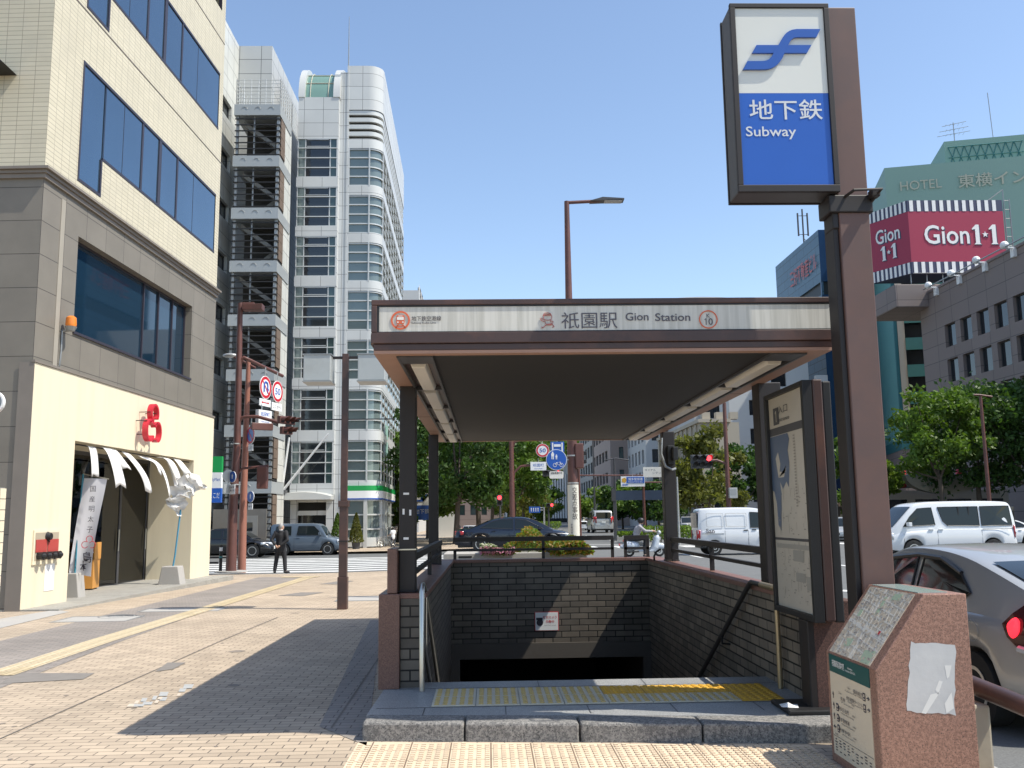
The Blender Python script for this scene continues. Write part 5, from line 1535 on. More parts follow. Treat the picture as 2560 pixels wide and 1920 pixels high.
# ================================================================ SIMPLE FAR BUILDINGS
def box_building(name, label, x0, x1, y0, y1, zt, mats, front=None, side=None, sidex='left', depth=.3, fr=None, gl=None, z0=-.3, rot=0, parapet=.0, nx=1, nz=1, t=.08):
    """a block with real window openings on the face towards the camera and on the face towards the road"""
    o = thing(name, label, 'building', (x0, y0, z0), rot)
    W_, D2, H_ = x1 - x0, y1 - y0, zt - z0
    mb = MB()
    hf = front or []; hs = side or []
    wall(mb, (0, 0), (W_, 0), 0, H_, hf, depth, 0)
    if sidex == 'left':
        wall(mb, (0, D2), (0, 0), 0, H_, hs, depth, 0); wall(mb, (W_, 0), (W_, D2), 0, H_, [], depth, 0)
    else:
        wall(mb, (W_, 0), (W_, D2), 0, H_, hs, depth, 0); wall(mb, (0, D2), (0, 0), 0, H_, [], depth, 0)
    wall(mb, (W_, D2), (0, D2), 0, H_, [], depth, 0)
    flat(mb, [(0, 0), (W_, 0), (W_, D2), (0, D2)], H_ - parapet, 0)
    mb.build('wall', mats, o)
    for h in hf: window(o, (0, 0), (W_, 0), h, depth, fr or m_dgrey, gl or m_tgd, nx, nz, t)
    for h in hs:
        if sidex == 'left': window(o, (0, D2), (0, 0), h, depth, fr or m_dgrey, gl or m_tgd, nx, nz, t)
        else: window(o, (W_, 0), (W_, D2), h, depth, fr or m_dgrey, gl or m_tgd, nx, nz, t)
    return o
m_pnk = pm('pinkish_render', (.34, .275, .245), .8, 0, .08, .1, stain=(.28, .23, .21), stain_amt=.3)
m_tan = brickmat('taupe_tile', (.25, .205, .19), (.225, .185, .17), (.11, .095, .09), 3.2, 1.65, .03, 0, .7, .2, .08, .06)
m_beige = pm('beige_stone', (.44, .39, .31), .8, 0, .1, .2)
m_lgrey = pm('light_grey_render', (.50, .51, .51), .7, 0, .07, .1)
m_mgrey = pm('mid_grey_cladding', (.22, .225, .23), .6, 0, .1, .1)
m_hgreen = pm('hotel_green', (.20, .33, .285), .6, 0, .06, .08)
m_hteal = pm('hotel_teal', (.035, .16, .17), .5, 0, .1, .1)
m_hturq = pm('turquoise_panel', (.16, .38, .36), .4, 0, .1, .3)
m_bclad = brickmat('blue_cladding', (.075, .14, .195), (.06, .12, .175), (.025, .05, .075), 3.0, 1.3, .06, .5, .35, .2, .1, .08)
m_navy = glassmat('navy_glass', (.015, .045, .12), .15, .2, .7)

p = aty(884, 1000, 175); q_ = aty(1088, 1000, 175)
box_building('left_office', 'dim brown office block behind the avenue trees on the left', p.x, q_.x, 175, 190, aty(985, 985, 175).z, m_tan, front=gridholes(1.2, q_.x - p.x - 1.2, 8, 1.0, 2.5, 3.4, 3, 1.9), side=[], gl=m_tg)
# white block far behind the tower
p = aty(868, 640, 130); q_ = aty(905, 640, 130); zt_ = aty(890, 627, 130).z
box_building('far_office', 'small white office block just visible behind the glass tower', p.x - 6, q_.x, 130, 150, zt_, m_lgrey, side=gridholes(2, 18, 5, 1.2, 3, 3.4, 10, 1.7), sidex='right')

# brown office with the sign roof on the right, its wall runs along the road
X45 = 45.0
nearY = 40.0
pl_ = atx(1985, 640, X45); farY = pl_.y
zb_top = (atx(1985, 645, X45).z + atx(2212, 527, X45).z) / 2
u = lambda y: farY - y          # along the wall from its far end
rows = []
wtop = [atx(*p, X45).z for p in ((2105, 670), (2110, 752), (2115, 845))]
pit2 = 3.45
ztop1 = sum(w_ + i * pit2 for i, w_ in enumerate(wtop)) / 3
uw = u(atx(2040, 700, X45).y)
br_ = thing('brown_office', 'taupe tiled office with rows of dark square windows on the right', 'building', (X45, farY, 0))
H_ = zb_top
holes = []
for r_ in range(6):
    for i in range(14):
        u0_ = uw + i * 3.0
        z1_ = ztop1 - r_ * pit2
        if z1_ - 2.2 > .5 and u0_ + 2.1 < farY - nearY: holes.append((u0_, u0_ + 2.05, z1_ - 2.25, z1_))
mb = MB(); Lw = farY - nearY
wall(mb, (0, 0), (0, -Lw), 0, H_, holes, .35, 0)
wall(mb, (25, 0), (0, 0), 0, H_, [], .3, 0); wall(mb, (0, -Lw), (25, -Lw), 0, H_, [], .3, 0); flat(mb, [(0, -Lw), (25, -Lw), (25, 0), (0, 0)], H_ - .02)
mb.box(-.08, .25, -Lw, .1, H_ + .001, H_ + .25)
mb.build('wall', m_tan, br_)
for h in holes: window(br_, (0, 0), (0, -Lw), h, .35, m_dgrey, m_tgd, 1, 1, .08)
mb = MB()
mb.box(-3.4, 4.5, -2.0, 5.0, H_ - 1.4, H_ + 1.0); mb.build('roof_block', m_beige if False else m_tan, br_, bevel=.1)
for i in range(7):
    y = -4 - i * 4.6; mb = MB()
    mb.ball((-.9, y, H_ + .35), .36, 10)
    mb.box(-1.0, .0, y - .05, y + .05, H_ + .1, H_ + .2); mb.box(-.3, -.0, y - .25, y + .25, H_ - .7, H_ + .099)
    mb.build('roof_floodlight', m_whiteg, br_)
mb = MB()
mb.tube([(-.95, -3, H_ + .15), (-.95, -34, H_ + .15)], .07, 6); mb.build('roof_pipe', m_grey, br_)
# billboard on its roof
fyb = farY - 1.0
a = aty(1960, 445, fyb); b = aty(2165, 445, fyb); c = aty(1960, 595, fyb)
bw_ = b.x - a.x; zt_ = (a.z + aty(2165, 420, fyb).z) / 2; zb_ = aty(2000, 590, fyb).z
bil = thing('roof_billboard', 'crimson rooftop billboard with white blackletter words and striped border', 'billboard', (a.x, fyb, zb_))
hb = zt_ - zb_; dl = 4.4
m_crim = pm('billboard_crimson', (.33, .022, .062), .5, 0, .05, .1); m_nv = pm('billboard_navy', (.045, .05, .10), .5, 0, .1)
sh_ = hb * .155
mb = MB(); 
FL = [(0, 0), (bw_, 0), (bw_, 3.5), (-2.4, dl)]
mb.prism(FL, sh_, hb - sh_); fcb = mb.build('face', m_crim, bil)
mb = MB(); mb.prism(FL, hb - sh_ + .001, hb); mb.prism(FL, 0, sh_ - .001)
bd_ = mb.build('border', m_nv, bil)
mb = MB()
for i in range(13):
    x = (i + .25) * bw_ / 12.6
    if x + .35 < bw_:
        for z0 in (hb - sh_ + .02, .02): mb.box(x, x + .38, -.035, -.004, z0, z0 + sh_ - .04)
mb.build('border_stripe', m_whiteg, bd_)
mb = MB()
dv = (Vector((0, 0)) - Vector((-2.4, dl))); ll = dv.length; dv.normalize(); nn = Vector((dv.y, -dv.x))
for i in range(9):
    for z0 in (hb - sh_ + .02, .02):
        s_ = (i + .3) * ll / 9.2; p0 = Vector((-2.4, dl)) + dv * s_; p1 = p0 + dv * .27
        mb.prism([(p0.x, p0.y), (p0.x + nn.x * .04, p0.y + nn.y * .04), (p1.x + nn.x * .04, p1.y + nn.y * .04), (p1.x, p1.y)], z0, z0 + sh_ - .04)
mb.build('border_stripe', m_whiteg, bd_)
def blk(body, M, w_, h_, nm='lettering'):
    t0 = text(body, M, m_nv, fcb, w=w_, h=h_, bold=.012, lift=.01); 
    t1 = text(body, M @ Matrix.Translation((-.12, .12, 0)), m_whiteg, fcb, w=w_, h=h_, bold=.012, lift=.05)
blk('Gion', fFront(bw_ * .40, 0, hb * .51), bw_ * .47, hb * .26); 
cm_ = Vector((-1.2, dl / 2, 0))
blk('Gion', frame((cm_.x, cm_.y, hb * .60), (dv.x, dv.y, 0), (0, 0, 1)), 3.0, hb * .20); 
def one_(mb, M, h, mi, dx=0.0): mb.prism([(dx + p[0] * h, p[1] * h) for p in ((-.16, -.5), (.2, -.5), (.13, -.42), (.13, .5), (-.02, .5), (-.22, .30), (-.22, .24), (-.07, .28), (-.07, -.42))], .0, .05, mi, M)
def eleven(M, h):
    q = MB()
    for (o_, mi, lf) in ((0, 1, 0), (.1, 0, .02)):
        M2 = M @ Matrix.Translation((-o_, o_, lf))
        one_(q, M2, h, mi, -.42 * h); one_(q, M2, h, mi, .42 * h)
        q.prism([(.16 * h * (1 if k % 2 == 0 else .42) * math.sin(k * math.pi / 5), .16 * h * (1 if k % 2 == 0 else .42) * math.cos(k * math.pi / 5)) for k in range(10)][::-1], 0, .05, mi, M2)
    q.build('lettering', [m_whiteg, m_nv], fcb)
eleven(fFront(bw_ * .80, 0, hb * .51), hb * .27); eleven(frame((cm_.x, cm_.y, hb * .36), (dv.x, dv.y, 0), (0, 0, 1)), hb * .2)
mb = MB()
for i in range(7):
    mb.tube([(i * bw_ / 6, .4, -.05), (i * bw_ / 6, .4, -1.0)], .06, 5); mb.tube([(i * bw_ / 6, -.2, -.05), (min(bw_, (i + 1) * bw_ / 6), -.2, -.05)], .04, 5)
for i in range(9):
    z = i * hb / 8; mb.tube([(bw_ + .3, .2, z), (bw_ + .9, .2, z)], .04, 4)
mb.tube([(bw_ + .3, .2, -.8), (bw_ + .3, .2, hb + 1.2)], .06, 5); mb.tube([(bw_ + .9, .2, -.8), (bw_ + .9, .2, hb + .2)], .06, 5); mb.tube([(bw_ + .3, .2, hb + 1.2), (bw_ - 1.4, .2, hb)], .05, 5)
mb.build('scaffold', m_grey, bil)
# hotel behind
hy = 108.0
hA = aty(1910, 363, hy); hB = aty(2212, 335, hy)
rz = R(-14)
hz = hA.z
hot = thing('green_hotel', 'tall pale green hotel tower with teal balcony bands behind the billboard', 'hotel', (hA.x, hy, 0), rz)
W_h, D_h = 46, 30
mb = MB()
HB = hz
# balcony side: recess with bands, on the front face from u=1.8 to 7
wall(mb, (0, 0), (W_h, 0), HB - 8.0, HB, [], .3, 0)
wall(mb, (.7, 0), (.95, 0), 9, HB - 8.0, [], .3, 2)
wall(mb, (10.5, 0), (W_h, 0), 0, HB - 8.0, gridholes(12, 44, 9, 1.5, 3.0, 3.25, 9, 1.8), .4, 0)
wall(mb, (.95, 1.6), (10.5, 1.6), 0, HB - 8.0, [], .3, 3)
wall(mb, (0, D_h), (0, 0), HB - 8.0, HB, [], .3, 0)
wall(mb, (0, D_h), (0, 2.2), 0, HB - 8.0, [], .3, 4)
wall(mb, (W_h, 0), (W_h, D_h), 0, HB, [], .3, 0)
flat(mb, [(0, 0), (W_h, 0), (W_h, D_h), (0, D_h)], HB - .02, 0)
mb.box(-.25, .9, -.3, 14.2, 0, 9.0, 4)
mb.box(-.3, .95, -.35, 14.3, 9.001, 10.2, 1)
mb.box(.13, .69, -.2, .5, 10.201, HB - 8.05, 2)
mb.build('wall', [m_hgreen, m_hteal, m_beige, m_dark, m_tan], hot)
mb = MB()
z = 10.2; i = 0
while z + 1 < HB - 8.6:
    mb.box(-.10, -.012, .5, 13.6, z + .001, min(z + 3.24, HB - 8.05)); z += 3.25
mb.build('turquoise_strip', m_hturq, hot)
mb = MB(); mb.box(-.2, .12, -.12, .48, 10.21, HB - 8.2); mb.build('teal_edge', m_hteal, hot); mb = MB(); mb.box(-.2, -.013, 13.61, 14.2, 10.21, HB - 8.2); mb.build('teal_edge', m_hteal, hot)
z = 4.6
while z < HB - 9:
    mb = MB(); mb.box(.96, 10.5, -.05, .12, z, z + 1.45); bal = mb.build('balcony', m_hteal if False else pm('balcony_green', (.065, .20, .165), .6) if 'balcony_green' not in MATS else MATS['balcony_green'], hot)
    z += 3.25
mb = MB()
z = 3.2
while z < HB - 10:
    mb.box(1.8, 3.0, 1.5, 1.58, z + 1.6, z + 3.0); mb.box(5.6, 7.2, 1.5, 1.58, z + 1.6, z + 3.0); z += 3.25
mb.build('balcony_door', m_tgd, hot)
z = 12
while z < HB - 9: 
    window(hot, (0, D_h), (0, 0), (D_h - 17.4, D_h - 15.6, z, z + 1.9), -.06, m_hteal, m_tgd); z += 3.25
for h in gridholes(12, 44, 9, 1.5, 3.0, 3.25, 9, 1.8):
    if h[1] < 22: window(hot, (0, 0), (W_h, 0), h, .4, m_hteal, m_tgd, 2)
mb = MB()       # open steel screen below the head of the facade
for i in range(8):
    mb.box(.2 + i * .75, .3 + i * .75, -.05, .1, HB - 10.2, HB - 8.05)
for i in range(7):
    mb.tube([(.25 + i * .75, 0, HB - 10.2), (1.0 + i * .75, 0, HB - 8.1)], .05, 4)
mb.build('screen', m_lgrey, hot)
ph = MB(); ph.box(8.0, 17.5, 4, 14, HB + .001, HB + 4.2); ph.build('penthouse', m_hgreen, hot)
ph = MB()
for i in range(9): ph.tube([(8.4 + i * .95, 3.95, HB + .6), (9.3 + i * .95, 3.95, HB + 3.4)], .05, 4); ph.tube([(9.3 + i * .95, 3.95, HB + .6), (8.4 + i * .95, 3.95, HB + 3.4)], .05, 4)
for z in (.6, 2.0, 3.4): ph.tube([(8.4, 3.95, HB + z), (17.1, 3.95, HB + z)], .06, 4)
ph.build('penthouse_lattice', m_hteal, hot)
ph = MB(); ph.tube([(9.5, 5, HB + 4.2), (9.5, 5, HB + 7.0)], .06, 5)
for z in (5.6, 6.2, 6.9):
    ph.tube([(8.2 - .5 * (7 - z), 5, HB + z - .3), (11 + .3 * (7 - z), 5, HB + z + .1)], .035, 4)
    for k in range(5): ph.tube([(8.6 + k * .5, 4.6, HB + z - .2), (8.6 + k * .5, 5.4, HB + z - .2)], .02, 4)
ph.tube([(14, 5, HB + 4.2), (13.8, 5, HB + 10.5)], .05, 5); ph.build('roof_antenna', m_grey, hot)
m_let = pm('hotel_lettering', (.40, .42, .33), .5, 0, .1)
text('HOTEL', fFront(4.0, -.02, HB - 2.55), m_let, hot, w=4.7, h=1.15, lift=.15); text('東横イン', fFront(12.0, -.02, HB - 2.55), m_let, hot, w=7.6, h=1.7, lift=.15, bold=.008)
text('東横イン', frame((-.02, 9.5, HB - 5.0), (0, -1, 0), (0, 0, 1)), m_hteal, hot, w=9.0, h=2.0, lift=.15, bold=.008)
# blue clad tower
bA = atx(1767, 497, X45)
bF = atx(1675, 576, X45)
bt_ = thing('blue_tower', 'dark blue clad tower with red rooftop lettering behind the canopy', 'building', (X45, bA.y, 0))
zt_ = (bA.z + bF.z) / 2; Ld = bF.y - bA.y
mb = MB()
sh2 = [(0, Ld, zt_ - 9.0, zt_ - 7.0)]
fh = []
for r_ in range(9): fh.append((2.3, 3.6, zt_ - 14.5 - r_ * 3.7, zt_ - 12.4 - r_ * 3.7))
wall(mb, (0, Ld), (0, 0), 0, zt_, [(.01, Ld - .01, zt_ - 9.0, zt_ - 7.2)], .3, 0)
wall(mb, (0, 0), (30, 0), 0, zt_, [(.01, 29, zt_ - 9.0, zt_ - 7.2)] + fh, .3, 1)
wall(mb, (30, 0), (30, Ld), 0, zt_, [], .3, 1); wall(mb, (30, Ld), (0, Ld), 0, zt_, [], .3, 1); flat(mb, [(0, 0), (30, 0), (30, Ld), (0, Ld)], zt_ - .02, 1)
mb.build('wall', [m_bclad, m_navy], bt_)
mb = MB(); mb.box(.3, 29, .3, Ld - .3, zt_ - 9.2, zt_ - 7.0); mb.build('dark_band', m_black, bt_)
m_winrefl = pm('white_reflection', (.62, .66, .70), .6, 0, .05)  # bright reflection on the tower windows, put into a flat pane colour
for h in fh: window(bt_, (0, 0), (30, 0), h, .1, m_navy, m_winrefl)
mb = MB()
for r_ in range(3):
    for i in range(14):
        yb_ = 1 + i * (Ld - 2) / 14
        if r_ == 1 or i % 3 != 1: mb.box(-.03, -.004, yb_, yb_ + (Ld - 2) / 14 - .5, 17.5 - r_ * 4.5, 19.2 - r_ * 4.5)
mb.build('window_strip', m_tgb, bt_)
m_rlet = pm('red_lettering', (.48, .09, .08), .5, 0, .08)
text('三好不動産ビル', frame((-.02, Ld * .34, zt_ - 4.0), (0, -1, 0), (0, 0, 1)), m_rlet, bt_, w=11, h=2.6, lift=.15, bold=.008)
mb = MB()
for i, w_ in enumerate((2.6, 2.0, 2.6)): mb.box(4.2 - w_ / 2 + .6, 4.2 + w_ / 2 + .6, -.15, -.004, zt_ - 2.6 - i * 1.15, zt_ - 1.95 - i * 1.15)
mb.build('emblem', m_rlet, bt_)
for (x, y) in ((.8, Ld * .42), (2.2, .8)):
    mb = MB()
    mb.tube([(x, y, zt_), (x, y, zt_ + 5.6)], .12, 6)
    for s_ in (-1, 1): mb.tube([(x + s_ * .7, y, zt_ + 1.6), (x + s_ * .7, y, zt_ + 5.0)], .13, 6)
    for z in (1.8, 4.6): mb.tube([(x - .7, y, zt_ + z), (x + .7, y, zt_ + z)], .05, 4)
    mb.tube([(x, y, zt_ + 1.2), (x + 1.3, y, zt_)], .05, 4)
    mb.build('roof_antenna', m_dgrey, bt_)
vs_ = aty(1776, 862, bA.y - 6)
vsn = thing('tower_sign', 'tall narrow white vertical sign beside the blue tower', 'sign', (vs_.x, bA.y - 6, 0))
mb = MB(); mb.box(-.75, .75, -.3, .3, 4, vs_.z + 3); mb.build('panel', m_lgrey, vsn)
text('S SUNホテル'.replace('ホテル', ''), frame((0, -.3, vs_.z - 3.5), (0, 0, -1), (1, 0, 0)), m_ink, vsn, w=3.8, h=.9)
# row beyond the crossing on the right, seen under the canopy
o = thing('arched_hall', 'far pale building with a curved roof left of the blue tower', 'building', (38, 230, 0))
za = aty(1640, 640, 230).z; mb = MB()
mb.prism([(0, 0), (34, 0)] + [(34 - 34 * k / 12, za - 12 + 12 * math.sin(math.pi * (.32 + .36 * k / 12))) for k in range(13)], -18, 0, 0, fFront(0, 0, 0)); mb.build('hall', m_lgrey, o)
def px_block(name, label, xl, xr, ytop, Y, D2, mats, front=None, side=None, side_px=None, **kw):
    a = aty(xl, ytop, Y); b = aty(xr, ytop, Y)
    return box_building(name, label, a.x, b.x, Y, Y + D2, a.z, mats, front, side, 'left', **kw), b.x - a.x, a.z
o, w1, h1 = None, 0, 0
def zat(y, Y): return aty(1400, y, Y).z
# light grey block right of the beige one
Y = 118
a = aty(1576, 900, Y); b = aty(1652, 900, Y)
box_building('grey_office', 'light grey office block with small dark windows behind the right posts', a.x, b.x + 6, Y, Y + 5, zat(790, Y) + 6, m_lgrey, front=gridholes(2.6, 4.4, 1, 0, 3.5, 3.7, 6, 2.0) + gridholes(5.6, 7.6, 1, 0, 3.5, 3.7, 6, 1.9), side=[])
# beige low building with a sunlit corner
Y = 104
a = aty(1513, 920, Y); b = aty(1572, 920, Y); zt_ = zat(914, Y)
hs = [(1.5 + i * 2.6, 3.0 + i * 2.6, zz, zz + 2.3) for i in range(9) for zz in (zt_ - 4.2, zt_ - 8.4, 2.0)]
bh = box_building('beige_hall', 'low beige stone building with tall windows seen under the canopy at right', a.x, b.x, Y, Y + 26, zt_, m_beige, front=[(1.2, 2.0, zt_ - 4.4, zt_ - 2.4), (3.6, 4.4, zt_ - 4.4, zt_ - 2.4), (1.2, 2.4, 2, 5)], depth=.45, side=hs)
mb = MB(); mb.box(-.3, b.x - a.x + .3, -.3, 26, zt_ + .301, zt_ + .7)
for i in range(10): mb.box(-.18, -.004, 26 - .95 - i * 2.6, 26 - .25 - i * 2.6, 0, zt_ + .25)
for i in range(3): mb.box(.3 + i * 1.6, 1.2 + i * 1.6, .2, 1.2, zt_ + .701, zt_ + 1.5)
mb.build('pilaster', m_beige, bh)
# banded office behind it
Y = 132
a = aty(1500, 900, Y); b = aty(1600, 900, Y); zt_ = zat(850, Y); ww = b.x - a.x
box_building('banded_office', 'grey office with long dark ribbon windows behind the beige building', a.x, b.x, Y, Y + 20, zt_, m_lgrey, front=[(1, ww - 1, zt_ - 3.4 - k * 3.7, zt_ - 1.5 - k * 3.7) for k in range(6)], nx=14, t=.07, side=[])
# striped office along the road, and the pinkish office
Y0 = 152; 
a = aty(1395, 960, Y0); b = aty(1432, 960, Y0)
hs = []
D2 = 46
for k in range(9):
    for i in range(12): hs.append((1 + i * 3.7, 1 + i * 3.7 + 2.0, 3.4 + k * 3.6, 5.7 + k * 3.6))
box_building('striped_office', 'white office with close black windows beyond the right rear post', a.x, a.x + 26, Y0, Y0 + D2, 33, m_lgrey, front=gridholes(1.0, 24, 12, .8, 3.4, 3.6, 8, 2.2), side=hs, depth=.35)
Y0 = 172
a = aty(1318, 960, Y0); b = aty(1394, 960, Y0); ww = b.x - a.x
hs = gridholes(1.6, 7.0, 3, 1.4, 4, 4.2, 8, 2.3) + gridholes(ww * .62, ww * .62 + 5.6, 3, 1.4, 4, 4.2, 8, 2.3)
box_building('pink_office', 'pinkish brown office with paired dark windows under the canopy edge', a.x, b.x, Y0, Y0 + 30, 37, m_pnk, front=hs, side=[(2 + i * 5, 5.6 + i * 5, 4 + k * 4.2, 6.0 + k * 4.2) for k in range(8) for i in range(5)], gl=m_tg)
Y0 = 214
a = aty(1283, 960, Y0); b = aty(1322, 960, Y0)
box_building('grey_tower', 'mid grey tower with teal glass side beyond the pinkish office', a.x, b.x + 8, Y0, Y0 + 40, 46, m_mgrey, front=[], side=[(2 + i * 6, 6 + i * 6, 4 + k * 4, 6.6 + k * 4) for k in range(11) for i in range(6)], gl=m_tg)
Y0 = 268
a = aty(1242, 960, Y0); b = aty(1285, 960, Y0)
box_building('hazy_tower', 'pale grey tower far down the street behind the rust brown pole', a.x, b.x + 6, Y0, Y0 + 40, 54, m_mgrey, front=gridholes(2, b.x - a.x - 1, 5, 1.5, 4, 4, 12, 2.2), side=[], gl=m_tg)
# fin building closing the view behind the trees
Y0 = 300
a = aty(1086, 1100, Y0); b = aty(1232, 1100, Y0); zt_ = zat(1020, Y0)
ob = thing('finned_office', 'far dark office with tall white vertical fins behind the left trees', 'building', (a.x, Y0, -.3))
mb = MB(); mb.box(0, b.x - a.x, .6, 30, 0, zt_); mb.build('wall', m_tgd, ob)
mb = MB(); n = 26
for i in range(n + 1):
    x = (b.x - a.x) * i / n; mb.box(x, x + .55, 0, .598, 1.5, zt_)
mb.build('fins', m_whiteg, ob)
mb = MB()
for k in range(7): mb.box(.56, b.x - a.x, .35, .596, 3 + k * 4, 3.35 + k * 4)
mb.build('floor_band', m_mgrey, ob)
a = aty(1225, 960, 330)
box_building('distant_slab', 'bluish grey slab office at the far end of the street', a.x - 8, a.x + 12, 330, 360, 52, m_mgrey, front=gridholes(1, 19, 6, .8, 4, 4, 11, 2.4), side=[], gl=m_tg)
# ================================================================ VEHICLES
m_cglass = glassmat('car_glass', (.012, .017, .018), .04, 0, .45)
m_cglassg = glassmat('car_glass_green', (.07, .11, .08), .03, 0, .9)
m_trim = pm('black_trim', (.016, .016, .017), .45, 0, .1)
m_alloy = pm('alloy', (.50, .50, .50), .3, .8, .08)
m_headl = pm('headlamp_lens', (.62, .64, .66), .1, .3, .1)
m_tail = pm('tail_lamp_lens', (.42, .015, .02), .18, 0, .1, coat=.8)
m_plate = pm('number_plate', (.72, .73, .70), .45, 0, .05)
def interp(tab, x):
    if x <= tab[0][0]: return tab[0][1]
    for (a, b), (c, d) in zip(tab[:-1], tab[1:]):
        if x <= c:
            t = (x - a) / (c - a) if c > a else 0
            return b + (d - b) * t
    return tab[-1][1]
def smooth_tab(tab, n=3):
    for _ in range(n):
        out = [tab[0]]
        for (a, b), (c, d) in zip(tab[:-1], tab[1:]):
            out += [(a * .75 + c * .25, b * .75 + d * .25), (a * .25 + c * .75, b * .25 + d * .75)]
        out.append(tab[-1]); tab = out
    return tab
def car(name, label, paint, L, W, top, roof, belt, wheels, wr, glass_side, ws, rw, doors=(), sill=.26, nose=.35, tail=.4, tuck=.80, bulge=.96, gl=None, group=None, alloy=5, sm=2, lampz=None, tailz=None, seams=True, rimr=.62, plan=(3.0, .16), handles=(), hub=None, wiper=False, cat='car', mirror=None, plates=True):
    """x forward, z up.  top: hood-belt-deck line [(x,z)], roof: roof line [(x,z)], belt: shoulder line [(x,z)]"""
    root = thing(name, label, cat, (0, 0, 0), 0, group)
    gl = gl or m_cglass
    top = smooth_tab(top, sm); roof = smooth_tab(roof, sm); belt = smooth_tab(belt, sm)
    x0, x1 = -L / 2, L / 2
    N = int(L / .06)
    xs = sorted(set([x0 + (x1 - x0) * i / N for i in range(N + 1)]))
    def hw(x):
        k = abs(x) / (L / 2); return W / 2 * (1 - plan[1] * max(0, (k - .45) / .55) ** plan[0])
    AR = wr * 1.16
    def zb(x):
        z = sill + (.06 * max(0, abs(x) / (L / 2) - .8) / .2)
        for wx in wheels:
            d = abs(x - wx)
            if d < AR: z = max(z, wr + math.sqrt(max(0, AR * AR - d * d)))
        return z
    mb = MB(); P = 15
    for x in xs:
        zt, zs = interp(top, x), min(interp(belt, x), interp(top, x) - .015)
        e = min((x1 - x), (x - x0))
        b = zb(x)
        b = min(b, zs - .02)
        w_ = hw(x)
        if e < .12: w_ *= .94 + .06 * math.sqrt(e / .12)
        h = zs - b
        prof = [(w_ * .5, b), (w_ * .93, b), (w_ * .975, b + h * .15), (w_ * .995, b + h * .45), (w_, b + h * .62), (w_ * .985, b + h * .85), (w_ * .965, zs), (w_ * .90, zs + (zt - zs) * .6), (w_ * .72, zs + (zt - zs) * .93), (0, zt + .012)]
        row = prof + [(-a, z) for a, z in reversed(prof[:-1])]
        for a, z in row: mb.v.append(Vector((x, a, z)))
    P = 19
    for i in range(len(xs) - 1):
        for j in range(P - 1):
            mb.f.append([i * P + j, i * P + j + 1, (i + 1) * P + j + 1, (i + 1) * P + j][::-1]); mb.m.append(0)
    mb.f.append(list(range(P))); mb.m.append(0)
    mb.f.append(list(reversed(range((len(xs) - 1) * P, len(xs) * P)))); mb.m.append(0)
    # greenhouse
    ra, rb = roof[0][0], roof[-1][0]
    M_ = int((rb - ra) / .05)
    gx = [ra + (rb - ra) * i / M_ for i in range(M_ + 1)]
    def gsec(x):
        zr = interp(roof, x); zl = min(interp(belt, x), interp(top, x)) - .02
        w0 = hw(x) * bulge; f = clamp((zr - zl) / max(.01, (max(r_[1] for r_ in roof) - zl)))
        w1 = w0 * (1 - (1 - tuck) * f)
        return zl, zr, w0, w1
    base = len(mb.v); Q = 13
    for x in gx:
        zl, zr, w0, w1 = gsec(x)
        h = max(0.004, zr - zl)
        r_ = min(.07, h * .4)
        pr = [(w0, zl), (w0 + (w1 - w0) * .5, zl + (h - r_) * .5), (w1, zr - r_), (w1 * .975, zr - r_ * .4), (w1 * .90, zr - r_ * .1), (w1 * .5, zr + .008), (0, zr + .014)]
        row = pr + [(-a, z) for a, z in reversed(pr[:-1])]
        for a, z in row: mb.v.append(Vector((x, a, z)))
    for i in range(len(gx) - 1):
        for j in range(Q - 1):
            mb.f.append([base + i * Q + j, base + i * Q + j + 1, base + (i + 1) * Q + j + 1, base + (i + 1) * Q + j][::-1]); mb.m.append(0)
    mb.f.append([base + k for k in range(Q)]); mb.m.append(0)
    mb.f.append([base + (len(gx) - 1) * Q + k for k in reversed(range(Q))]); mb.m.append(0)
    mb.box(x0 + .12, x1 - .12, -W * .38, W * .38, sill - .06, wr + .28, 1)
    body = mb.build('body', [paint, m_trim], root, smooth=35)
    def side_y(x, z):
        zl, zr, w0, w1 = gsec(x)
        hh_ = max(.01, zr - zl); h = max(.02, hh_ - min(.07, hh_ * .4)); t = clamp((z - zl) / h)
        return w0 + (w1 - w0) * t
    for s in (1, -1):
        for poly in glass_side:
            # rounded outline with extra points along edges
            pts = []
            n = len(poly)
            for i in range(n):
                a, b = Vector(poly[i]), Vector(poly[(i + 1) % n])
                for k in range(5): pts.append(a.lerp(b, k / 5))
            q = MB(); c = sum((p for p in pts), Vector((0, 0))) / len(pts)
            vs = [(p.x, s * (side_y(p.x, p.y) + .012), p.y) for p in pts] + [(c.x, s * (side_y(c.x, c.y) + .012), c.y)]
            m = len(pts)
            fs = [((i, (i + 1) % m, m) if s > 0 else ((i + 1) % m, i, m)) for i in range(m)]
            q.add(vs, fs); 
            g = q.build('window', gl, root)
            q = MB(); q.tube([vs[i] for i in range(m)] + [vs[0]], .011, 4, caps=False); q.build('window_trim', m_trim, g)
    def screen(xa, xb, nm, k):
        q = MB(); n = 8; vs = []; fs = []
        for i in range(n + 1):
            x = xa + (xb - xa) * i / n
            zl, zr, w0, w1 = gsec(x)
            h = zr - zl; 
            for j in range(9):
                y = (j / 8 * 2 - 1) * w1 * k
                vs.append((x, y, zr + .022 - .010 * abs(j / 4 - 1) ** 2))
        for i in range(n):
            for j in range(8): fs.append((i * 9 + j, (i + 1) * 9 + j, (i + 1) * 9 + j + 1, i * 9 + j + 1) if xb > xa else (i * 9 + j, i * 9 + j + 1, (i + 1) * 9 + j + 1, (i + 1) * 9 + j))
        q.add(vs, fs); q.build(nm, m_cglass, root, smooth=60)
    if ws: screen(ws[0], ws[1], 'windscreen', .90)
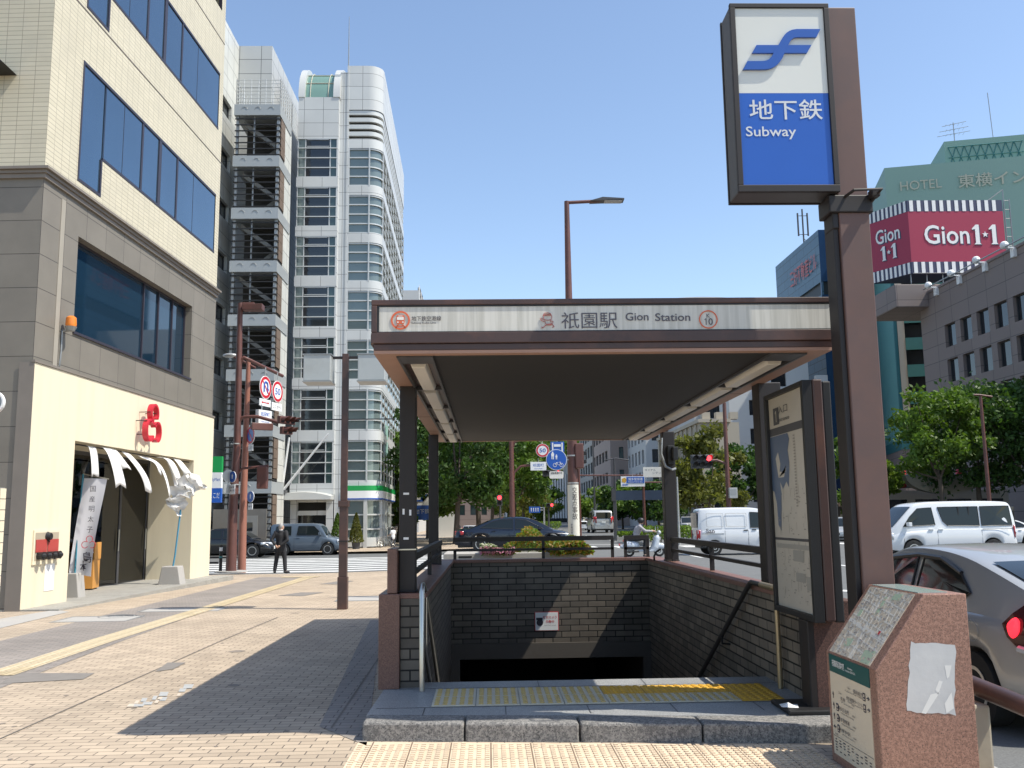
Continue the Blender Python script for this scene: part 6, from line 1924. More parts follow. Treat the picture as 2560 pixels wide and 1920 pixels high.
    if rw and len(rw) == 2: screen(rw[0], rw[1], 'rear_window', .86)
    elif rw:      # upright rear glass
        q = MB(); xx, z0, z1, wv = rw; q.box(xx - .012, xx + .01, -wv, wv, z0, z1); q.build('rear_window', m_cglass, root, bevel=.01)
    for wx in wheels:
        for s in (1, -1):
            yo = s * (hw(wx) * .985 - .012)
            wroot = MB()
            tyr = MB(); tw = .2
            ya, yb = yo, yo - s * tw
            tyr.tube([(wx, ya - s * .02, wr), (wx, ya - s * .005, wr), (wx, ya - s * .0, wr), (wx, ya - s * .015, wr), (wx, yb, wr)], wr, 26, rs=[wr * rimr, wr * rimr * 1.06, wr * .88, wr, wr], caps=True)
            wo_ = tyr.build('wheel', m_rubber, root, smooth=40)
            rm = MB()
            RI = wr * rimr
            M = frame((wx, yo + s * -.012, wr), (s * -1, 0, 0), (0, 0, 1)) if s > 0 else frame((wx, yo + .012, wr), (1, 0, 0), (0, 0, 1))
            rm.ring(M, RI * .86, RI * 1.02, -.01, .012, 26, 0)
            rm.disc(M, RI * .9, -.05, -.04, 22, 1)
            if hub == 'steel':
                rm.disc(M, RI * .62, -.04, -.015, 20, 0); rm.ring(M, RI * .25, RI * .4, -.02, .012, 16, 0)
                for k in range(10): rm.disc(M @ Matrix.Rotation(k * math.pi / 5, 4, 'Z') @ Matrix.Translation((RI * .74, 0, 0)), RI * .07, -.039, -.036, 8, 1)
            else:
                rm.disc(M, RI * .2, -.03, .008, 14, 0)
                for k in range(alloy):
                    A = M @ Matrix.Rotation(2 * math.pi * k / alloy + .2, 4, 'Z')
                    wd_ = .62 * RI / alloy * 1.6
                    rm.prism([(RI * .12, -wd_ * .5), (RI * .9, -wd_ * .75), (RI * .9, wd_ * .75), (RI * .12, wd_ * .5)], -.03, .0, 0, A)
            rm.build('rim', [m_alloy, m_black], wo_)
    for dx in doors:
        for s in (1, -1):
            q = MB(); zs_ = interp(belt, dx)
            q.tube([(dx, s * (hw(dx) * (.975 + .02 * math.sin(k / 7 * math.pi)) + .0015), sill + .06 + (zs_ - sill - .08) * k / 7) for k in range(8)], .0055, 4); q.build('door_seam', m_trim, root)
    for (hx, hz) in handles:
        for s in (1, -1):
            q = MB(); q.box(hx - .085, hx + .085, s * hw(hx) * .985 - .018, s * hw(hx) * .985 + .026, hz - .018, hz + .018); q.build('door_handle', m_trim if hub == 'steel' else paint, root, bevel=.008)
    if mirror:
        for s in (1, -1):
            q = MB(); q.cbox((mirror[0], s * (hw(mirror[0]) * bulge + .12), mirror[1]), (.12, .2, .14)); q.tube([(mirror[0], s * hw(mirror[0]) * .9, mirror[1] - .06), (mirror[0], s * (hw(mirror[0]) + .03), mirror[1] - .03)], .025, 6); q.build('mirror', paint if hub != 'steel' else m_trim, root, bevel=.035)
    def lamp(xe, z, h, wdt, mt, nm, depth=.16):
        sgn = 1 if xe > 0 else -1
        for s in (1, -1):
            q = MB()
            n = 6; vs = []; fs = []
            for k in range(n + 1):
                t = k / n
                x = xe - sgn * (.02 + depth * t * t * 1.4); y = s * (hw(xe) * .94 - wdt * (1 - t)) if t < .7 else s * (hw(x) * (.995) + .006)
                if t < .7: x += sgn * .035
                for zz in (z - h / 2 * (1 - .35 * t), z + h / 2): vs.append((x, y, zz))
            for k in range(n): fs.append((2 * k, 2 * k + 2, 2 * k + 3, 2 * k + 1))
            q.add(vs, fs)
            o = q.build(nm, mt, root, smooth=50)
            sm_ = o.modifiers.new('thick', 'SOLIDIFY'); sm_.thickness = .03; sm_.offset = 0
    if lampz: lamp(x1, lampz[0], lampz[1], lampz[2], m_headl, 'headlight', lampz[3])
    if tailz: lamp(x0, tailz[0], tailz[1], tailz[2], m_tail, 'tail_light', tailz[3])
    q = MB(); q.box(x1 - .02, x1 + .012, -W * .26, W * .26, nose - .04, nose + .10); q.build('grille', m_trim, root, bevel=.01)
    if plates:
        q = MB(); q.box(x1 + .013, x1 + .022, -.165, .165, nose - .02, nose + .145); q.build('number_plate', m_plate, root)
        q = MB(); q.box(x0 - .022, x0 - .005, -.165, .165, tail, tail + .165); q.build('number_plate', m_plate, root)
    root['hwmid'] = hw(0)
    del root['hwmid']
    return root

SALOON = dict(
    top=[(-.5, .66), (-.5, .86), (-.47, .95), (-.40, .98), (-.25, .97), (.0, .95), (.18, .94), (.3, .90), (.42, .80), (.48, .68), (.5, .52)],
    roof=[(-.40, .94), (-.30, 1.12), (-.20, 1.33), (-.10, 1.42), (.02, 1.44), (.10, 1.40), (.18, 1.26), (.27, 1.02), (.31, .92)])
def scaled(t, L, zk=1.0): return [(a * L, b * zk) for a, b in t]
def saloon(name, label, paint, L, W, H, rim=5, **kw):
    zk = H / 1.45
    belt = [(-.5 * L, .70 * zk), (-.42 * L, .86 * zk), (0, .88 * zk), (.25 * L, .84 * zk), (.42 * L, .70 * zk), (.5 * L, .50 * zk)]
    g = [[(-.29 * L, 1.0 * zk), (-.02 * L, .94 * zk), (-.02 * L, 1.34 * zk), (-.12 * L, 1.34 * zk), (-.20 * L, 1.23 * zk)], [(.0 * L, .94 * zk), (.23 * L, .93 * zk), (.19 * L, 1.04 * zk), (.09 * L, 1.30 * zk), (.0 * L, 1.34 * zk)]]
    return car(name, label, paint, L, W, scaled(SALOON['top'], L, zk), scaled(SALOON['roof'], L, zk), belt, (-.29 * L, .31 * L), .335 * zk, g, (.285 * L, .125 * L), (-.375 * L, -.225 * L), doors=(-.01 * L, .235 * L, -.24 * L), handles=((-.18 * L, .86 * zk), (.06 * L, .85 * zk)), alloy=rim, lampz=(.66 * zk, .15, .42, .32), tailz=(.78 * zk, .18, .36, .25), mirror=(.20 * L, .98 * zk), nose=.42, tail=.62, **kw)
def place(o, p, rz, k=1.0):
    o.location = p; o.rotation_euler = (0, 0, rz); o.scale = (k, k, k)
def road_at(x, y): return gnd(x, y, -.108)
def side_on(o, xl, xr, yb, L, rz, z=None):
    """stand a vehicle so that its wheels meet the road at row yb and its ends fall at columns xl, xr"""
    p = road_at((xl + xr) / 2, yb)
    k = ((xr - xl) * KS * p.y / FPX) / L
    p2 = Vector((p.x, p.y + .8 * k, gz(p.x, p.y) - .108))
    place(o, p2, rz, k)
    return o
pt_black = paint_car('car_black', (.008, .009, .012), .2, .25)
pt_navy = paint_car('car_navy', (.006, .010, .022), .2, .22)
pt_grey = paint_car('car_blue_grey', (.10, .13, .165), .2, .35)
pt_white = paint_car('car_white', (.72, .73, .74), 0, .4)
pt_silver = paint_car('car_silver', (.43, .43, .42), .3, .34)
# dark limousine crossing behind the entrance
o = saloon('parked_car', 'long dark navy saloon crossing the junction behind the stair rails', pt_navy, 5.2, 1.87, 1.50, 5)
side_on(o, 985, 1243, 1192, 5.2, 0)
# black saloon at the far left, partly behind the shop
o = saloon('parked_car', 'black saloon with silver alloy wheels waiting left beside the shop corner', pt_black, 4.6, 1.8, 1.44, 7)
side_on(o, 380, 581, 1206, 4.6, 0)
# boxy blue-grey wagon
L = 3.75
o = car('parked_car', 'boxy blue grey wagon stopped at the crossing behind the man', pt_grey, L, 1.67,
        [(-L / 2, .70), (-L / 2, .98), (-L / 2 + .06, 1.02), (0, 1.02), (.9, 1.01), (1.15, .97), (1.6, .92), (1.8, .84), (L / 2, .72), (L / 2, .52)],
        [(-L / 2 + .02, .96), (-L / 2 + .03, 1.35), (-L / 2 + .06, 1.60), (-L / 2 + .25, 1.66), (-.2, 1.67), (.55, 1.66), (.78, 1.58), (.95, 1.35), (1.14, 1.0), (1.2, .95)],
        [(-L / 2, .80), (-L / 2 + .1, .95), (.9, .95), (1.4, .84), (L / 2, .62)], (-1.12, 1.2), .315,
        [[(-1.55, 1.06), (-.72, 1.06), (-.72, 1.52), (-1.50, 1.52)], [(-.42, 1.05), (.86, 1.05), (.72, 1.28), (.48, 1.52), (-.34, 1.53)]], (1.13, .82), (-L / 2 - .005, 1.08, 1.52, .56), doors=(-.55, .92), handles=((-.35, .92),), alloy=7, lampz=(.70, .22, .32, .12), tailz=(.55, .16, .25, .1), mirror=(.80, 1.12), tuck=.90, nose=.42, tail=.72)
side_on(o, 582, 733, 1200, L, 0)
# small white delivery van
L = 3.40
vanp = dict(top=[(-L / 2, .6), (-L / 2, 1.0), (-L / 2 + .05, 1.06), (1.0, 1.06), (1.3, 1.04), (1.5, .98), (L / 2, .82), (L / 2, .55)],
            roof=[(-L / 2 + .01, 1.0), (-L / 2 + .03, 1.5), (-L / 2 + .07, 1.82), (-L / 2 + .25, 1.87), (0, 1.89), (.7, 1.87), (.98, 1.76), (1.2, 1.4), (1.42, 1.05), (1.46, 1.0)])
o = car('delivery_van', 'small white panel van with black script on its side on the main road', pt_white, L, 1.48, vanp['top'], vanp['roof'],
        [(-L / 2, .85), (-L / 2 + .1, 1.0), (1.1, 1.0), (L / 2, .72)], (-1.05, 1.25), .285, [[(.42, 1.08), (1.22, 1.06), (1.02, 1.42), (.78, 1.68), (.42, 1.70)]], (1.40, 1.02), (-L / 2 - .004, 1.1, 1.7, .55), doors=(.32, -.62, .36 + .95), handles=((.22, .98), (.56, 1.0)), hub='steel', lampz=(.72, .2, .3, .12), tailz=(.8, .4, .12, .05), mirror=(1.1, 1.15), tuck=.90, sill=.34, nose=.5, tail=.6, rimr=.6, cat='van')
for s in (1, -1):
    q = MB()
    for (xa, xb) in ((-1.35, -.68), (-.56, .26)):
        q.tube([(xa, s * .725, 1.14), (xb, s * .725, 1.14), (xb, s * .685, 1.66), (xa, s * .685, 1.66), (xa, s * .725, 1.14)], .007, 4)
    q.box(-1.55, -.66, s * .742 - .006, s * .742 + .006, .84, .865)
    q.build('panel_line', m_grey, o)
t_ = MB()
text('San', frame((-1.22, -.735, .97), (1, 0, 0), (0, .06, 1)), m_ink, o, w=.34, h=.17, bold=.008, lift=.012)
t_.tube([(-1.42, -.745, .885), (-1.04, -.745, .90)], .008, 4); t_.build('lettering', m_ink, o)
q = MB(); q.ball((.62, -.38, 1.32), .11, 10, sc_=(.9, .8, 1.15)); q.box(.52, .76, -.55, -.2, .98, 1.2); q.build('seat', m_dgrey, o)
side_on(o, 1512, 1512 + 182, 1199, L, 0)
# large white van heading left
L = 4.70
o = car('passenger_van', 'large white van with long dark windows and silver steel wheels at the right', pt_white, L, 1.70,
        [(-L / 2, .60), (-L / 2, 1.02), (-L / 2 + .05, 1.08), (1.2, 1.08), (1.75, 1.06), (2.1, 1.0), (L / 2, .80), (L / 2, .5)],
        [(-L / 2 + .01, 1.02), (-L / 2 + .06, 1.5), (-L / 2 + .16, 1.88), (-L / 2 + .35, 1.97), (0, 1.98), (1.0, 1.95), (1.35, 1.86), (1.75, 1.45), (2.12, 1.06), (2.18, 1.0)],
        [(-L / 2, .85), (-L / 2 + .1, 1.02), (1.6, 1.0), (L / 2, .72)], (-1.42, 1.42), .33,
        [[(.62, 1.17), (1.75, 1.12), (1.50, 1.46), (1.20, 1.74), (.70, 1.77)], [(-.96, 1.12), (.18, 1.14), (.34, 1.30), (.48, 1.78), (-.96, 1.79)], [(-2.18, 1.12), (-1.04, 1.12), (-1.04, 1.79), (-2.12, 1.80)]], (2.08, 1.40), (-L / 2 - .004, 1.1, 1.78, .62),
        doors=(.56, -1.02, 1.95 - .2), handles=((.78, 1.02), (.44, 1.02)), alloy=6, lampz=(.78, .26, .3, .16), tailz=(.88, .5, .10, .08), mirror=(1.6, 1.2), tuck=.90, sill=.30, nose=.42, tail=.62, rimr=.58, cat='van')
for s in (1, -1):
    q = MB()
    for xx in (-.25, -.62): q.box(xx - .02, xx + .02, s * .775 - .035, s * .775 + .008, 1.13, 1.78)
    q.box(-2.15, -1.05, s * .845 - .012, s * .845 + .004, 1.0, 1.014)
    q.build('window_bar', m_trim, o)
p = road_at(2040, 1208); k = 1.06
kx = (2203 - 1912) * KS
p = road_at(2050, 1207); k = kx * p.y / FPX / L
c = road_at((1912 + 2203) / 2, 1207)
place(o, Vector((c.x, p.y + .7, gz(c.x, p.y) - .108)), math.pi + .03, k)
# silver hatchback close by on the right (seen from its left rear side)
L = 4.1
o = car('parked_car', 'silver hatchback with dark visored windows and red tail lamp at the right edge', pt_silver, L, 1.70,
        [(-L / 2, .62), (-L / 2, .88), (-L / 2 + .08, 1.02), (-1.2, 1.0), (0, .96), (.9, .95), (1.3, .90), (1.75, .78), (L / 2 - .05, .62), (L / 2, .5)],
        [(-L / 2 + .02, .98), (-L / 2 + .10, 1.14), (-1.50, 1.30), (-.9, 1.44), (-.2, 1.49), (.35, 1.46), (.8, 1.30), (1.25, 1.02), (1.4, .93)],
        [(-L / 2, .74), (-1.5, .93), (-.5, .92), (.6, .87), (1.4, .74), (L / 2, .52)], (-1.22, 1.33), .305,
        [[(-.90, .99), (-.18, .95), (-.22, 1.36), (-.55, 1.36), (-.95, 1.25), (-1.16, 1.10)], [(-.08, .945), (.98, .93), (.78, 1.14), (.42, 1.33), (-.10, 1.375)]],
        (1.30, .55), (-L / 2 + .06, -1.25), doors=(-.13, -1.02, .98), handles=((-.74, .84), (.15, .83)), alloy=9, lampz=(.66, .16, .4, .35), mirror=(.78, 1.02), tuck=.80, bulge=.955, sill=.22, nose=.36, tail=.62)
for s in (1, -1):      # smoked window visors and a light interior seen through the front window
    q = MB(); v = [(-.95, 1.26), (-.55, 1.375), (-.1, 1.39), (.42, 1.345), (.78, 1.16)]
    q.tube([(a, s * (.665 + (1.4 - b) * .32), b) for a, b in v], .022, 5); q.build('window_visor', m_trim, o)
tl = MB()
pts = [(-L / 2 + .03, .86), (-L / 2 + .26, .98), (-L / 2 + .10, 1.08), (-L / 2 + .02, 1.0)]
for s in (1, -1):
    def SY(x): return s * (1.70 / 2 * (1 - .16 * max(0, (abs(x) / (L / 2) - .45) / .55) ** 3))
    q = MB()
    out = [(-2.02, .66), (-1.90, .68), (-1.74, .80), (-1.70, .90), (-1.80, .99), (-1.93, 1.08), (-2.02, 1.10)]
    vs = [(a, SY(a) * (1.002 if b < .93 else 1.0 - (b - .93) * .28) + s * .006, b) for a, b in out]
    q.add(vs + [(-1.92, SY(-1.92) + s * .014, .88)], [((i, (i + 1) % 7, 7) if s < 0 else ((i + 1) % 7, i, 7)) for i in range(7)])
    t0 = q.build('tail_light', pm('dark_lens', (.06, .01, .012), .12, 0, .1, coat=.9) if 'dark_lens' not in MATS else MATS['dark_lens'], o)
    q = MB(); q.tube([(-1.80 - .008 * k, SY(-1.85) * 1.0 + s * .018, .80 + .018 * k) for k in range(10)], .045, 8, rs=[.01, .03, .042, .05, .055, .055, .05, .04, .03, .01])
    q.build('lit_lamp', emit('brake_lamp_glow', (1.0, .03, .05), 1.1), t0)
    q = MB(); q.tube([(-1.98, SY(-1.98) + s * .01, .70), (-1.86, SY(-1.86) + s * .014, .72)], .03, 6); q.build('lens', m_headl, t0)
    q = MB(); q.tube([(-1.62, SY(-1.62) * 1.0 + s * .0, .84) if False else (-1.30 + .09 * math.cos(a), SY(-1.3) * .997 + s * .004, .80 + .09 * math.sin(a)) for a in [k * math.pi / 8 for k in range(17)]], .003, 4); q.build('fuel_flap', m_grey, o)
cw_ = gnd(2137, 1582, -.108); k = 1.0
rwx = -1.22
yaw_ = R(91.5)
ce = Vector((cw_.x + .82, cw_.y + 1.48, -.108))
place(o, ce, yaw_, 1.0)
hatch = o
# distant traffic
L = 4.4
def minivan(label, paint, cat='car', H=1.75, L=4.4, W=1.75):
    z = H / 1.75
    return car('distant_car', label, paint, L, W, [(-L / 2, .62 * z), (-L / 2, .95 * z), (-L / 2 + .06, 1.02 * z), (.8, 1.02 * z), (1.3, .98 * z), (1.8, .86 * z), (L / 2, .70 * z), (L / 2, .5 * z)],
               [(-L / 2 + .02, .98 * z), (-L / 2 + .1, 1.4 * z), (-L / 2 + .22, 1.68 * z), (-L / 2 + .5, 1.74 * z), (.2, 1.75 * z), (.6, 1.68 * z), (1.0, 1.35 * z), (1.4, 1.0 * z), (1.45, .95 * z)],
               [(-L / 2, .8 * z), (-L / 2 + .1, .95 * z), (1.0, .94 * z), (L / 2, .62 * z)], (-1.3, 1.4), .32,
               [[(-1.95, 1.06 * z), (-.9, 1.06 * z), (-.9, 1.58 * z), (-1.85, 1.58 * z)], [(-.8, 1.05 * z), (.05, 1.05 * z), (.05, 1.58 * z), (-.8, 1.58 * z)], [(.15, 1.04 * z), (1.12, 1.03 * z), (.6, 1.52 * z), (.15, 1.57 * z)]], (1.36, .62), (-L / 2 + .03, 1.1 * z, 1.58 * z, .58), doors=(.1,), lampz=(.75, .2, .35, .2), tailz=(1.0, .5, .14, .08), mirror=(1.0, 1.12), tuck=.86, nose=.45, tail=.75, cat=cat)
a = minivan('silver minivan driving away far down the main road', pt_silver)
p = road_at(1301, 1151); place(a, p + Vector((0, 2, 0)), R(91), (1329 - 1281) * KS * p.y / FPX / 1.75)
b = minivan('small white hatch driving away left of the silver minivan', pt_white, H=1.5); p = road_at(1260, 1146); place(b, p + Vector((0, 2, 0)), R(90), 24 * KS * p.y / FPX / 1.75)
c = minivan('small white car behind the dark saloon near the avenue trees', pt_white, H=1.5); p = road_at(1024, 1153); place(c, p + Vector((0, 2, 0)), R(-20), 46 * KS * p.y / FPX / 4.0)
d = minivan('dark blue grey van facing down the road behind the hedge', pt_grey, H=1.9); p = road_at(1462, 1150); place(d, p + Vector((0, 3, 0)), R(-92), 1.15)
e = minivan('small silver car behind the hedge beside the dark van', pt_silver, H=1.5); p = road_at(1478, 1151); place(e, p + Vector((1.2, 4, 0)), R(-93), 1.1)
f = saloon('distant_car', 'black saloon with bright headlights between the map board and the pylon', pt_black, 4.6, 1.8, 1.45); p = road_at(1812, 1168); place(f, p + Vector((-.6, 1.5, 0)), R(-105), 1.05)
g = minivan('silver car queueing behind the black saloon right of the map board', pt_silver, H=1.55); p = road_at(1832, 1170); place(g, p + Vector((.6, 2.5, 0)), R(-110), 1.0)
h = minivan('dark truck like van far down the road left of the silver minivan', pt_navy, H=2.2); p = road_at(1277, 1140); place(h, p, R(90), 1.3)
i_ = saloon('distant_car', 'white saloon just showing behind the large white van at the right edge', pt_white, 4.5, 1.75, 1.45); p = road_at(2212, 1198); place(i_, p + Vector((3.2, 8, 0)), R(182), 1.0)
# ================================================================ TREES AND PLANTS
def leafmat(name, c, tr=.35):
    m, t, b = _new(name)
    n = noise(t, .55, 4, .6); n2_ = noise(t, 5.0, 2)
    cc = mixc(t, ramp(t, n, .35, .65), sc3(c, .6), sc3(c, 1.35)); cc = mixc(t, _mul(t, n2_, .5), cc, (c[0] * 1.9, c[1] * 1.5, c[2] * .9))
    lk(t, cc, b.inputs['Base Color']); b.inputs['Roughness'].default_value = .5; b.inputs['Specular IOR Level'].default_value = .3
    tl = nd(t, 'ShaderNodeBsdfTranslucent'); lk(t, mixc(t, 1.0, cc, (1.5, 1.6, .7), 'MULTIPLY'), tl.inputs[0])
    mx = nd(t, 'ShaderNodeMixShader'); mx.inputs[0].default_value = tr
    lk(t, b.outputs[0], mx.inputs[1]); lk(t, tl.outputs[0], mx.inputs[2]); lk(t, mx.outputs[0], t.nodes['Material Output'].inputs[0])
    return m
m_lf = leafmat('leaf_green', (.075, .14, .026)); m_lfd = leafmat('leaf_deep_green', (.040, .088, .022), .28); m_lfy = leafmat('leaf_yellow_green', (.10, .17, .03)); m_lfo = leafmat('leaf_olive', (.10, .115, .03))
m_bark = pm('bark', (.09, .07, .055), .9, 0, .3, 4)
def leaf(q, c, s, r_, flat_=0.0):
    u_ = Vector((r_.gauss(0, 1), r_.gauss(0, 1), r_.gauss(0, 1) * (1 - flat_))).normalized()
    v_ = u_.cross(Vector((r_.gauss(0, 1), r_.gauss(0, 1), r_.gauss(0, 1)))).normalized()
    k = len(q.v)
    q.v += [c - u_ * s, c - v_ * s * .5, c + u_ * s, c + v_ * s * .5]; q.f.append([k, k + 1, k + 2, k + 3]); q.m.append(0)
def crown_mesh(seed, H, rad, z0, n_clump, n_leaf, ls, squash=1.0):
    r_ = random.Random(seed); q = MB(); cs = []
    for i in range(n_clump):
        t = r_.random(); z = z0 + (H - z0) * t
        rr_ = rad * (math.sin(math.pi * (.12 + .80 * t)) ** .7)
        a = r_.uniform(0, 6.283); d = rr_ * math.sqrt(r_.uniform(.10, 1.0))
        cs.append((Vector((d * math.cos(a), d * math.sin(a), z)), r_.uniform(.5, 1.0) * rad * .30))
    for c, cr in cs:
        for k in range(n_leaf):
            v = Vector((r_.gauss(0, 1), r_.gauss(0, 1), r_.gauss(0, .62)));
            v = v.normalized() * cr * (r_.random() ** .45)
            leaf(q, c + v, ls * r_.uniform(.6, 1.25), r_)
    return q, cs
def trunk_mesh(seed, z0, cs, r0, n=7):
    r_ = random.Random(seed); q = MB()
    top_ = Vector((r_.uniform(-.2, .2), r_.uniform(-.2, .2), z0))
    q.tube([(0, 0, -.1), (0, 0, .25), (top_.x * .5, top_.y * .5, z0 * .6), tuple(top_)], r0, 10, rs=[r0 * 1.35, r0, r0 * .85, r0 * .7])
    for c, cr in r_.sample(cs, min(n, len(cs))):
        m = top_.lerp(c, .5) + Vector((0, 0, -.25))
        q.tube([tuple(top_ * .92), tuple(m), tuple(c)], r0 * .3, 6, rs=[r0 * .5, r0 * .28, r0 * .08])
    return q
def tree(name, label, p, H, rad, z0, mat, seed, n_clump=34, n_leaf=110, ls=.22, r0=.16, group=None, cat='tree'):
    root = thing(name, label, cat, p, 0, group)
    q, cs = crown_mesh(seed, H, rad, z0, n_clump, n_leaf, ls)
    q.build('crown', mat, root)
    trunk_mesh(seed, z0, cs, r0).build('trunk', m_bark, root, smooth=60)
    return root
# avenue on the left beyond the crossing
lab = ['dense dark avenue tree closest to the crossing beyond the left posts', 'tall avenue tree with pale trunk standing behind the dark saloon', 'avenue tree whose crown hangs left of the round fifty sign', 'avenue tree in the middle of the row under the canopy edge', 'far avenue tree at the end of the left row', 'yellow green avenue tree seen between the two left posts', 'tree at the left of the row beside the rounded tower', 'farthest small crown of the left avenue row']
for i, (x, Y, H, rd, mt, z0) in enumerate(((985, 66, 11.5, 4.6, m_lfd, 4.0), (1035, 76, 13, 5.0, m_lf, 4.5), (1108, 84, 12.0, 5.4, m_lf, 4.5), (1062, 104, 14, 5.4, m_lfd, 4.5), (1130, 124, 12.5, 4.8, m_lfo, 4.0), (925, 88, 10.5, 3.6, m_lfy, 3.0), (862, 76, 8.8, 2.2, m_lf, 2.4), (1098, 160, 11, 4.5, m_lf, 3.5))):
    p = aty(x, 1120, Y); tree('avenue_tree', lab[i], (p.x, Y, gz(p.x, Y)), H, rd, z0 - .8, mt, 20 + i, 60, 190, .15 + .0009 * Y, .22, 'avenue trees beyond the crossing')
# median and right side
rt = [('round_tree', 'olive green tree on the median behind the red traffic light', 1535, 62, 7.4, 3.1, m_lfo, 2.2), ('round_tree', 'dark green tree right of the red traffic light behind the white van', 1606, 78, 7.4, 3.2, m_lfd, 2.6),
      ('round_tree', 'bright green tree between the map board and the sign pylon', 1808, 72, 7.6, 3.0, m_lf, 2.2), ('round_tree', 'dark tree behind the silver minivan on the right of the road', 1345, 128, 6.2, 3.6, m_lfd, 1.8), ('round_tree', 'light green tree between the pinkish office and the right rear post', 1395, 112, 5.8, 3.4, m_lf, 1.8),
      ('round_tree', 'small light green tree left of the median lamp near the minivan', 1285, 140, 5.4, 3.4, m_lfy, 1.6), ('round_tree', 'low green tree beyond the hedge right of the rust brown pole', 1425, 92, 4.8, 2.6, m_lfd, 1.6),
      ('round_tree', 'low rounded tree in the middle distance left of the rust brown pole', 1128, 150, 7.5, 4.6, m_lfo, 1.6), ('round_tree', 'low dark tree left of the median sign in the far distance', 1180, 160, 6.5, 3.4, m_lf, 1.6), ('round_tree', 'small tree right of the pylon with a twig of bright leaves', 1905, 70, 5.6, 1.5, m_lfy, 3.2)]
for i, (nm, lb, x, Y, H, rd, mt, z0) in enumerate(rt):
    p = aty(x, 1120, Y); tree(nm, lb, (p.x, Y, gz(p.x, Y) - .1), H, rd, z0, mt, 60 + i, 36, 140, .14 + .0011 * Y, .16)
p = aty(2040, 1120, 62); tree('street_tree', 'bright sunlit tree reaching over the white van at the right', (p.x, 62, 0), 9.6, 3.3, 4.2, m_lf, 91, 40, 170, .19, .18)
p = aty(2120, 1120, 66); tree('street_tree', 'large dark tree in front of the taupe office at the right edge', (p.x, 66, 0), 10.2, 5.2, 3.8, m_lfd, 92, 64, 170, .21, .22)
p = aty(2230, 1120, 64); tree('street_tree', 'dark tree cut by the right edge of the picture', (p.x, 64, 0), 10.2, 4.2, 3.6, m_lfd, 93, 46, 150, .22, .2)
# conifers in dark tubs before the rounded corner
for i, (x, lb) in enumerate(((728, 'narrow clipped conifer in a dark tub left of the light pole'), (769, 'narrow clipped conifer in a dark tub right of the light pole'))):
    p = aty(x, 1184, 60.6); p.z = gz(p.x, 60.6) + .02
    root = thing('conifer', lb, 'shrub', p, 0, 'conifers before the rounded corner'); root.scale = (.8,) * 3
    q = MB(); r_ = random.Random(40 + i)
    for k in range(1500):
        t = r_.random(); rr_ = .62 * (1 - t) ** .75 * (.75 + .25 * r_.random()); a = r_.uniform(0, 6.283)
        leaf(q, Vector((rr_ * math.cos(a), rr_ * math.sin(a), .55 + 2.3 * t)), .10, r_)
    q.build('foliage', m_lfo if i == 1 else m_lf, root)
    q = MB(); q.tube([(0, 0, 0), (0, 0, .55)], .35, 14, rs=[.28, .36]); q.tube([(0, 0, .5), (0, 0, 2.5)], .04, 6); q.build('tub', m_dgrey, root)
# flower bed behind the back wall
bx0_, bx1_ = aty(962, 1200, 17.4).x, aty(1262, 1200, 17.4).x
bed = thing('flower_bed', 'concrete planter of pink flowers and yellow green shrubs behind the back wall', 'planter', ((bx0_ + bx1_) / 2, 17.8, 0))
hw_ = (bx1_ - bx0_) / 2
q = MB(); q.box(-hw_, hw_, -.7, .7, -.1, .95); q.box(-hw_ - .02, hw_ + .02, -.72, .72, .951, 1.06); q.box(-hw_ + .25, -hw_ + .5, -.725, -.69, .98, 1.02, 1); q.build('box', [m_conc, m_black], bed, bevel=.01)
r_ = random.Random(77)
def bush(nm, mats, x0, x1, zc, hh, n, s, fl=.0, y0=-.6, y1=.6):
    q = MB()
    for k in range(n):
        x = r_.uniform(x0, x1); y = r_.uniform(y0, y1); z = zc + hh * (r_.random() ** .6) * (.55 + .45 * math.sin(x * 5.1) * math.sin(x * 2.3 + 1))
        leaf(q, Vector((x, y, z)), s * r_.uniform(.6, 1.2), r_)
        q.m[-1] = 1 if (len(mats) > 1 and r_.random() < fl) else 0
    return q.build(nm, mats, bed)
m_fl1 = pm('flower_pink', (.60, .25, .36), .7, 0, .2, 20); m_fl2 = pm('flower_white', (.68, .66, .52), .7, 0, .1, 20); m_rl = leafmat('leaf_russet', (.20, .13, .03))
bush('pink_flowers', [m_lfy, m_fl1], -hw_ + .75, hw_ - 1.5, 1.02, .20, 2600, .035, .42)
bush('pink_flowers', [m_lfy, m_fl1], -hw_ + .65, hw_ - 1.3, 1.04, .22, 3600, .034, .55, -.95, -.5)
bush('white_flowers', [m_lfy, m_fl2], -hw_ + .95, hw_ - 1.9, 1.05, .24, 1600, .035, .6)
bush('white_flowers', [m_lfy, m_fl2], -hw_ + .7, hw_ - 1.9, 1.08, .24, 1800, .034, .65, -.9, -.5)
bush('shrub', [m_lfy, m_rl], -hw_ + 1.1, hw_, 1.0, .52, 2600, .045, .40)
bush('shrub', [m_rl, m_lfy], -hw_ + 1.9, hw_ - .2, 1.0, .36, 2200, .045, .45)
bush('shrub', [m_rl, m_lfy], -hw_ + 1.9, hw_ + .1, 1.02, .36, 2600, .045, .5, -1.0, -.5)
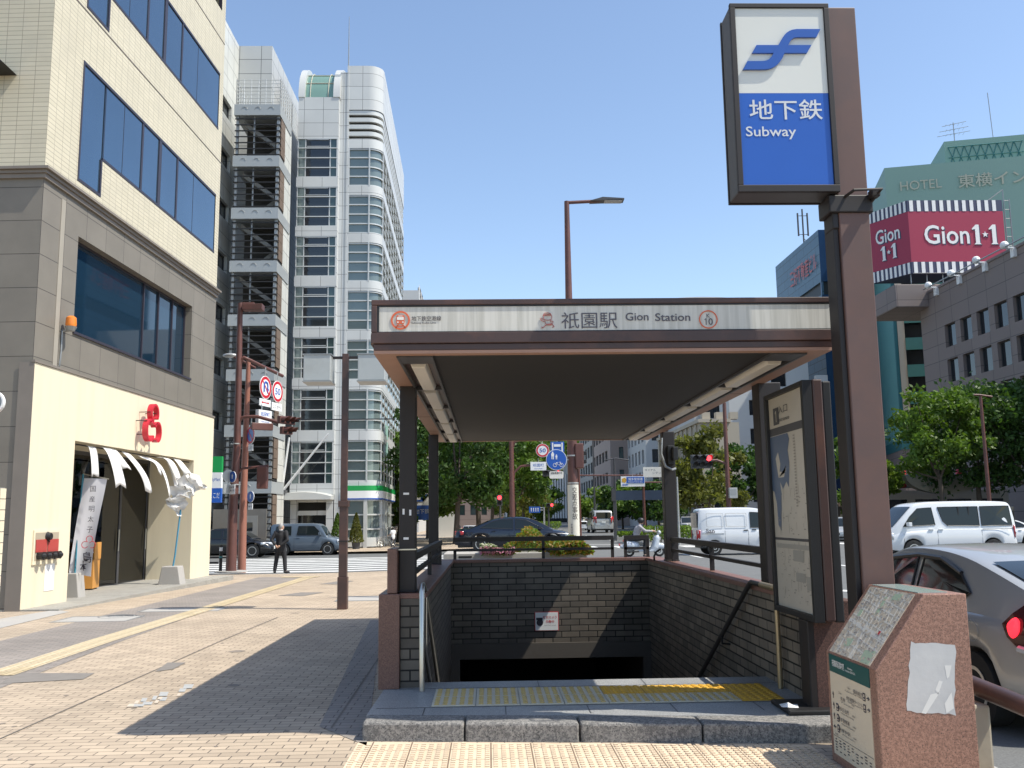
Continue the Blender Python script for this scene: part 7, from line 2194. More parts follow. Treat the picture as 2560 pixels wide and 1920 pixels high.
# hedges on the median
def hedge(label, xa, xb, Y, h, d):
    a = aty(xa, 1150, Y); b = aty(xb, 1150, Y); L = b.x - a.x
    root = thing('hedge', label, 'hedge', ((a.x + b.x) / 2, Y, gz(a.x, Y) - .1)); q = MB(); rr = random.Random(int(Y))
    for k in range(int(900 * L / 4)):
        leaf(q, Vector((rr.uniform(-L / 2, L / 2), rr.uniform(-d / 2, d / 2), .2 + (h - .2) * rr.random() ** .5)), .13, rr)
    q.build('foliage', m_lfy, root)
    q = MB(); q.box(-L / 2 - .2, L / 2 + .2, -d / 2 - .2, d / 2 + .2, -.02, .2); q.build('kerb_edge', m_kerb, root)
    q = MB()
    for k in range(int(L * 1.5)): x = -L / 2 + (k + .5) / 1.5; q.tube([(x, 0, .1), (x + .1, 0, h * .8)], .03, 4)
    q.build('stem', m_bark, root)
hedge('clipped light green hedge on the median behind the scooter rider', 1392, 1512, 57, 1.15, 1.6)
hedge('low hedge strip on the median beside the silver minivan', 1160, 1212, 120, 1.2, 2.0)
hedge('low green verge beyond the silver minivan on the right', 1332, 1392, 72, .6, 1.4)

# ================================================================ POLES, LAMPS, TRAFFIC SIGNS
m_sil = pm('pole_silver', (.42, .42, .41), .4, .5, .1)
# two-box street light on the pavement
lp_ = gnd(740, 1316)
lt = thing('street_lamp', 'square dark brown lamp post with two large cubic white lanterns', 'street lamp', lp_)
Hh = 5.05
q = MB(); q.box(-.095, .095, -.095, .095, 0, .62, 0); q.box(-.078, .078, -.078, .078, .62, 2.05); q.box(-.10, .10, -.10, .10, 1.98, 2.10); q.box(-.062, .062, -.062, .062, 2.10, Hh); q.build('post', m_brown, lt, bevel=.008)
q = MB(); q.box(-.80, -.071, -.03, .03, Hh - .10, Hh - .05); q.box(.071, .95, -.03, .03, Hh - .10, Hh - .05); q.build('arm', m_brownd, lt)
q = MB(); q.tube([(-.95, 0, 3.72), (1.0, 0, 3.72)], .012, 6); q.box(-.09, .09, -.09, .09, 1.30, 1.32); q.build('wire', m_black, lt)
m_lant = pm('lantern_acrylic', (.42, .44, .43), .25, 0, .12, 2, stain=(.28, .27, .24), stain_amt=.35)
for x in (-.53, .53 + .02):
    q = MB(); q.box(x - .27, x + .27, -.27, .27, Hh - .58, Hh - .05); lb_ = q.build('lantern', m_lant, lt, bevel=.015)
    q = MB()
    for z in (Hh - .60, Hh - .055): q.box(x - .285, x + .285, -.285, .285, z, z + .02)
    q.build('lantern_frame', m_grey, lb_)
# tall street lamp behind the back wall (rust brown), with the round cycle sign and a paper band
cp = aty(1241, 1200, 20.0)
cl = thing('street_lamp', 'tall rust brown lamp pole rising behind the canopy with a thin flat lamp head', 'street lamp', (cp.x, 20, 0))
tz = aty(1230, 435, 20).z
q = MB(); q.tube([(0, 0, 0), (0, 0, 3.6), (0, 0, tz)], .1, 14, rs=[.118, .105, .055]); q.build('pole', m_rust, cl, smooth=50)
q = MB(); q.tube([(0, 0, tz - .03), (.62, 0, tz), (.75, 0, tz + .02)], .04, 8); q.build('arm', m_rust, cl)
q = MB(); q.prism([(.52, -.02), (.66, .02), (.80, .06), (1.28, .03), (1.28, .0), (.80, -.01)], -.13, .13, 0, fFront(0, 0, tz)); hd_ = q.build('lamp_head', m_dgrey, cl)
q = MB(); q.box(.84, 1.24, -.11, .11, tz - .018, tz - .011); q.build('lamp_glass', m_sil, hd_)
zb_, zt_ = aty(1241, 1160, 20).z, aty(1241, 1047, 20).z
q = MB(); q.tube([(0, 0, zb_), (0, 0, zt_)], .125, 20, rs=[.125, .118]); bnd = q.build('banner_wrap', pm('wrap_white', (.66, .64, .56), .6, 0, .06, 3, stain=(.52, .49, .40), stain_amt=.4), cl, smooth=50)
for i, ch in enumerate('交差点事故'):
    text(ch, fFront(.02, -.123, zt_ - .12 - i * (zt_ - zb_) * .125), m_ink, bnd, h=.135, w=.115)
for i, ch in enumerate('多発注意'): text(ch, fFront(-.055, -.118, zb_ + .26 - i * .055), m_ink, bnd, h=.045)
for zc_ in (aty(1241, 986, 20).z, zt_ + .02): q = MB(); q.ring(fUp(0, 0, zc_), .06, .122, 0, .03, 18); q.build('clamp', m_sil, cl)
sp = aty(1202, 993, 19.85)
rs_ = thing('cycle_path_sign', 'round blue pedestrian and bicycle sign with small white plate below', 'traffic sign', sp)
r0_ = 22.5 * KS * 19.85 / FPX
def round_sign(root, r_, face, rim, M=None, nm='sign_face'):
    M = M or fFront(0, 0, 0)
    q = MB(); q.disc(M, r_, -.02, 0, 36); o = q.build('sign_plate', rim, root)
    q = MB(); q.disc(M, r_ * .95, .001, .004, 36); return q.build(nm, face, o)
fc = round_sign(rs_, r0_, m_blue, m_whiteg)
q = MB()
def fig(q, M, x, z, s):
    q.disc(M @ Matrix.Translation((x, z + .9 * s, 0)), .13 * s, .005, .008, 12)
    q.prism([(x - .2 * s, z + .30 * s), (x + .2 * s, z + .30 * s), (x + .24 * s, z + .72 * s), (x + .1 * s, z + .78 * s), (x - .1 * s, z + .78 * s), (x - .24 * s, z + .72 * s)], .005, .008, 0, M)
    for k in (-1, 1): q.prism([(x + k * .11 * s - .06 * s, z - .15 * s), (x + k * .11 * s + .06 * s, z - .15 * s), (x + k * .1 * s + .07 * s, z + .30 * s), (x + k * .1 * s - .07 * s, z + .30 * s)], .005, .008, 0, M)
M = fFront(0, 0, 0)
fig(q, M, -.08, .03, .14); fig(q, M, .0, .02, .09)
for dx in (-.045, .095): q.ring(M @ Matrix.Translation((dx + .01, -.115, 0)), .034, .042, .005, .008, 16)
q.tube([M @ Vector(p) for p in ((-.035, -.115, .007), (.0, -.06, .007), (.075, -.06, .007), (.035, -.115, .007), (.0, -.06, .007))], .005, 4); q.tube([M @ Vector(p) for p in ((.105, -.115, .007), (.07, -.045, .007))], .005, 4)
q.build('pictogram', m_whiteg, fc)
q = MB(); q.prism(rr(0, 0, .30, .155, .03), -.015, 0, 0, fFront(-.005, 0, -r0_ - .10)); pl_ = q.build('plate', m_white, rs_)
text('自転車通行可', fFront(-.005, -.001, -r0_ - .06), m_ink, pl_, w=.25, h=.055, bold=.01)
q = MB(); q.tube([(0, .05, .0), (.33, .12, 0)], .018, 6); q.tube([(0, .03, -r0_ - .15), (0, .03, .1)], .02, 6); q.build('bracket', m_sil, rs_)
# back of a pedestrian signal on that pole
pb_ = aty(1251, 985, 19.95)
ps_ = thing('pedestrian_signal', 'brown pedestrian signal seen from behind on the rust brown pole', 'traffic signal', pb_)
q = MB(); q.box(-.09, .09, -.08, .12, -.27, .27); q.build('housing', m_rust, ps_, bevel=.02)
q = MB(); q.box(.06, .17, .0, .14, .02, .10); q.box(.06, .16, .0, .14, -.16, -.08); q.build('hood', m_black, ps_, bevel=.01)

def signal_head(parent_label, p, n=3, rz=0.0, lit=None, mat=None, s=1.0, vertical=False, nm='traffic_signal', deep=.45, lit_col=(1, .04, .05)):
    o = thing(nm, parent_label, 'traffic signal', p, rz)
    q = MB(); w_ = .36 * s
    if vertical: q.box(-w_ / 2, w_ / 2, 0, .2 * s, -n * w_ / 2, n * w_ / 2)
    else: q.box(-n * w_ / 2, n * w_ / 2, 0, .2 * s, -w_ / 2, w_ / 2)
    h_ = q.build('housing', mat or m_dgrey, o, bevel=.03 * s)
    for i in range(n):
        c = ((i - (n - 1) / 2) * w_, 0, 0) if not vertical else (0, 0, -(i - (n - 1) / 2) * w_)
        M = fFront(*c)
        q = MB(); q.disc(M, .135 * s, .0, .015, 18); q.build('lens', emit('lit_red', lit_col, 3.2) if lit == i else m_black, h_)
        q = MB(); vs = []; fs = []
        for k in range(13):
            a = R(-20 + 220 * k / 12)
            for d in (0, deep * s * (.55 + .45 * max(0, math.sin(a)))): vs.append(tuple(M @ Vector((.15 * s * math.cos(a), .15 * s * math.sin(a), d))))
        for k in range(12): fs.append((2 * k, 2 * k + 1, 2 * k + 3, 2 * k + 2))
        q.add(vs, fs); hd2 = q.build('visor', mat or m_dgrey, h_, smooth=60)
    return o
# left corner: rust pole with lamp, two arms, signs and signals
lpz = gnd(499, 1236)
Y = lpz.y
lpole = thing('signal_pole', 'thick rust brown signal pole with curved sign arms and a box lamp on top', 'signal pole', lpz)
def lq(x, y, o=0): return aty(x, y, Y + o) - lpz
tzl = lq(519, 652).z
ttop = lq(519, 655)
q = MB(); q.tube([(0, 0, 0), (.0, 0, 2.4), tuple(lq(512, 960)), tuple(ttop)], .2, 16, rs=[.20, .175, .14, .10]); q.build('pole', m_rust, lpole, smooth=50)
q = MB(); q.box(ttop.x, ttop.x + .55, -.04, .04, tzl - .12, tzl - .02); q.box(ttop.x + .12, ttop.x + 1.05 * 1.05 - .2, -.22, .22, tzl - .36, tzl - .12); q.build('lamp_box', m_rust, lpole, bevel=.02)
p1, p2, p3, p4 = lq(517, 800), lq(521, 778), lq(535, 776), lq(610, 812)
q = MB(); q.tube([tuple(lq(514, 815)), tuple(p2), tuple(lq(527, 772)), tuple(p3), tuple(aty(610, 812, Y + 3.2) - lpz)], .07, 10); q.build('arm', m_rust, lpole, smooth=60)
a1, a2, a3 = lq(512, 930), lq(523, 902), lq(556, 900)
q = MB(); q.tube([tuple(a1), tuple(lq(516, 912)), tuple(a2), tuple(lq(535, 900)), tuple(a3), tuple(lq(600, 912))], .065, 10); q.build('arm', m_rust, lpole, smooth=60)
a1, a2, a3 = lq(508, 1040), lq(524, 1012), lq(580, 1006)
q = MB(); q.tube([tuple(a1), tuple(lq(512, 1024)), tuple(a2), tuple(a3)], .05, 10); q.build('arm', m_rust, lpole, smooth=60)
q = MB(); q.tube([(0, 0, .0), (0, 0, .05)], .6, 20); q.build('foot', m_conc, lpole)
for yy in (960, 1048): c_ = lq(509, yy); q = MB(); q.ring(fUp(c_.x, 0, c_.z), .1, .185, 0, .04, 18); q.build('clamp', m_sil, lpole)
def rsign(label, x, y, rpx, rim, body=None, dY=-.9, sx=1.0, ang=R(-28)):
    p = aty(x, y, Y + dY); r_ = rpx * KS * Y / FPX
    o = thing('round_sign', label, 'traffic sign', p, ang)
    q = MB(); q.disc(fFront(0, 0, 0), r_, -.02, 0, 36); pl = q.build('sign_plate', m_whiteg, o)
    q = MB(); q.ring(fFront(0, 0, 0), r_ * .70, r_ * .95, .001, .004, 36); q.build('rim', rim, pl)
    q = MB(); q.tube([(0, .03, 0), (0, .03, r_ + .35)], .025, 6); q.build('hanger', m_sil, o)
    return o, pl, r_
o, pl, r_ = rsign('round no u-turn sign hanging left of the fifty sign', 574, 837, 26, m_red, dY=1.2, ang=R(74))
q = MB()
q.tube([(-.30 * r_, -.006, -.42 * r_), (-.30 * r_, -.006, .2 * r_)] + [(.30 * r_ * math.cos(a) * -1, -.006, .2 * r_ + .28 * r_ * math.sin(a)) for a in (.6, 1.2, 1.57, 2.0, 2.6)] + [(.30 * r_, -.006, .15 * r_), (.30 * r_, -.006, -.1 * r_)], .075 * r_, 6)
q.prism([(.02 * r_, -.1 * r_), (.58 * r_, -.1 * r_), (.30 * r_, -.52 * r_)], .002, .008, 0, fFront(0, 0, 0)); q.build('arrow', m_blue, pl)
q = MB(); q.prism([(-.58 * r_, .50 * r_), (-.50 * r_, .58 * r_), (.58 * r_, -.50 * r_), (.50 * r_, -.58 * r_)], .005, .012, 0, fFront(0, 0, 0)); q.build('bar', m_red, pl)
o, pl, r_ = rsign('round fifty speed limit sign hanging at the end of the left arm', 600, 846, 25, m_red, dY=2.4, ang=R(74))
text('50', fFront(0, 0, 0), m_blue, pl, h=.62 * r_, w=.95 * r_, bold=.012, lift=.006)
def plate(label, x, y, wpx, hpx, mat=None, dY=-.9, ang=R(-28), nm='sign_plate', th=.03):
    p = aty(x, y, Y + dY); k = KS * Y / FPX
    o = thing(nm, label, 'traffic sign', p, ang); W_, H_ = wpx * k / max(.3, math.cos(ang - (.28 if ang > .5 else 0))), hpx * k
    q = MB(); q.box(-W_ / 2, W_ / 2, 0, th, -H_ / 2, H_ / 2); b = q.build('board', mat or m_whiteg, o, bevel=.005)
    q = MB(); q.tube([(0, th + .02, -H_ / 2), (0, th + .02, H_ / 2 + .25)], .02, 5); q.build('hanger', m_sil, o)
    return o, b, W_, H_
o, b, W_, H_ = plate('white plate with red double arrow under the no u-turn sign', 573, 870, 26, 16, dY=1.2, ang=R(74))
q = MB(); q.prism([(-.36 * W_, 0), (-.22 * W_, -.16 * H_), (-.22 * W_, -.06 * H_), (.22 * W_, -.06 * H_), (.22 * W_, -.16 * H_), (.36 * W_, 0), (.22 * W_, .16 * H_), (.22 * W_, .06 * H_), (-.22 * W_, .06 * H_), (-.22 * W_, .16 * H_)], .002, .008, 0, fFront(0, 0, 0)); q.build('arrow', m_red, b)
o, b, W_, H_ = plate('white plate with black kana under the fifty sign', 598, 879, 24, 18, dY=2.4, ang=R(74)); text('ここから', fFront(0, 0, 0), m_ink, b, w=.80 * W_, h=.42 * H_, bold=.008)
o, b, W_, H_ = plate('white place name box with blue lettering on the left signal arm', 573, 901, 29, 30, dY=.6, ang=R(64), th=.16, nm='place_name_sign')
text('祇園町', fFront(0, 0, .20 * H_), m_blue, b, w=.7 * W_, h=.3 * H_, bold=.012); text('Gion-machi', fFront(0, 0, -.14 * H_), m_blue, b, w=.6 * W_, h=.17 * H_); text('Intersection', fFront(0, 0, -.34 * H_), m_blue, b, w=.6 * W_, h=.13 * H_)
signal_head('three light signal with deep visors at the end of the left arm', aty(622, 908, Y - .6), 3, R(62), None, m_rust, .8)
signal_head('second three light signal hanging under the place name box', aty(565, 922, Y - .4), 3, R(-150), None, m_rust, .75)
signal_head('short two light signal under the three light signal on the left arm', aty(622, 930, Y - .5), 2, R(62), None, m_rust, .8)
o = thing('pedestrian_signal', 'dark pedestrian signal box seen from behind on the low left arm', 'traffic signal', aty(567, 1032, Y))
q = MB(); q.box(-.19, .19, -.15, .15, -.42, .42); q.build('housing', m_rust, o, bevel=.03); q = MB(); q.box(-.17, -.02, .14, .32, .02, .34); q.box(-.17, -.02, .14, .32, -.36, -.04); q.build('hood', m_black, o)
q = MB(); q.tube([(.05, 0, .42), (.05, 0, .62)], .03, 6); q.build('hanger', m_sil, o)
for (lb, x, y, r1) in (('small blue cycle sign on the left face of the thick rust pole', 502, 1030, 12),):
    p = aty(x, y, Y - .25); o = thing('cycle_path_sign', lb, 'traffic sign', p, R(-40)); r_ = r1 * KS * Y / FPX
    fc = round_sign(o, r_, m_blue, m_whiteg); q = MB(); fig(q, fFront(0, 0, 0), 0, -.05, .16); q.build('pictogram', m_whiteg, fc)
    q = MB(); q.prism(rr(0, 0, .34, .36, .03), -.02, 0, 0, fFront(0, 0, -r_ - .26)); pl_ = q.build('plate', m_whiteg, o); text('自転車', fFront(0, 0, -r_ - .18), m_ink, pl_, w=.26, h=.07); text('通行可', fFront(0, 0, -r_ - .30), m_ink, pl_, w=.26, h=.07)
p = aty(494, 1028, Y - .2); o = thing('round_sign', 'grey back of a round sign left of the small blue cycle sign', 'traffic sign', p, R(40)); q = MB(); q.disc(fFront(0, 0, 0), .24, -.02, 0, 28); q.prism(rr(0, 0, .34, .34, .03), -.02, 0, 0, fFront(0, 0, -.48)); q.tube([(0, .03, -.6), (0, .03, .2)], .02, 5); q.build('plate', m_grey, o)
# second, thinner pole behind it with a lamp
Y2_ = 37.0
p2_ = aty(529, 1225, 37.5); b2 = Vector((p2_.x, Y2_, gz(p2_.x, Y2_) - .1))
sp2 = thing('sign_pole', 'thinner salmon brown pole behind the thick pole with a cobra lamp', 'sign pole', b2)
def l2(x, y, o=0): return aty(x, y, Y2_ + o) - b2
q = MB(); q.tube([(0, 0, 0), (0, 0, 3.2), tuple(l2(537, 780))], .16, 14, rs=[.17, .14, .09]); q.build('pole', pm('salmon_brown', (.30, .125, .085), .5, 0, .2, 3), sp2, smooth=50)
q = MB(); q.tube([tuple(l2(552, 795)), tuple(l2(520, 778)), tuple(l2(503, 770))], .05, 8); q.build('arm', m_rust, sp2)
c_ = l2(497, 768); q = MB(); q.ball((c_.x, 0, c_.z), .28, 10, sc_=(1.1, .5, .35)); q.build('lamp_head', m_sil, sp2, smooth=60)
Y = Y2_
o, pl, r_ = rsign('round no parking sign with red rim on the thinner pole', 541, 940, 13 * 1.5, m_red, dY=-.3, ang=R(-50))
q = MB(); q.disc(fFront(0, 0, 0), r_ * .70, .001, .004, 28); q.build('disc', m_blue, pl); q = MB(); q.prism([(-.56 * r_, .46 * r_), (-.46 * r_, .56 * r_), (.56 * r_, -.46 * r_), (.46 * r_, -.56 * r_)], .005, .012, 0, fFront(0, 0, 0)); q.build('bar', m_red, pl)
o, b, W_, H_ = plate('small white plate under the no parking sign', 541, 967, 12, 14, dY=-.3, ang=R(-40)); text('ここまで', fFront(0, 0, 0), m_ink, b, w=.8 * W_, h=.4 * H_)
p = aty(541, 1073, Y - .3); o = thing('cycle_path_sign', 'small blue cycle sign low on the thinner salmon pole', 'traffic sign', p, R(-40)); fc = round_sign(o, .22, m_blue, m_whiteg); q = MB(); fig(q, fFront(0, 0, 0), 0, -.05, .16); q.build('pictogram', m_whiteg, fc); q = MB(); q.prism(rr(0, 0, .28, .24, .03), -.02, 0, 0, fFront(0, 0, -.38)); pl_ = q.build('plate', m_whiteg, o); text('通行可', fFront(0, 0, -.38), m_ink, pl_, w=.22, h=.07)
# bollard with white and teal bands and a low rail
p = gnd(476, 1236); o = thing('bollard', 'thin black bollard with white and teal bands by the thick pole', 'bollard', p)
q = MB(); q.tube([(0, 0, 0), (0, 0, 1.0)], .06, 12); q.build('post', m_black, o, smooth=40); q = MB(); q.tube([(0, 0, .78), (0, 0, .92)], .063, 12); q.build('white_band', m_whiteg, o, smooth=40); q = MB(); q.tube([(0, 0, .52), (0, 0, .6)], .063, 12); q.build('teal_band', m_hteal, o, smooth=40)
o = thing('kerb_rail', 'low black pipe rail beside the thin bollard at the road edge', 'railing', p + Vector((-.1, .05, 0)))
q = MB()
for z in (.35, .55): q.tube([(0, 0, z), (-2.4, .2, z)], .035, 8)
q.tube([(-2.4, .2, 0), (-2.4, .2, .6)], .04, 8); q.build('rail', m_black, o)
# far poles and signs on the main road
def far_pole(label, x, yb_, ytop, Yp, r_=.10, mat=None, nm='signal_pole', arms=(), cat='signal pole'):
    b = aty(x, 1150, Yp); base = Vector((b.x, Yp, gz(b.x, Yp) - .1)); o = thing(nm, label, cat, base)
    t_ = aty(x, ytop, Yp).z - base.z
    q = MB(); q.tube([(0, 0, 0), (0, 0, t_)], r_, 10, rs=[r_ * 1.25, r_ * .8]); q.build('pole', mat or m_rust, o, smooth=50)
    for (y0, pts) in arms:
        q = MB(); q.tube([tuple(aty(px, py, Yp) - base) for px, py in pts], r_ * .55, 7); q.build('arm', mat or m_rust, o, smooth=60)
    return o
YP = 60.0
far_pole('rust signal pole left of the fifty sign across the junction', 1107, 1160, 800, YP, .15, arms=((0, [(1108, 1040), (1111, 1020), (1125, 1007), (1165, 1003)]), (0, [(1108, 965), (1112, 955), (1122, 950), (1185, 945)])))
Y = YP
o, pl, r_ = rsign('round fifty speed limit sign beyond the rear stair rail', 1172, 973, 14.5, m_red, dY=-.3, ang=0)
text('50', fFront(0, 0, 0), m_blue, pl, h=.6 * r_, w=.95 * r_, bold=.012, lift=.01)
o, b, W_, H_ = plate('white place name sign on the far signal arm under the canopy', 1163, 1007, 34, 18, dY=-.3, ang=0, nm='place_name_sign'); text('祇園町', fFront(0, 0, .12 * H_), m_blue, b, w=.7 * W_, h=.38 * H_); text('Gion-machi', fFront(0, 0, -.28 * H_), m_blue, b, w=.5 * W_, h=.16 * H_)
signal_head('dark traffic signal with red light partly behind the round cycle sign', aty(1192, 1022, YP), 3, 0, 2, None, 1.1)
o, b, W_, H_ = plate('blue lane sign with white frame behind the round cycle sign', 1204, 965, 30, 22, m_blue, dY=1.2, ang=0); q = MB(); q.box(-.4 * W_, -.3 * W_, -.02, -.001, -.5 * H_, .4 * H_); q.box(.3 * W_, .4 * W_, -.02, -.001, -.5 * H_, .4 * H_); q.box(-.25 * W_, .25 * W_, -.02, -.001, 0, .25 * H_); q.build('lane_marks', m_whiteg, b)
far_pole('thin rust pole with a long arm just left of the tall lamp pole', 1253, 1150, 985, 74, .11, arms=((0, [(1250, 1027), (1330, 1027), (1420, 1027)]),))
far_pole('slender twin arm street lamp before the pinkish office', 1331, 1150, 990, 98, .12, m_dgrey, 'street_lamp', ((0, [(1306, 994), (1331, 990), (1358, 994)]),), 'street lamp')
far_pole('dark lamp mast rising before the grey tower', 1286, 1150, 900, 110, .10, m_dgrey, 'street_lamp', (), 'street lamp')
far_pole('rust signal pole carrying the red light over the median tree', 1577, 1180, 870, 50, .12, arms=((0, [(1578, 1016), (1565, 1000), (1548, 994), (1520, 996)]),))
signal_head('six lens traffic signal with lit red lamp above the median tree', aty(1516, 990, 49.5), 3, 0, 2, None, 1.05)
signal_head('lower row of three arrow lenses under the lit red signal', aty(1516, 1004, 49.5), 3, 0, None, None, 1.05)
q_ = aty(1583, 1065, 49.7); o = thing('control_box', 'small grey signal control box on the rust pole by the white van', 'control box', q_); q = MB(); q.box(-.22, .22, -.15, .12, -.28, .28); q.build('box', m_sil, o, bevel=.02); q = MB(); q.box(-.15, .15, -.16, -.151, -.1, .2); q.build('door', m_grey, o)
far_pole('thin silver post with small plate beside the median hedge', 1467, 1150, 1030, 56, .06, m_sil, 'sign_pole', (), 'sign pole')
signal_head('red pedestrian light glowing left of the dark saloon', aty(1079, 1081, 62), 2, 0, 0, None, 1.0, True)
far_pole('dark post under the red pedestrian light', 1081, 1160, 1085, 62.3, .08, m_dgrey, 'sign_pole', (), 'sign pole')
signal_head('distant red signal above the middle of the street', aty(1184, 1091, 96), 3, 0, 2, None, 1.05)
far_pole('dark post under the distant red signal', 1186, 1150, 1096, 96.3, .09, m_dgrey, 'sign_pole', (), 'sign pole')
signal_head('farthest tiny red signal low above the road', aty(1134, 1121, 120), 3, 0, 2, None, .9)
far_pole('slim post carrying the farthest red signal', 1136, 1150, 1123, 120.3, .08, m_rust, 'sign_pole', (), 'sign pole')
Y = 100
o, b, W_, H_ = plate('blue lane direction sign with white arrows in the far distance', 1155, 1101, 24, 13, m_blue, dY=0, ang=0, nm='direction_sign')
q = MB()
for i, x in enumerate((-.30, -.1, .1, .3)):
    M = fFront(x * W_, 0, 0)
    q.prism([(-.03 * W_, -.3 * H_), (.03 * W_, -.3 * H_), (.03 * W_, .15 * H_), (-.03 * W_, .15 * H_)], .002, .01, 0, M); q.prism([(-.07 * W_, .12 * H_), (.07 * W_, .12 * H_), (0, .34 * H_)], .002, .011, 0, M)
q.build('arrows', m_whiteg, b)
far_pole('silver gantry post holding the blue lane direction sign', 1176, 1150, 1092, 100.4, .09, m_sil, 'sign_pole', ((0, [(1176, 1097), (1160, 1097)]), (0, [(1176, 1102), (1160, 1102)])), 'sign pole')
Y = 66
o, b, W_, H_ = plate('blue and white police station direction sign above the median', 1367, 1040, 52, 22, m_whiteg, dY=0, ang=0, nm='direction_sign')
q = MB(); q.box(-.26 * W_, .48 * W_, -.02, -.001, -.16 * H_, .45 * H_); bl_ = q.build('blue_field', m_blue, b); text('博多警察署', fFront(.11 * W_, -.02, .22 * H_), m_whiteg, bl_, w=.6 * W_, h=.28 * H_); text('Hakata Police Sta.', fFront(.11 * W_, -.02, -.04 * H_), m_whiteg, bl_, w=.6 * W_, h=.12 * H_)
q = MB(); q.disc(fFront(-.36 * W_, 0, .12 * H_), .27 * H_, .002, .01, 5); q.build('star', pm('sign_gold', (.6, .33, .03), .5), b)
q = MB(); q.prism([(-.46 * W_, -.32 * H_), (-.40 * W_, -.22 * H_), (-.40 * W_, -.27 * H_), (-.2 * W_, -.27 * H_), (-.2 * W_, -.37 * H_), (-.40 * W_, -.37 * H_), (-.40 * W_, -.42 * H_)], .002, .01, 0, fFront(0, 0, 0)); q.build('arrow', m_blue, b)
o, b, W_, H_ = plate('white shopping street sign beside the right rear post', 1410, 1020, 42, 22, m_white, dY=.5, ang=0, nm='direction_sign'); text('キャナル', fFront(-.12 * W_, 0, .22 * H_), m_inkg, b, w=.55 * W_, h=.24 * H_); text('シティ', fFront(.2 * W_, 0, -.08 * H_), m_inkg, b, w=.45 * W_, h=.22 * H_)
far_pole('rust gantry with white red arm holding the direction signs', 1393, 1150, 1030, 66.4, .1, m_rust, 'sign_pole', ((0, [(1386, 1042), (1428, 1042)]),), 'sign pole')
p = aty(1398, 1068, 68); o = thing('overhead_banner', 'dark blue overhead road name board behind the police sign', 'sign', p)
q = MB(); q.box(-2.3, 2.4, 0, .2, -.4, .3); q.build('board', pm('navy_board', (.03, .05, .09), .5), o); q = MB(); q.box(-2.6, -2.301, -.05, .25, -.45, .45); q.box(-2.5, -2.3, 0, .2, -3.4, -.451); q.build('post', m_dgrey, o)
# street lamp and bus shelter bits on the right
far_pole('tall thin rust street lamp with short arm before the dark tree', 2143, 1150, 856, 52, .10, m_rust, 'street_lamp', ((0, [(2143, 857), (2115, 853), (2104, 853)]),), 'street lamp')
p = aty(2040, 1045, 70); o = thing('canopy_shade', 'pale curved fabric canopy hanging at the shop front far right', 'awning', p)
q = MB(); q.prism([(-3.1 * math.cos(R(a)) , -1.35 * math.sin(R(a))) for a in range(0, 181, 15)], -.4, .4, 0, fFront(0, 0, .6)); q.build('fabric', pm('awning_cream', (.42, .38, .30), .7), o); q = MB(); q.tube([(-3.2, 0, .65), (3.2, 0, .65)], .07, 6); q.tube([(0, .3, -3.6), (0, .3, .6)], .1, 6); q.build('bar', m_grey, o)
p = aty(2075, 1085, 68); o = thing('lantern_shop', 'low shop front with red lanterns and white panels behind the white van', 'shop front', (p.x, 74, 0))
q = MB(); q.box(-7, 7, 0, 3, 0, 3.4); q.build('wall', m_beige, o); q = MB()
for i in range(5): q.box(-5.8 + i * 2.6, -3.9 + i * 2.6, -.08, -.003, .4, 2.7)
q.build('window', m_tgd, o); q = MB(); q.tube([(-7, -1.2, 3.5), (7, -1.6, 4.1)], .16, 10); q.build('awning_pipe', m_grey, o)
for i, x in enumerate((-2.2, 2.4)):
    l_ = thing('red_lantern', ('left red cylinder lantern hanging over the shop front', 'right red cylinder lantern hanging over the shop front')[i], 'lantern', (p.x + x, 72.5, 4.3), 0, 'red lanterns at the shop front'); q = MB(); q.tube([(0, 0, -.7), (0, 0, -.6), (0, 0, .6), (0, 0, .7)], .3, 12, rs=[.2, .3, .3, .2]); q.build('shade', m_red, l_, smooth=50); q = MB(); q.tube([(0, 0, .7), (0, 0, 1.0)], .02, 5); q.build('cord', m_black, l_)
# subway sign and white hoarding far left between the posts
p = aty(912, 1084, 78); o = thing('subway_sign', 'small white and blue subway sign under the trees between the left posts', 'sign', (p.x, 78, gz(p.x, 78)))
q = MB(); q.box(-.9, .9, -.2, .2, p.z - .1, p.z + 1.1, 0); q.box(-.9, .9, -.2, .2, p.z - 1.3, p.z - .101, 1); q.build('panel', [m_whiteg, m_blue], o); q = MB(); q.tube([(-1.0, .1, 0), (-1.0, .1, p.z + 1)], .12, 8); q.build('post', m_dgrey, o); text('地下鉄', fFront(0, -.2, p.z - .6), m_whiteg, o, w=1.2, h=.4)
q = MB(); q.prism([(-.6, -.3), (.1, -.3), (.2, 0), (-.1, 0), (.0, .3), (.6, .3), (.5, .15), (.15, .15), (-.1, -.15), (-.5, -.15)], .003, .02, 0, fFront(0, -.2, p.z + .5)); q.build('emblem', m_blue, o)
p = aty(963, 1125, 92); o = thing('site_hoarding', 'white construction hoarding panel under the avenue trees', 'hoarding', (p.x, 92, gz(p.x, 92))); q = MB(); q.box(-.9, .9, 0, .1, 0, 4.2); q.build('panel', m_whiteg, o); q = MB(); q.box(-.9, -.8, .1, .3, 0, 4.0); q.box(.8, .9, .1, .3, 0, 4.0); q.build('frame', m_grey, o)
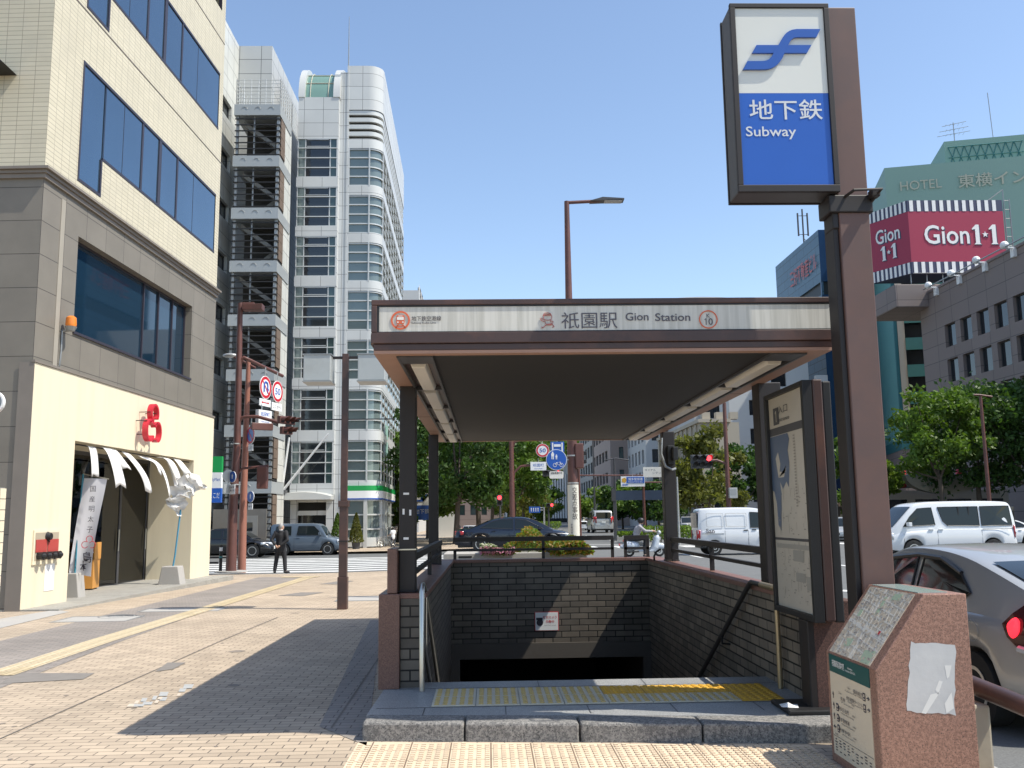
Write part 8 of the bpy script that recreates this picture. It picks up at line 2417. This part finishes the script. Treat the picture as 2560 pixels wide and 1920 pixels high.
# rusty guard rail and granite post beside the silver car
p = aty(2092, 1600, 5.95)
o = thing('guard_rail', 'rusty brown pipe guard rail on a weathered post beside the pedestal', 'guard rail', (3.22, 6.35, 0))
ra, rb_ = aty(2094, 1477, 6.5) - o.location, aty(2230, 1533, 5.9) - o.location
q = MB(); q.tube([tuple(ra - (rb_ - ra) * .05), tuple(rb_ + (rb_ - ra) * 1.5)], .062, 12); q.build('rail', m_brown, o, smooth=50)
q = MB(); q.box(-.13, .06, -.10, .10, -.1, .44); q.build('post', pm('weathered_post', (.34, .30, .23), .8, 0, .2, 5, stain=(.16, .13, .10), stain_amt=.6), o, bevel=.02)
# ================================================================ PEOPLE
m_skin = pm('skin', (.48, .29, .20), .55, 0, .06, 8)
m_suit = pm('suit_cloth', (.018, .018, .021), .85, 0, .2, 6)
m_hair_g = pm('grey_hair', (.32, .31, .30), .7, 0, .2, 30)
m_hair = pm('dark_hair', (.02, .016, .014), .5, 0, .2, 30)
m_shirt = pm('white_shirt', (.72, .72, .72), .85, 0, .06, 6)
m_jkt = pm('grey_jacket', (.36, .34, .35), .8, 0, .1, 6)
m_navyc = pm('navy_trousers', (.03, .035, .055), .85, 0, .15, 6)
def limb(q, pts, rs, n=12):
    q.tube(pts, rs[0], n, rs=rs)
    for p, r in zip(pts, rs): q.ball(tuple(p), r * .995, n)
def soften(o, vox, it=6):
    a = o.modifiers.new('one_surface', 'REMESH'); a.mode = 'VOXEL'; a.voxel_size = vox; a.use_smooth_shade = True
    b = o.modifiers.new('smooth', 'SMOOTH'); b.iterations = it; b.factor = .5
    return o
def V(*a): return Vector(a)
def person(label, loc, rz, J, top=None, bottom=None, hair=m_hair, shoes=m_black, sc_=1.0, jacket_len=.86, sleeves='long', hair_kind='short', helmet=None, vox=.011, cat='person', face_turn=0.0):
    """J holds the joints (metres, facing +Y): pelvis, chest, neck, head and for each side shoulder, elbow, wrist, hip, knee, ankle"""
    o = thing('person', label, cat, loc, rz); o.scale = (sc_,) * 3
    q = MB()
    pel, che, nek, hd = J['pelvis'], J['chest'], J['neck'], J['head']
    side = (che - pel).cross(V(0, 1, 0)); side = V(1, 0, 0)
    fw = V(0, 1, 0)
    limb(q, [pel, pel.lerp(che, .45), che, che.lerp(nek, .55)], [.135, .125, .145, .10])
    for s in (-1, 1): limb(q, [pel + side * s * .08, pel.lerp(che, .5) + side * s * .05, che + side * s * .09, J['sh' + 'LR'[s > 0]]], [.10, .10, .105, .06])
    limb(q, [che.lerp(nek, .7), nek, nek.lerp(hd, .5)], [.075, .056, .054])
    Rt = Matrix.Rotation(face_turn, 3, 'Z')
    def H(x, y, z): return tuple(hd + Rt @ V(x, y, z))
    q.ball(tuple(hd), .1, 16, sc_=(.78, .95, 1.16)); q.ball(H(0, .03, -.055), .066, 12, sc_=(.9, 1, 1))
    q.tube([H(0, .088, .02), H(0, .112, -.018), H(0, .092, -.03)], .014, 6, rs=[.008, .015, .010]); q.tube([H(-.025, .088, -.058), H(.025, .088, -.058)], .008, 6)
    for s in (-1, 1):
        q.ball(H(s * .08, -.005, -.01), .024, 8, sc_=(.45, .8, 1.25)); q.ball(H(s * .032, .084, .015), .012, 6)
        k = 'LR'[s > 0]
        limb(q, [J['sh' + k], J['el' + k], J['wr' + k]], [.052, .040, .028])
        wr_, dr_ = J['wr' + k], (J['wr' + k] - J['el' + k]).normalized()
        up_ = dr_.cross(V(s, 0, 0)).normalized() if abs(dr_.x) < .9 else V(0, 0, 1)
        sd = dr_.cross(up_)
        limb(q, [wr_, wr_ + dr_ * .05, wr_ + dr_ * .085], [.026, .034, .034], 8)
        for i in range(4):
            b = wr_ + dr_ * .09 + up_ * (.027 - .018 * i); l_ = (.034, .040, .037, .028)[i]
            limb(q, [b, b + dr_ * l_ + sd * s * .006, b + dr_ * l_ * 1.6 + sd * s * .028], [.0095, .009, .008], 6)
        b = wr_ + dr_ * .035 + up_ * .03
        limb(q, [b, b + dr_ * .03 + up_ * .022, b + dr_ * .055 + up_ * .026], [.012, .010, .009], 6)
        limb(q, [J['hip' + k], J['kn' + k], J['an' + k]], [.085, .055, .040])
        ft = J.get('ft' + k, V(0, 1, 0)); limb(q, [J['an' + k] + V(0, 0, -.03), J['an' + k] + ft * .15 + V(0, 0, -.045)], [.036, .03], 8)
    soften(q.build('body', m_skin, o), vox)
    if top:
        q = MB(); g = .022
        lo = pel + V(0, 0, jacket_len - 1.0 if jacket_len < .95 else 0)
        limb(q, [lo, pel, pel.lerp(che, .45), che, che.lerp(nek, .62)], [.155, .155, .145, .165, .11])
        for s in (-1, 1):
            k = 'LR'[s > 0]
            limb(q, [lo + side * s * .08, pel + side * s * .085, pel.lerp(che, .5) + side * s * .06, che + side * s * .095, J['sh' + k]], [.105, .115, .115, .125, .082])
            if sleeves == 'long': limb(q, [J['sh' + k], J['el' + k], J['el' + k].lerp(J['wr' + k], .93)], [.078, .062, .046])
            else: limb(q, [J['sh' + k], J['sh' + k].lerp(J['el' + k], .75)], [.078, .072])
        soften(q.build('jacket' if sleeves == 'long' else 'shirt', top, o), .014, 5)
        q = MB(); c = nek + V(0, .0, -.0); q.ring(fUp(c.x, c.y, c.z - .02), .054, .066, 0, .045, 16); q.build('collar', m_shirt, o, smooth=50)
    if bottom:
        q = MB(); limb(q, [pel + V(0, 0, -.02), pel + V(0, 0, .06)], [.145, .14])
        for s in (-1, 1):
            k = 'LR'[s > 0]; a = J['an' + k]
            limb(q, [pel + side * s * .07, J['hip' + k], J['kn' + k], a.lerp(J['kn' + k], .1)], [.105, .108, .078, .066])
        soften(q.build('trousers', bottom, o), .014, 5)
    for s in (-1, 1):
        k = 'LR'[s > 0]; ft = J.get('ft' + k, V(0, 1, 0)); a = J['an' + k]
        q = MB(); limb(q, [a + V(0, 0, -.035) - ft * .03, a + ft * .06 + V(0, 0, -.05), a + ft * .18 + V(0, 0, -.058)], [.046, .046, .036], 10)
        soften(q.build('shoe', shoes, o), .012, 3)
    if helmet is None:
        q = MB(); q.ball(H(0, -.018, .022), .104, 14, sc_=(.82, .92, 1.08)); q.ball(H(0, -.035, -.02), .09, 12, sc_=(.86, .8, 1.0)); q.build('hair', hair, o, smooth=60)
    else:
        q = MB(); q.ball(H(0, -.01, .04), .135, 18, sc_=(.95, 1.08, .92)); q.tube([H(-.09, .10, .06), H(0, .16, .05), H(.09, .10, .06)], .014, 6); hm = q.build('helmet', helmet, o, smooth=60)
        q = MB(); q.tube([H(-.08, 0, -.02), H(-.06, .03, -.10), H(0, .05, -.125), H(.06, .03, -.10), H(.08, 0, -.02)], .008, 5); q.build('strap', m_black, hm)
    return o
stand = dict(pelvis=V(0, 0, .95), chest=V(0, .02, 1.30), neck=V(0, .0, 1.50), head=V(0, .03, 1.62), shL=V(-.19, 0, 1.42), shR=V(.19, 0, 1.42), elL=V(-.27, -.02, 1.14), elR=V(.27, -.02, 1.14), wrL=V(-.24, .10, .93), wrR=V(.24, .10, .93),
             hipL=V(-.09, 0, .90), hipR=V(.09, 0, .90), knL=V(-.12, .03, .49), knR=V(.12, .03, .49), anL=V(-.14, -.02, .085), anR=V(.14, -.02, .085))
# man in the dark suit at the crossing, seen from behind, hands held together behind his back
J = dict(stand); J.update(chest=V(0, .03, 1.30), elL=V(-.30, -.10, 1.15), elR=V(.30, -.10, 1.15), wrL=V(-.10, -.20, .98), wrR=V(.08, -.21, .97), anL=V(-.20, -.02, .085), anR=V(.20, -.02, .085), knL=V(-.16, .03, .49), knR=V(.15, .03, .49), ftL=V(-.3, .95, 0), ftR=V(.4, .9, 0))
fp_ = gnd(605, 1238)
k_ = (1238 - 1135) * KS * fp_.y / FPX / 1.73
man = person('grey haired man in dark suit waiting at the crossing with his back turned', fp_, R(-12), J, m_suit, m_suit, m_hair_g, sc_=k_, face_turn=R(-35))
# pedestrians far along the left pavement
J2 = dict(stand); J2.update(knL=V(-.10, .18, .50), anL=V(-.1, .22, .1), knR=V(.1, .02, .49), anR=V(.1, -.25, .12), elL=V(-.25, -.12, 1.15), wrL=V(-.24, -.02, .93), elR=V(.25, .08, 1.14), wrR=V(.24, .25, .98))
p = gnd(944, 1158, .02); person('person in dark clothes walking under the trees between the left posts', p, R(10), J2, m_suit, m_suit, sc_=30 * KS * p.y / FPX / 1.73, vox=.02)
p = gnd(990, 1160, .02); person('person in dark top standing by a tree trunk behind the saloon', p, R(170), stand, m_navyc, m_suit, sc_=29 * KS * p.y / FPX / 1.73, vox=.02)
# person with a bicycle at the rounded corner
def bicycle(label, loc, rz, k=1.0):
    o = thing('bicycle', label, 'bicycle', loc, rz); o.scale = (k,) * 3
    for y in (-.52, .54):
        q = MB(); M = fRight(0, y, .33)
        q.ring(M, .305, .33, -.015, .015, 24); w_ = q.build('wheel', m_rubber, o)
        q = MB(); q.ring(M, .28, .303, -.01, .01, 24)
        for i in range(10): a = i * math.pi / 5; q.tube([(0, y, .33), (0, y + .29 * math.cos(a), .33 + .29 * math.sin(a))], .003, 4)
        q.build('rim', m_steel, w_)
    q = MB()
    for a, b in (((0, -.52, .33), (0, -.05, .30)), ((0, -.52, .33), (0, -.18, .78)), ((0, -.05, .30), (0, -.20, .84)), ((0, -.05, .30), (0, .36, .78)), ((0, -.18, .72), (0, .36, .84)), ((0, .54, .33), (0, .34, .98))): q.tube([a, b], .018, 6)
    q.build('frame', m_grey, o)
    q = MB(); q.tube([(-.27, .18, 1.02), (-.2, .32, 1.02), (0, .34, 1.0), (.2, .32, 1.02), (.27, .18, 1.02)], .014, 6); q.build('handlebar', m_steel, o)
    q = MB(); q.prism([(-.08, -.32), (.08, -.32), (.03, -.05), (-.03, -.05)], .84, .89); q.build('saddle', m_black, o, bevel=.015)
    q = MB()
    for z in (.78, .86, .94, 1.0): q.tube([(-.17, .42, z), (.17, .42, z), (.17, .68, z), (-.17, .68, z), (-.17, .42, z)], .006, 4)
    for x, y in ((-.17, .42), (.17, .42), (.17, .68), (-.17, .68), (0, .42), (0, .68)): q.tube([(x, y, .78), (x, y, 1.0)], .006, 4)
    q.build('basket', m_grey, o)
    return o
p = aty(849, 1170, 62.6); p.z = gz(p.x, 62.6) + .02; kk = 42 * KS * p.y / FPX / 1.73
bicycle('silver city bicycle with front basket held at the rounded corner', p + Vector((-.5 * kk, -.5, 0)), R(84), kk)
J3 = dict(stand); J3.update(elL=V(-.25, .06, 1.15), wrL=V(-.32, .28, 1.03), elR=V(.25, .04, 1.14), wrR=V(.22, .20, 1.0))
person('person in white shirt holding a bicycle at the rounded tower corner', p, R(40), J3, m_shirt, m_navyc, sc_=kk, sleeves='short', vox=.016)
# scooter and rider on the main road
p = road_at(1392, 1203)
ks = 92 * KS * p.y / FPX / 1.80
sco = thing('scooter', 'pale blue and white classic motor scooter ridden across the junction', 'scooter', p + Vector((0, .2, 0)), R(-2)); sco.scale = (ks,) * 3
m_spale = paint_car('scooter_pale', (.50, .54, .60), .1, .3)
for x in (-.60, .66):
    q = MB(); q.tube([(x, -.05, .22), (x, .05, .22)], .22, 20); w_ = q.build('wheel', m_rubber, sco, smooth=40)
    q = MB(); q.ring(fFront(x, -.055, .22), .06, .13, 0, .008, 18); q.ring(fFront(x, -.055, .22), 0.0001, .035, 0, .01, 12); q.build('rim', m_alloy, w_)
q = MB(); q.ball((-.52, 0, .46), .30, 16, sc_=(1.25, .72, .72)); q.ball((-.85, 0, .42), .12, 10, sc_=(1.3, .8, .7)); q.box(-.22, .40, -.16, .16, .22, .28); q.tube([(.38, 0, .25), (.48, 0, .40), (.58, 0, .78), (.62, 0, .88)], .16, 10, rs=[.16, .17, .14, .08]); q.ball((.70, 0, .42), .2, 14, sc_=(1.2, .5, .7))
soften(q.build('body', m_spale, sco), .02, 4)
q = MB(); q.ball((-.36, 0, .70), .2, 12, sc_=(1.7, .8, .34)); q.build('seat', m_black, sco, smooth=60)
q = MB(); q.tube([(.64, 0, .85), (.60, 0, 1.0)], .03, 8); q.tube([(.52, -.30, 1.03), (.60, -.16, 1.02), (.62, 0, 1.0), (.60, .16, 1.02), (.52, .30, 1.03)], .018, 8); q.build('handlebar', m_chrome, sco)
q = MB(); q.ball((.68, 0, 1.0), .085, 12); q.build('headlight', m_headl, sco, smooth=60)
q = MB(); q.ball((-.78, 0, .66), .06, 10, sc_=(1.6, 1, .7)); q.tube([(-.98, 0, .50), (-1.03, 0, .50)], .05, 10); q.build('tail_light', m_tail, sco)
for s in (-1, 1):
    q = MB(); q.ball((.58, s * .36, 1.20), .06, 10, sc_=(.3, 1, .8)); q.tube([(.56, s * .28, 1.03), (.58, s * .36, 1.17)], .008, 5); q.build('mirror', m_chrome, sco)
q = MB(); q.tube([(-.62, -.17, .36), (-.62, -.17, .62)], .012, 5); q.tube([(-.5, -.2, .3), (-.5, -.2, .66)], .012, 5); q.tube([(-.8, -.2, .22), (-.2, -.2, .22)], .03, 8); q.build('side_bar', m_black, sco)
# rider: seated, facing +X (rotated -90 degrees from +Y)
Jr = dict(pelvis=V(0, -.34, .82), chest=V(0, -.20, 1.14), neck=V(0, -.12, 1.33), head=V(0, -.06, 1.46), shL=V(-.18, -.15, 1.25), shR=V(.18, -.15, 1.25), elL=V(-.27, .08, 1.06), elR=V(.27, .08, 1.06), wrL=V(-.26, .36, 1.06), wrR=V(.26, .36, 1.06),
          hipL=V(-.09, -.30, .79), hipR=V(.09, -.30, .79), knL=V(-.15, .10, .72), knR=V(.15, .10, .72), anL=V(-.12, .06, .34), anR=V(.22, .02, .09))
rid = person('scooter rider in grey jacket dark trousers and black open helmet', p + Vector((0, .2, 0)), R(-92), Jr, m_jkt, m_suit, helmet=m_black, sc_=ks, jacket_len=.95, vox=.016)
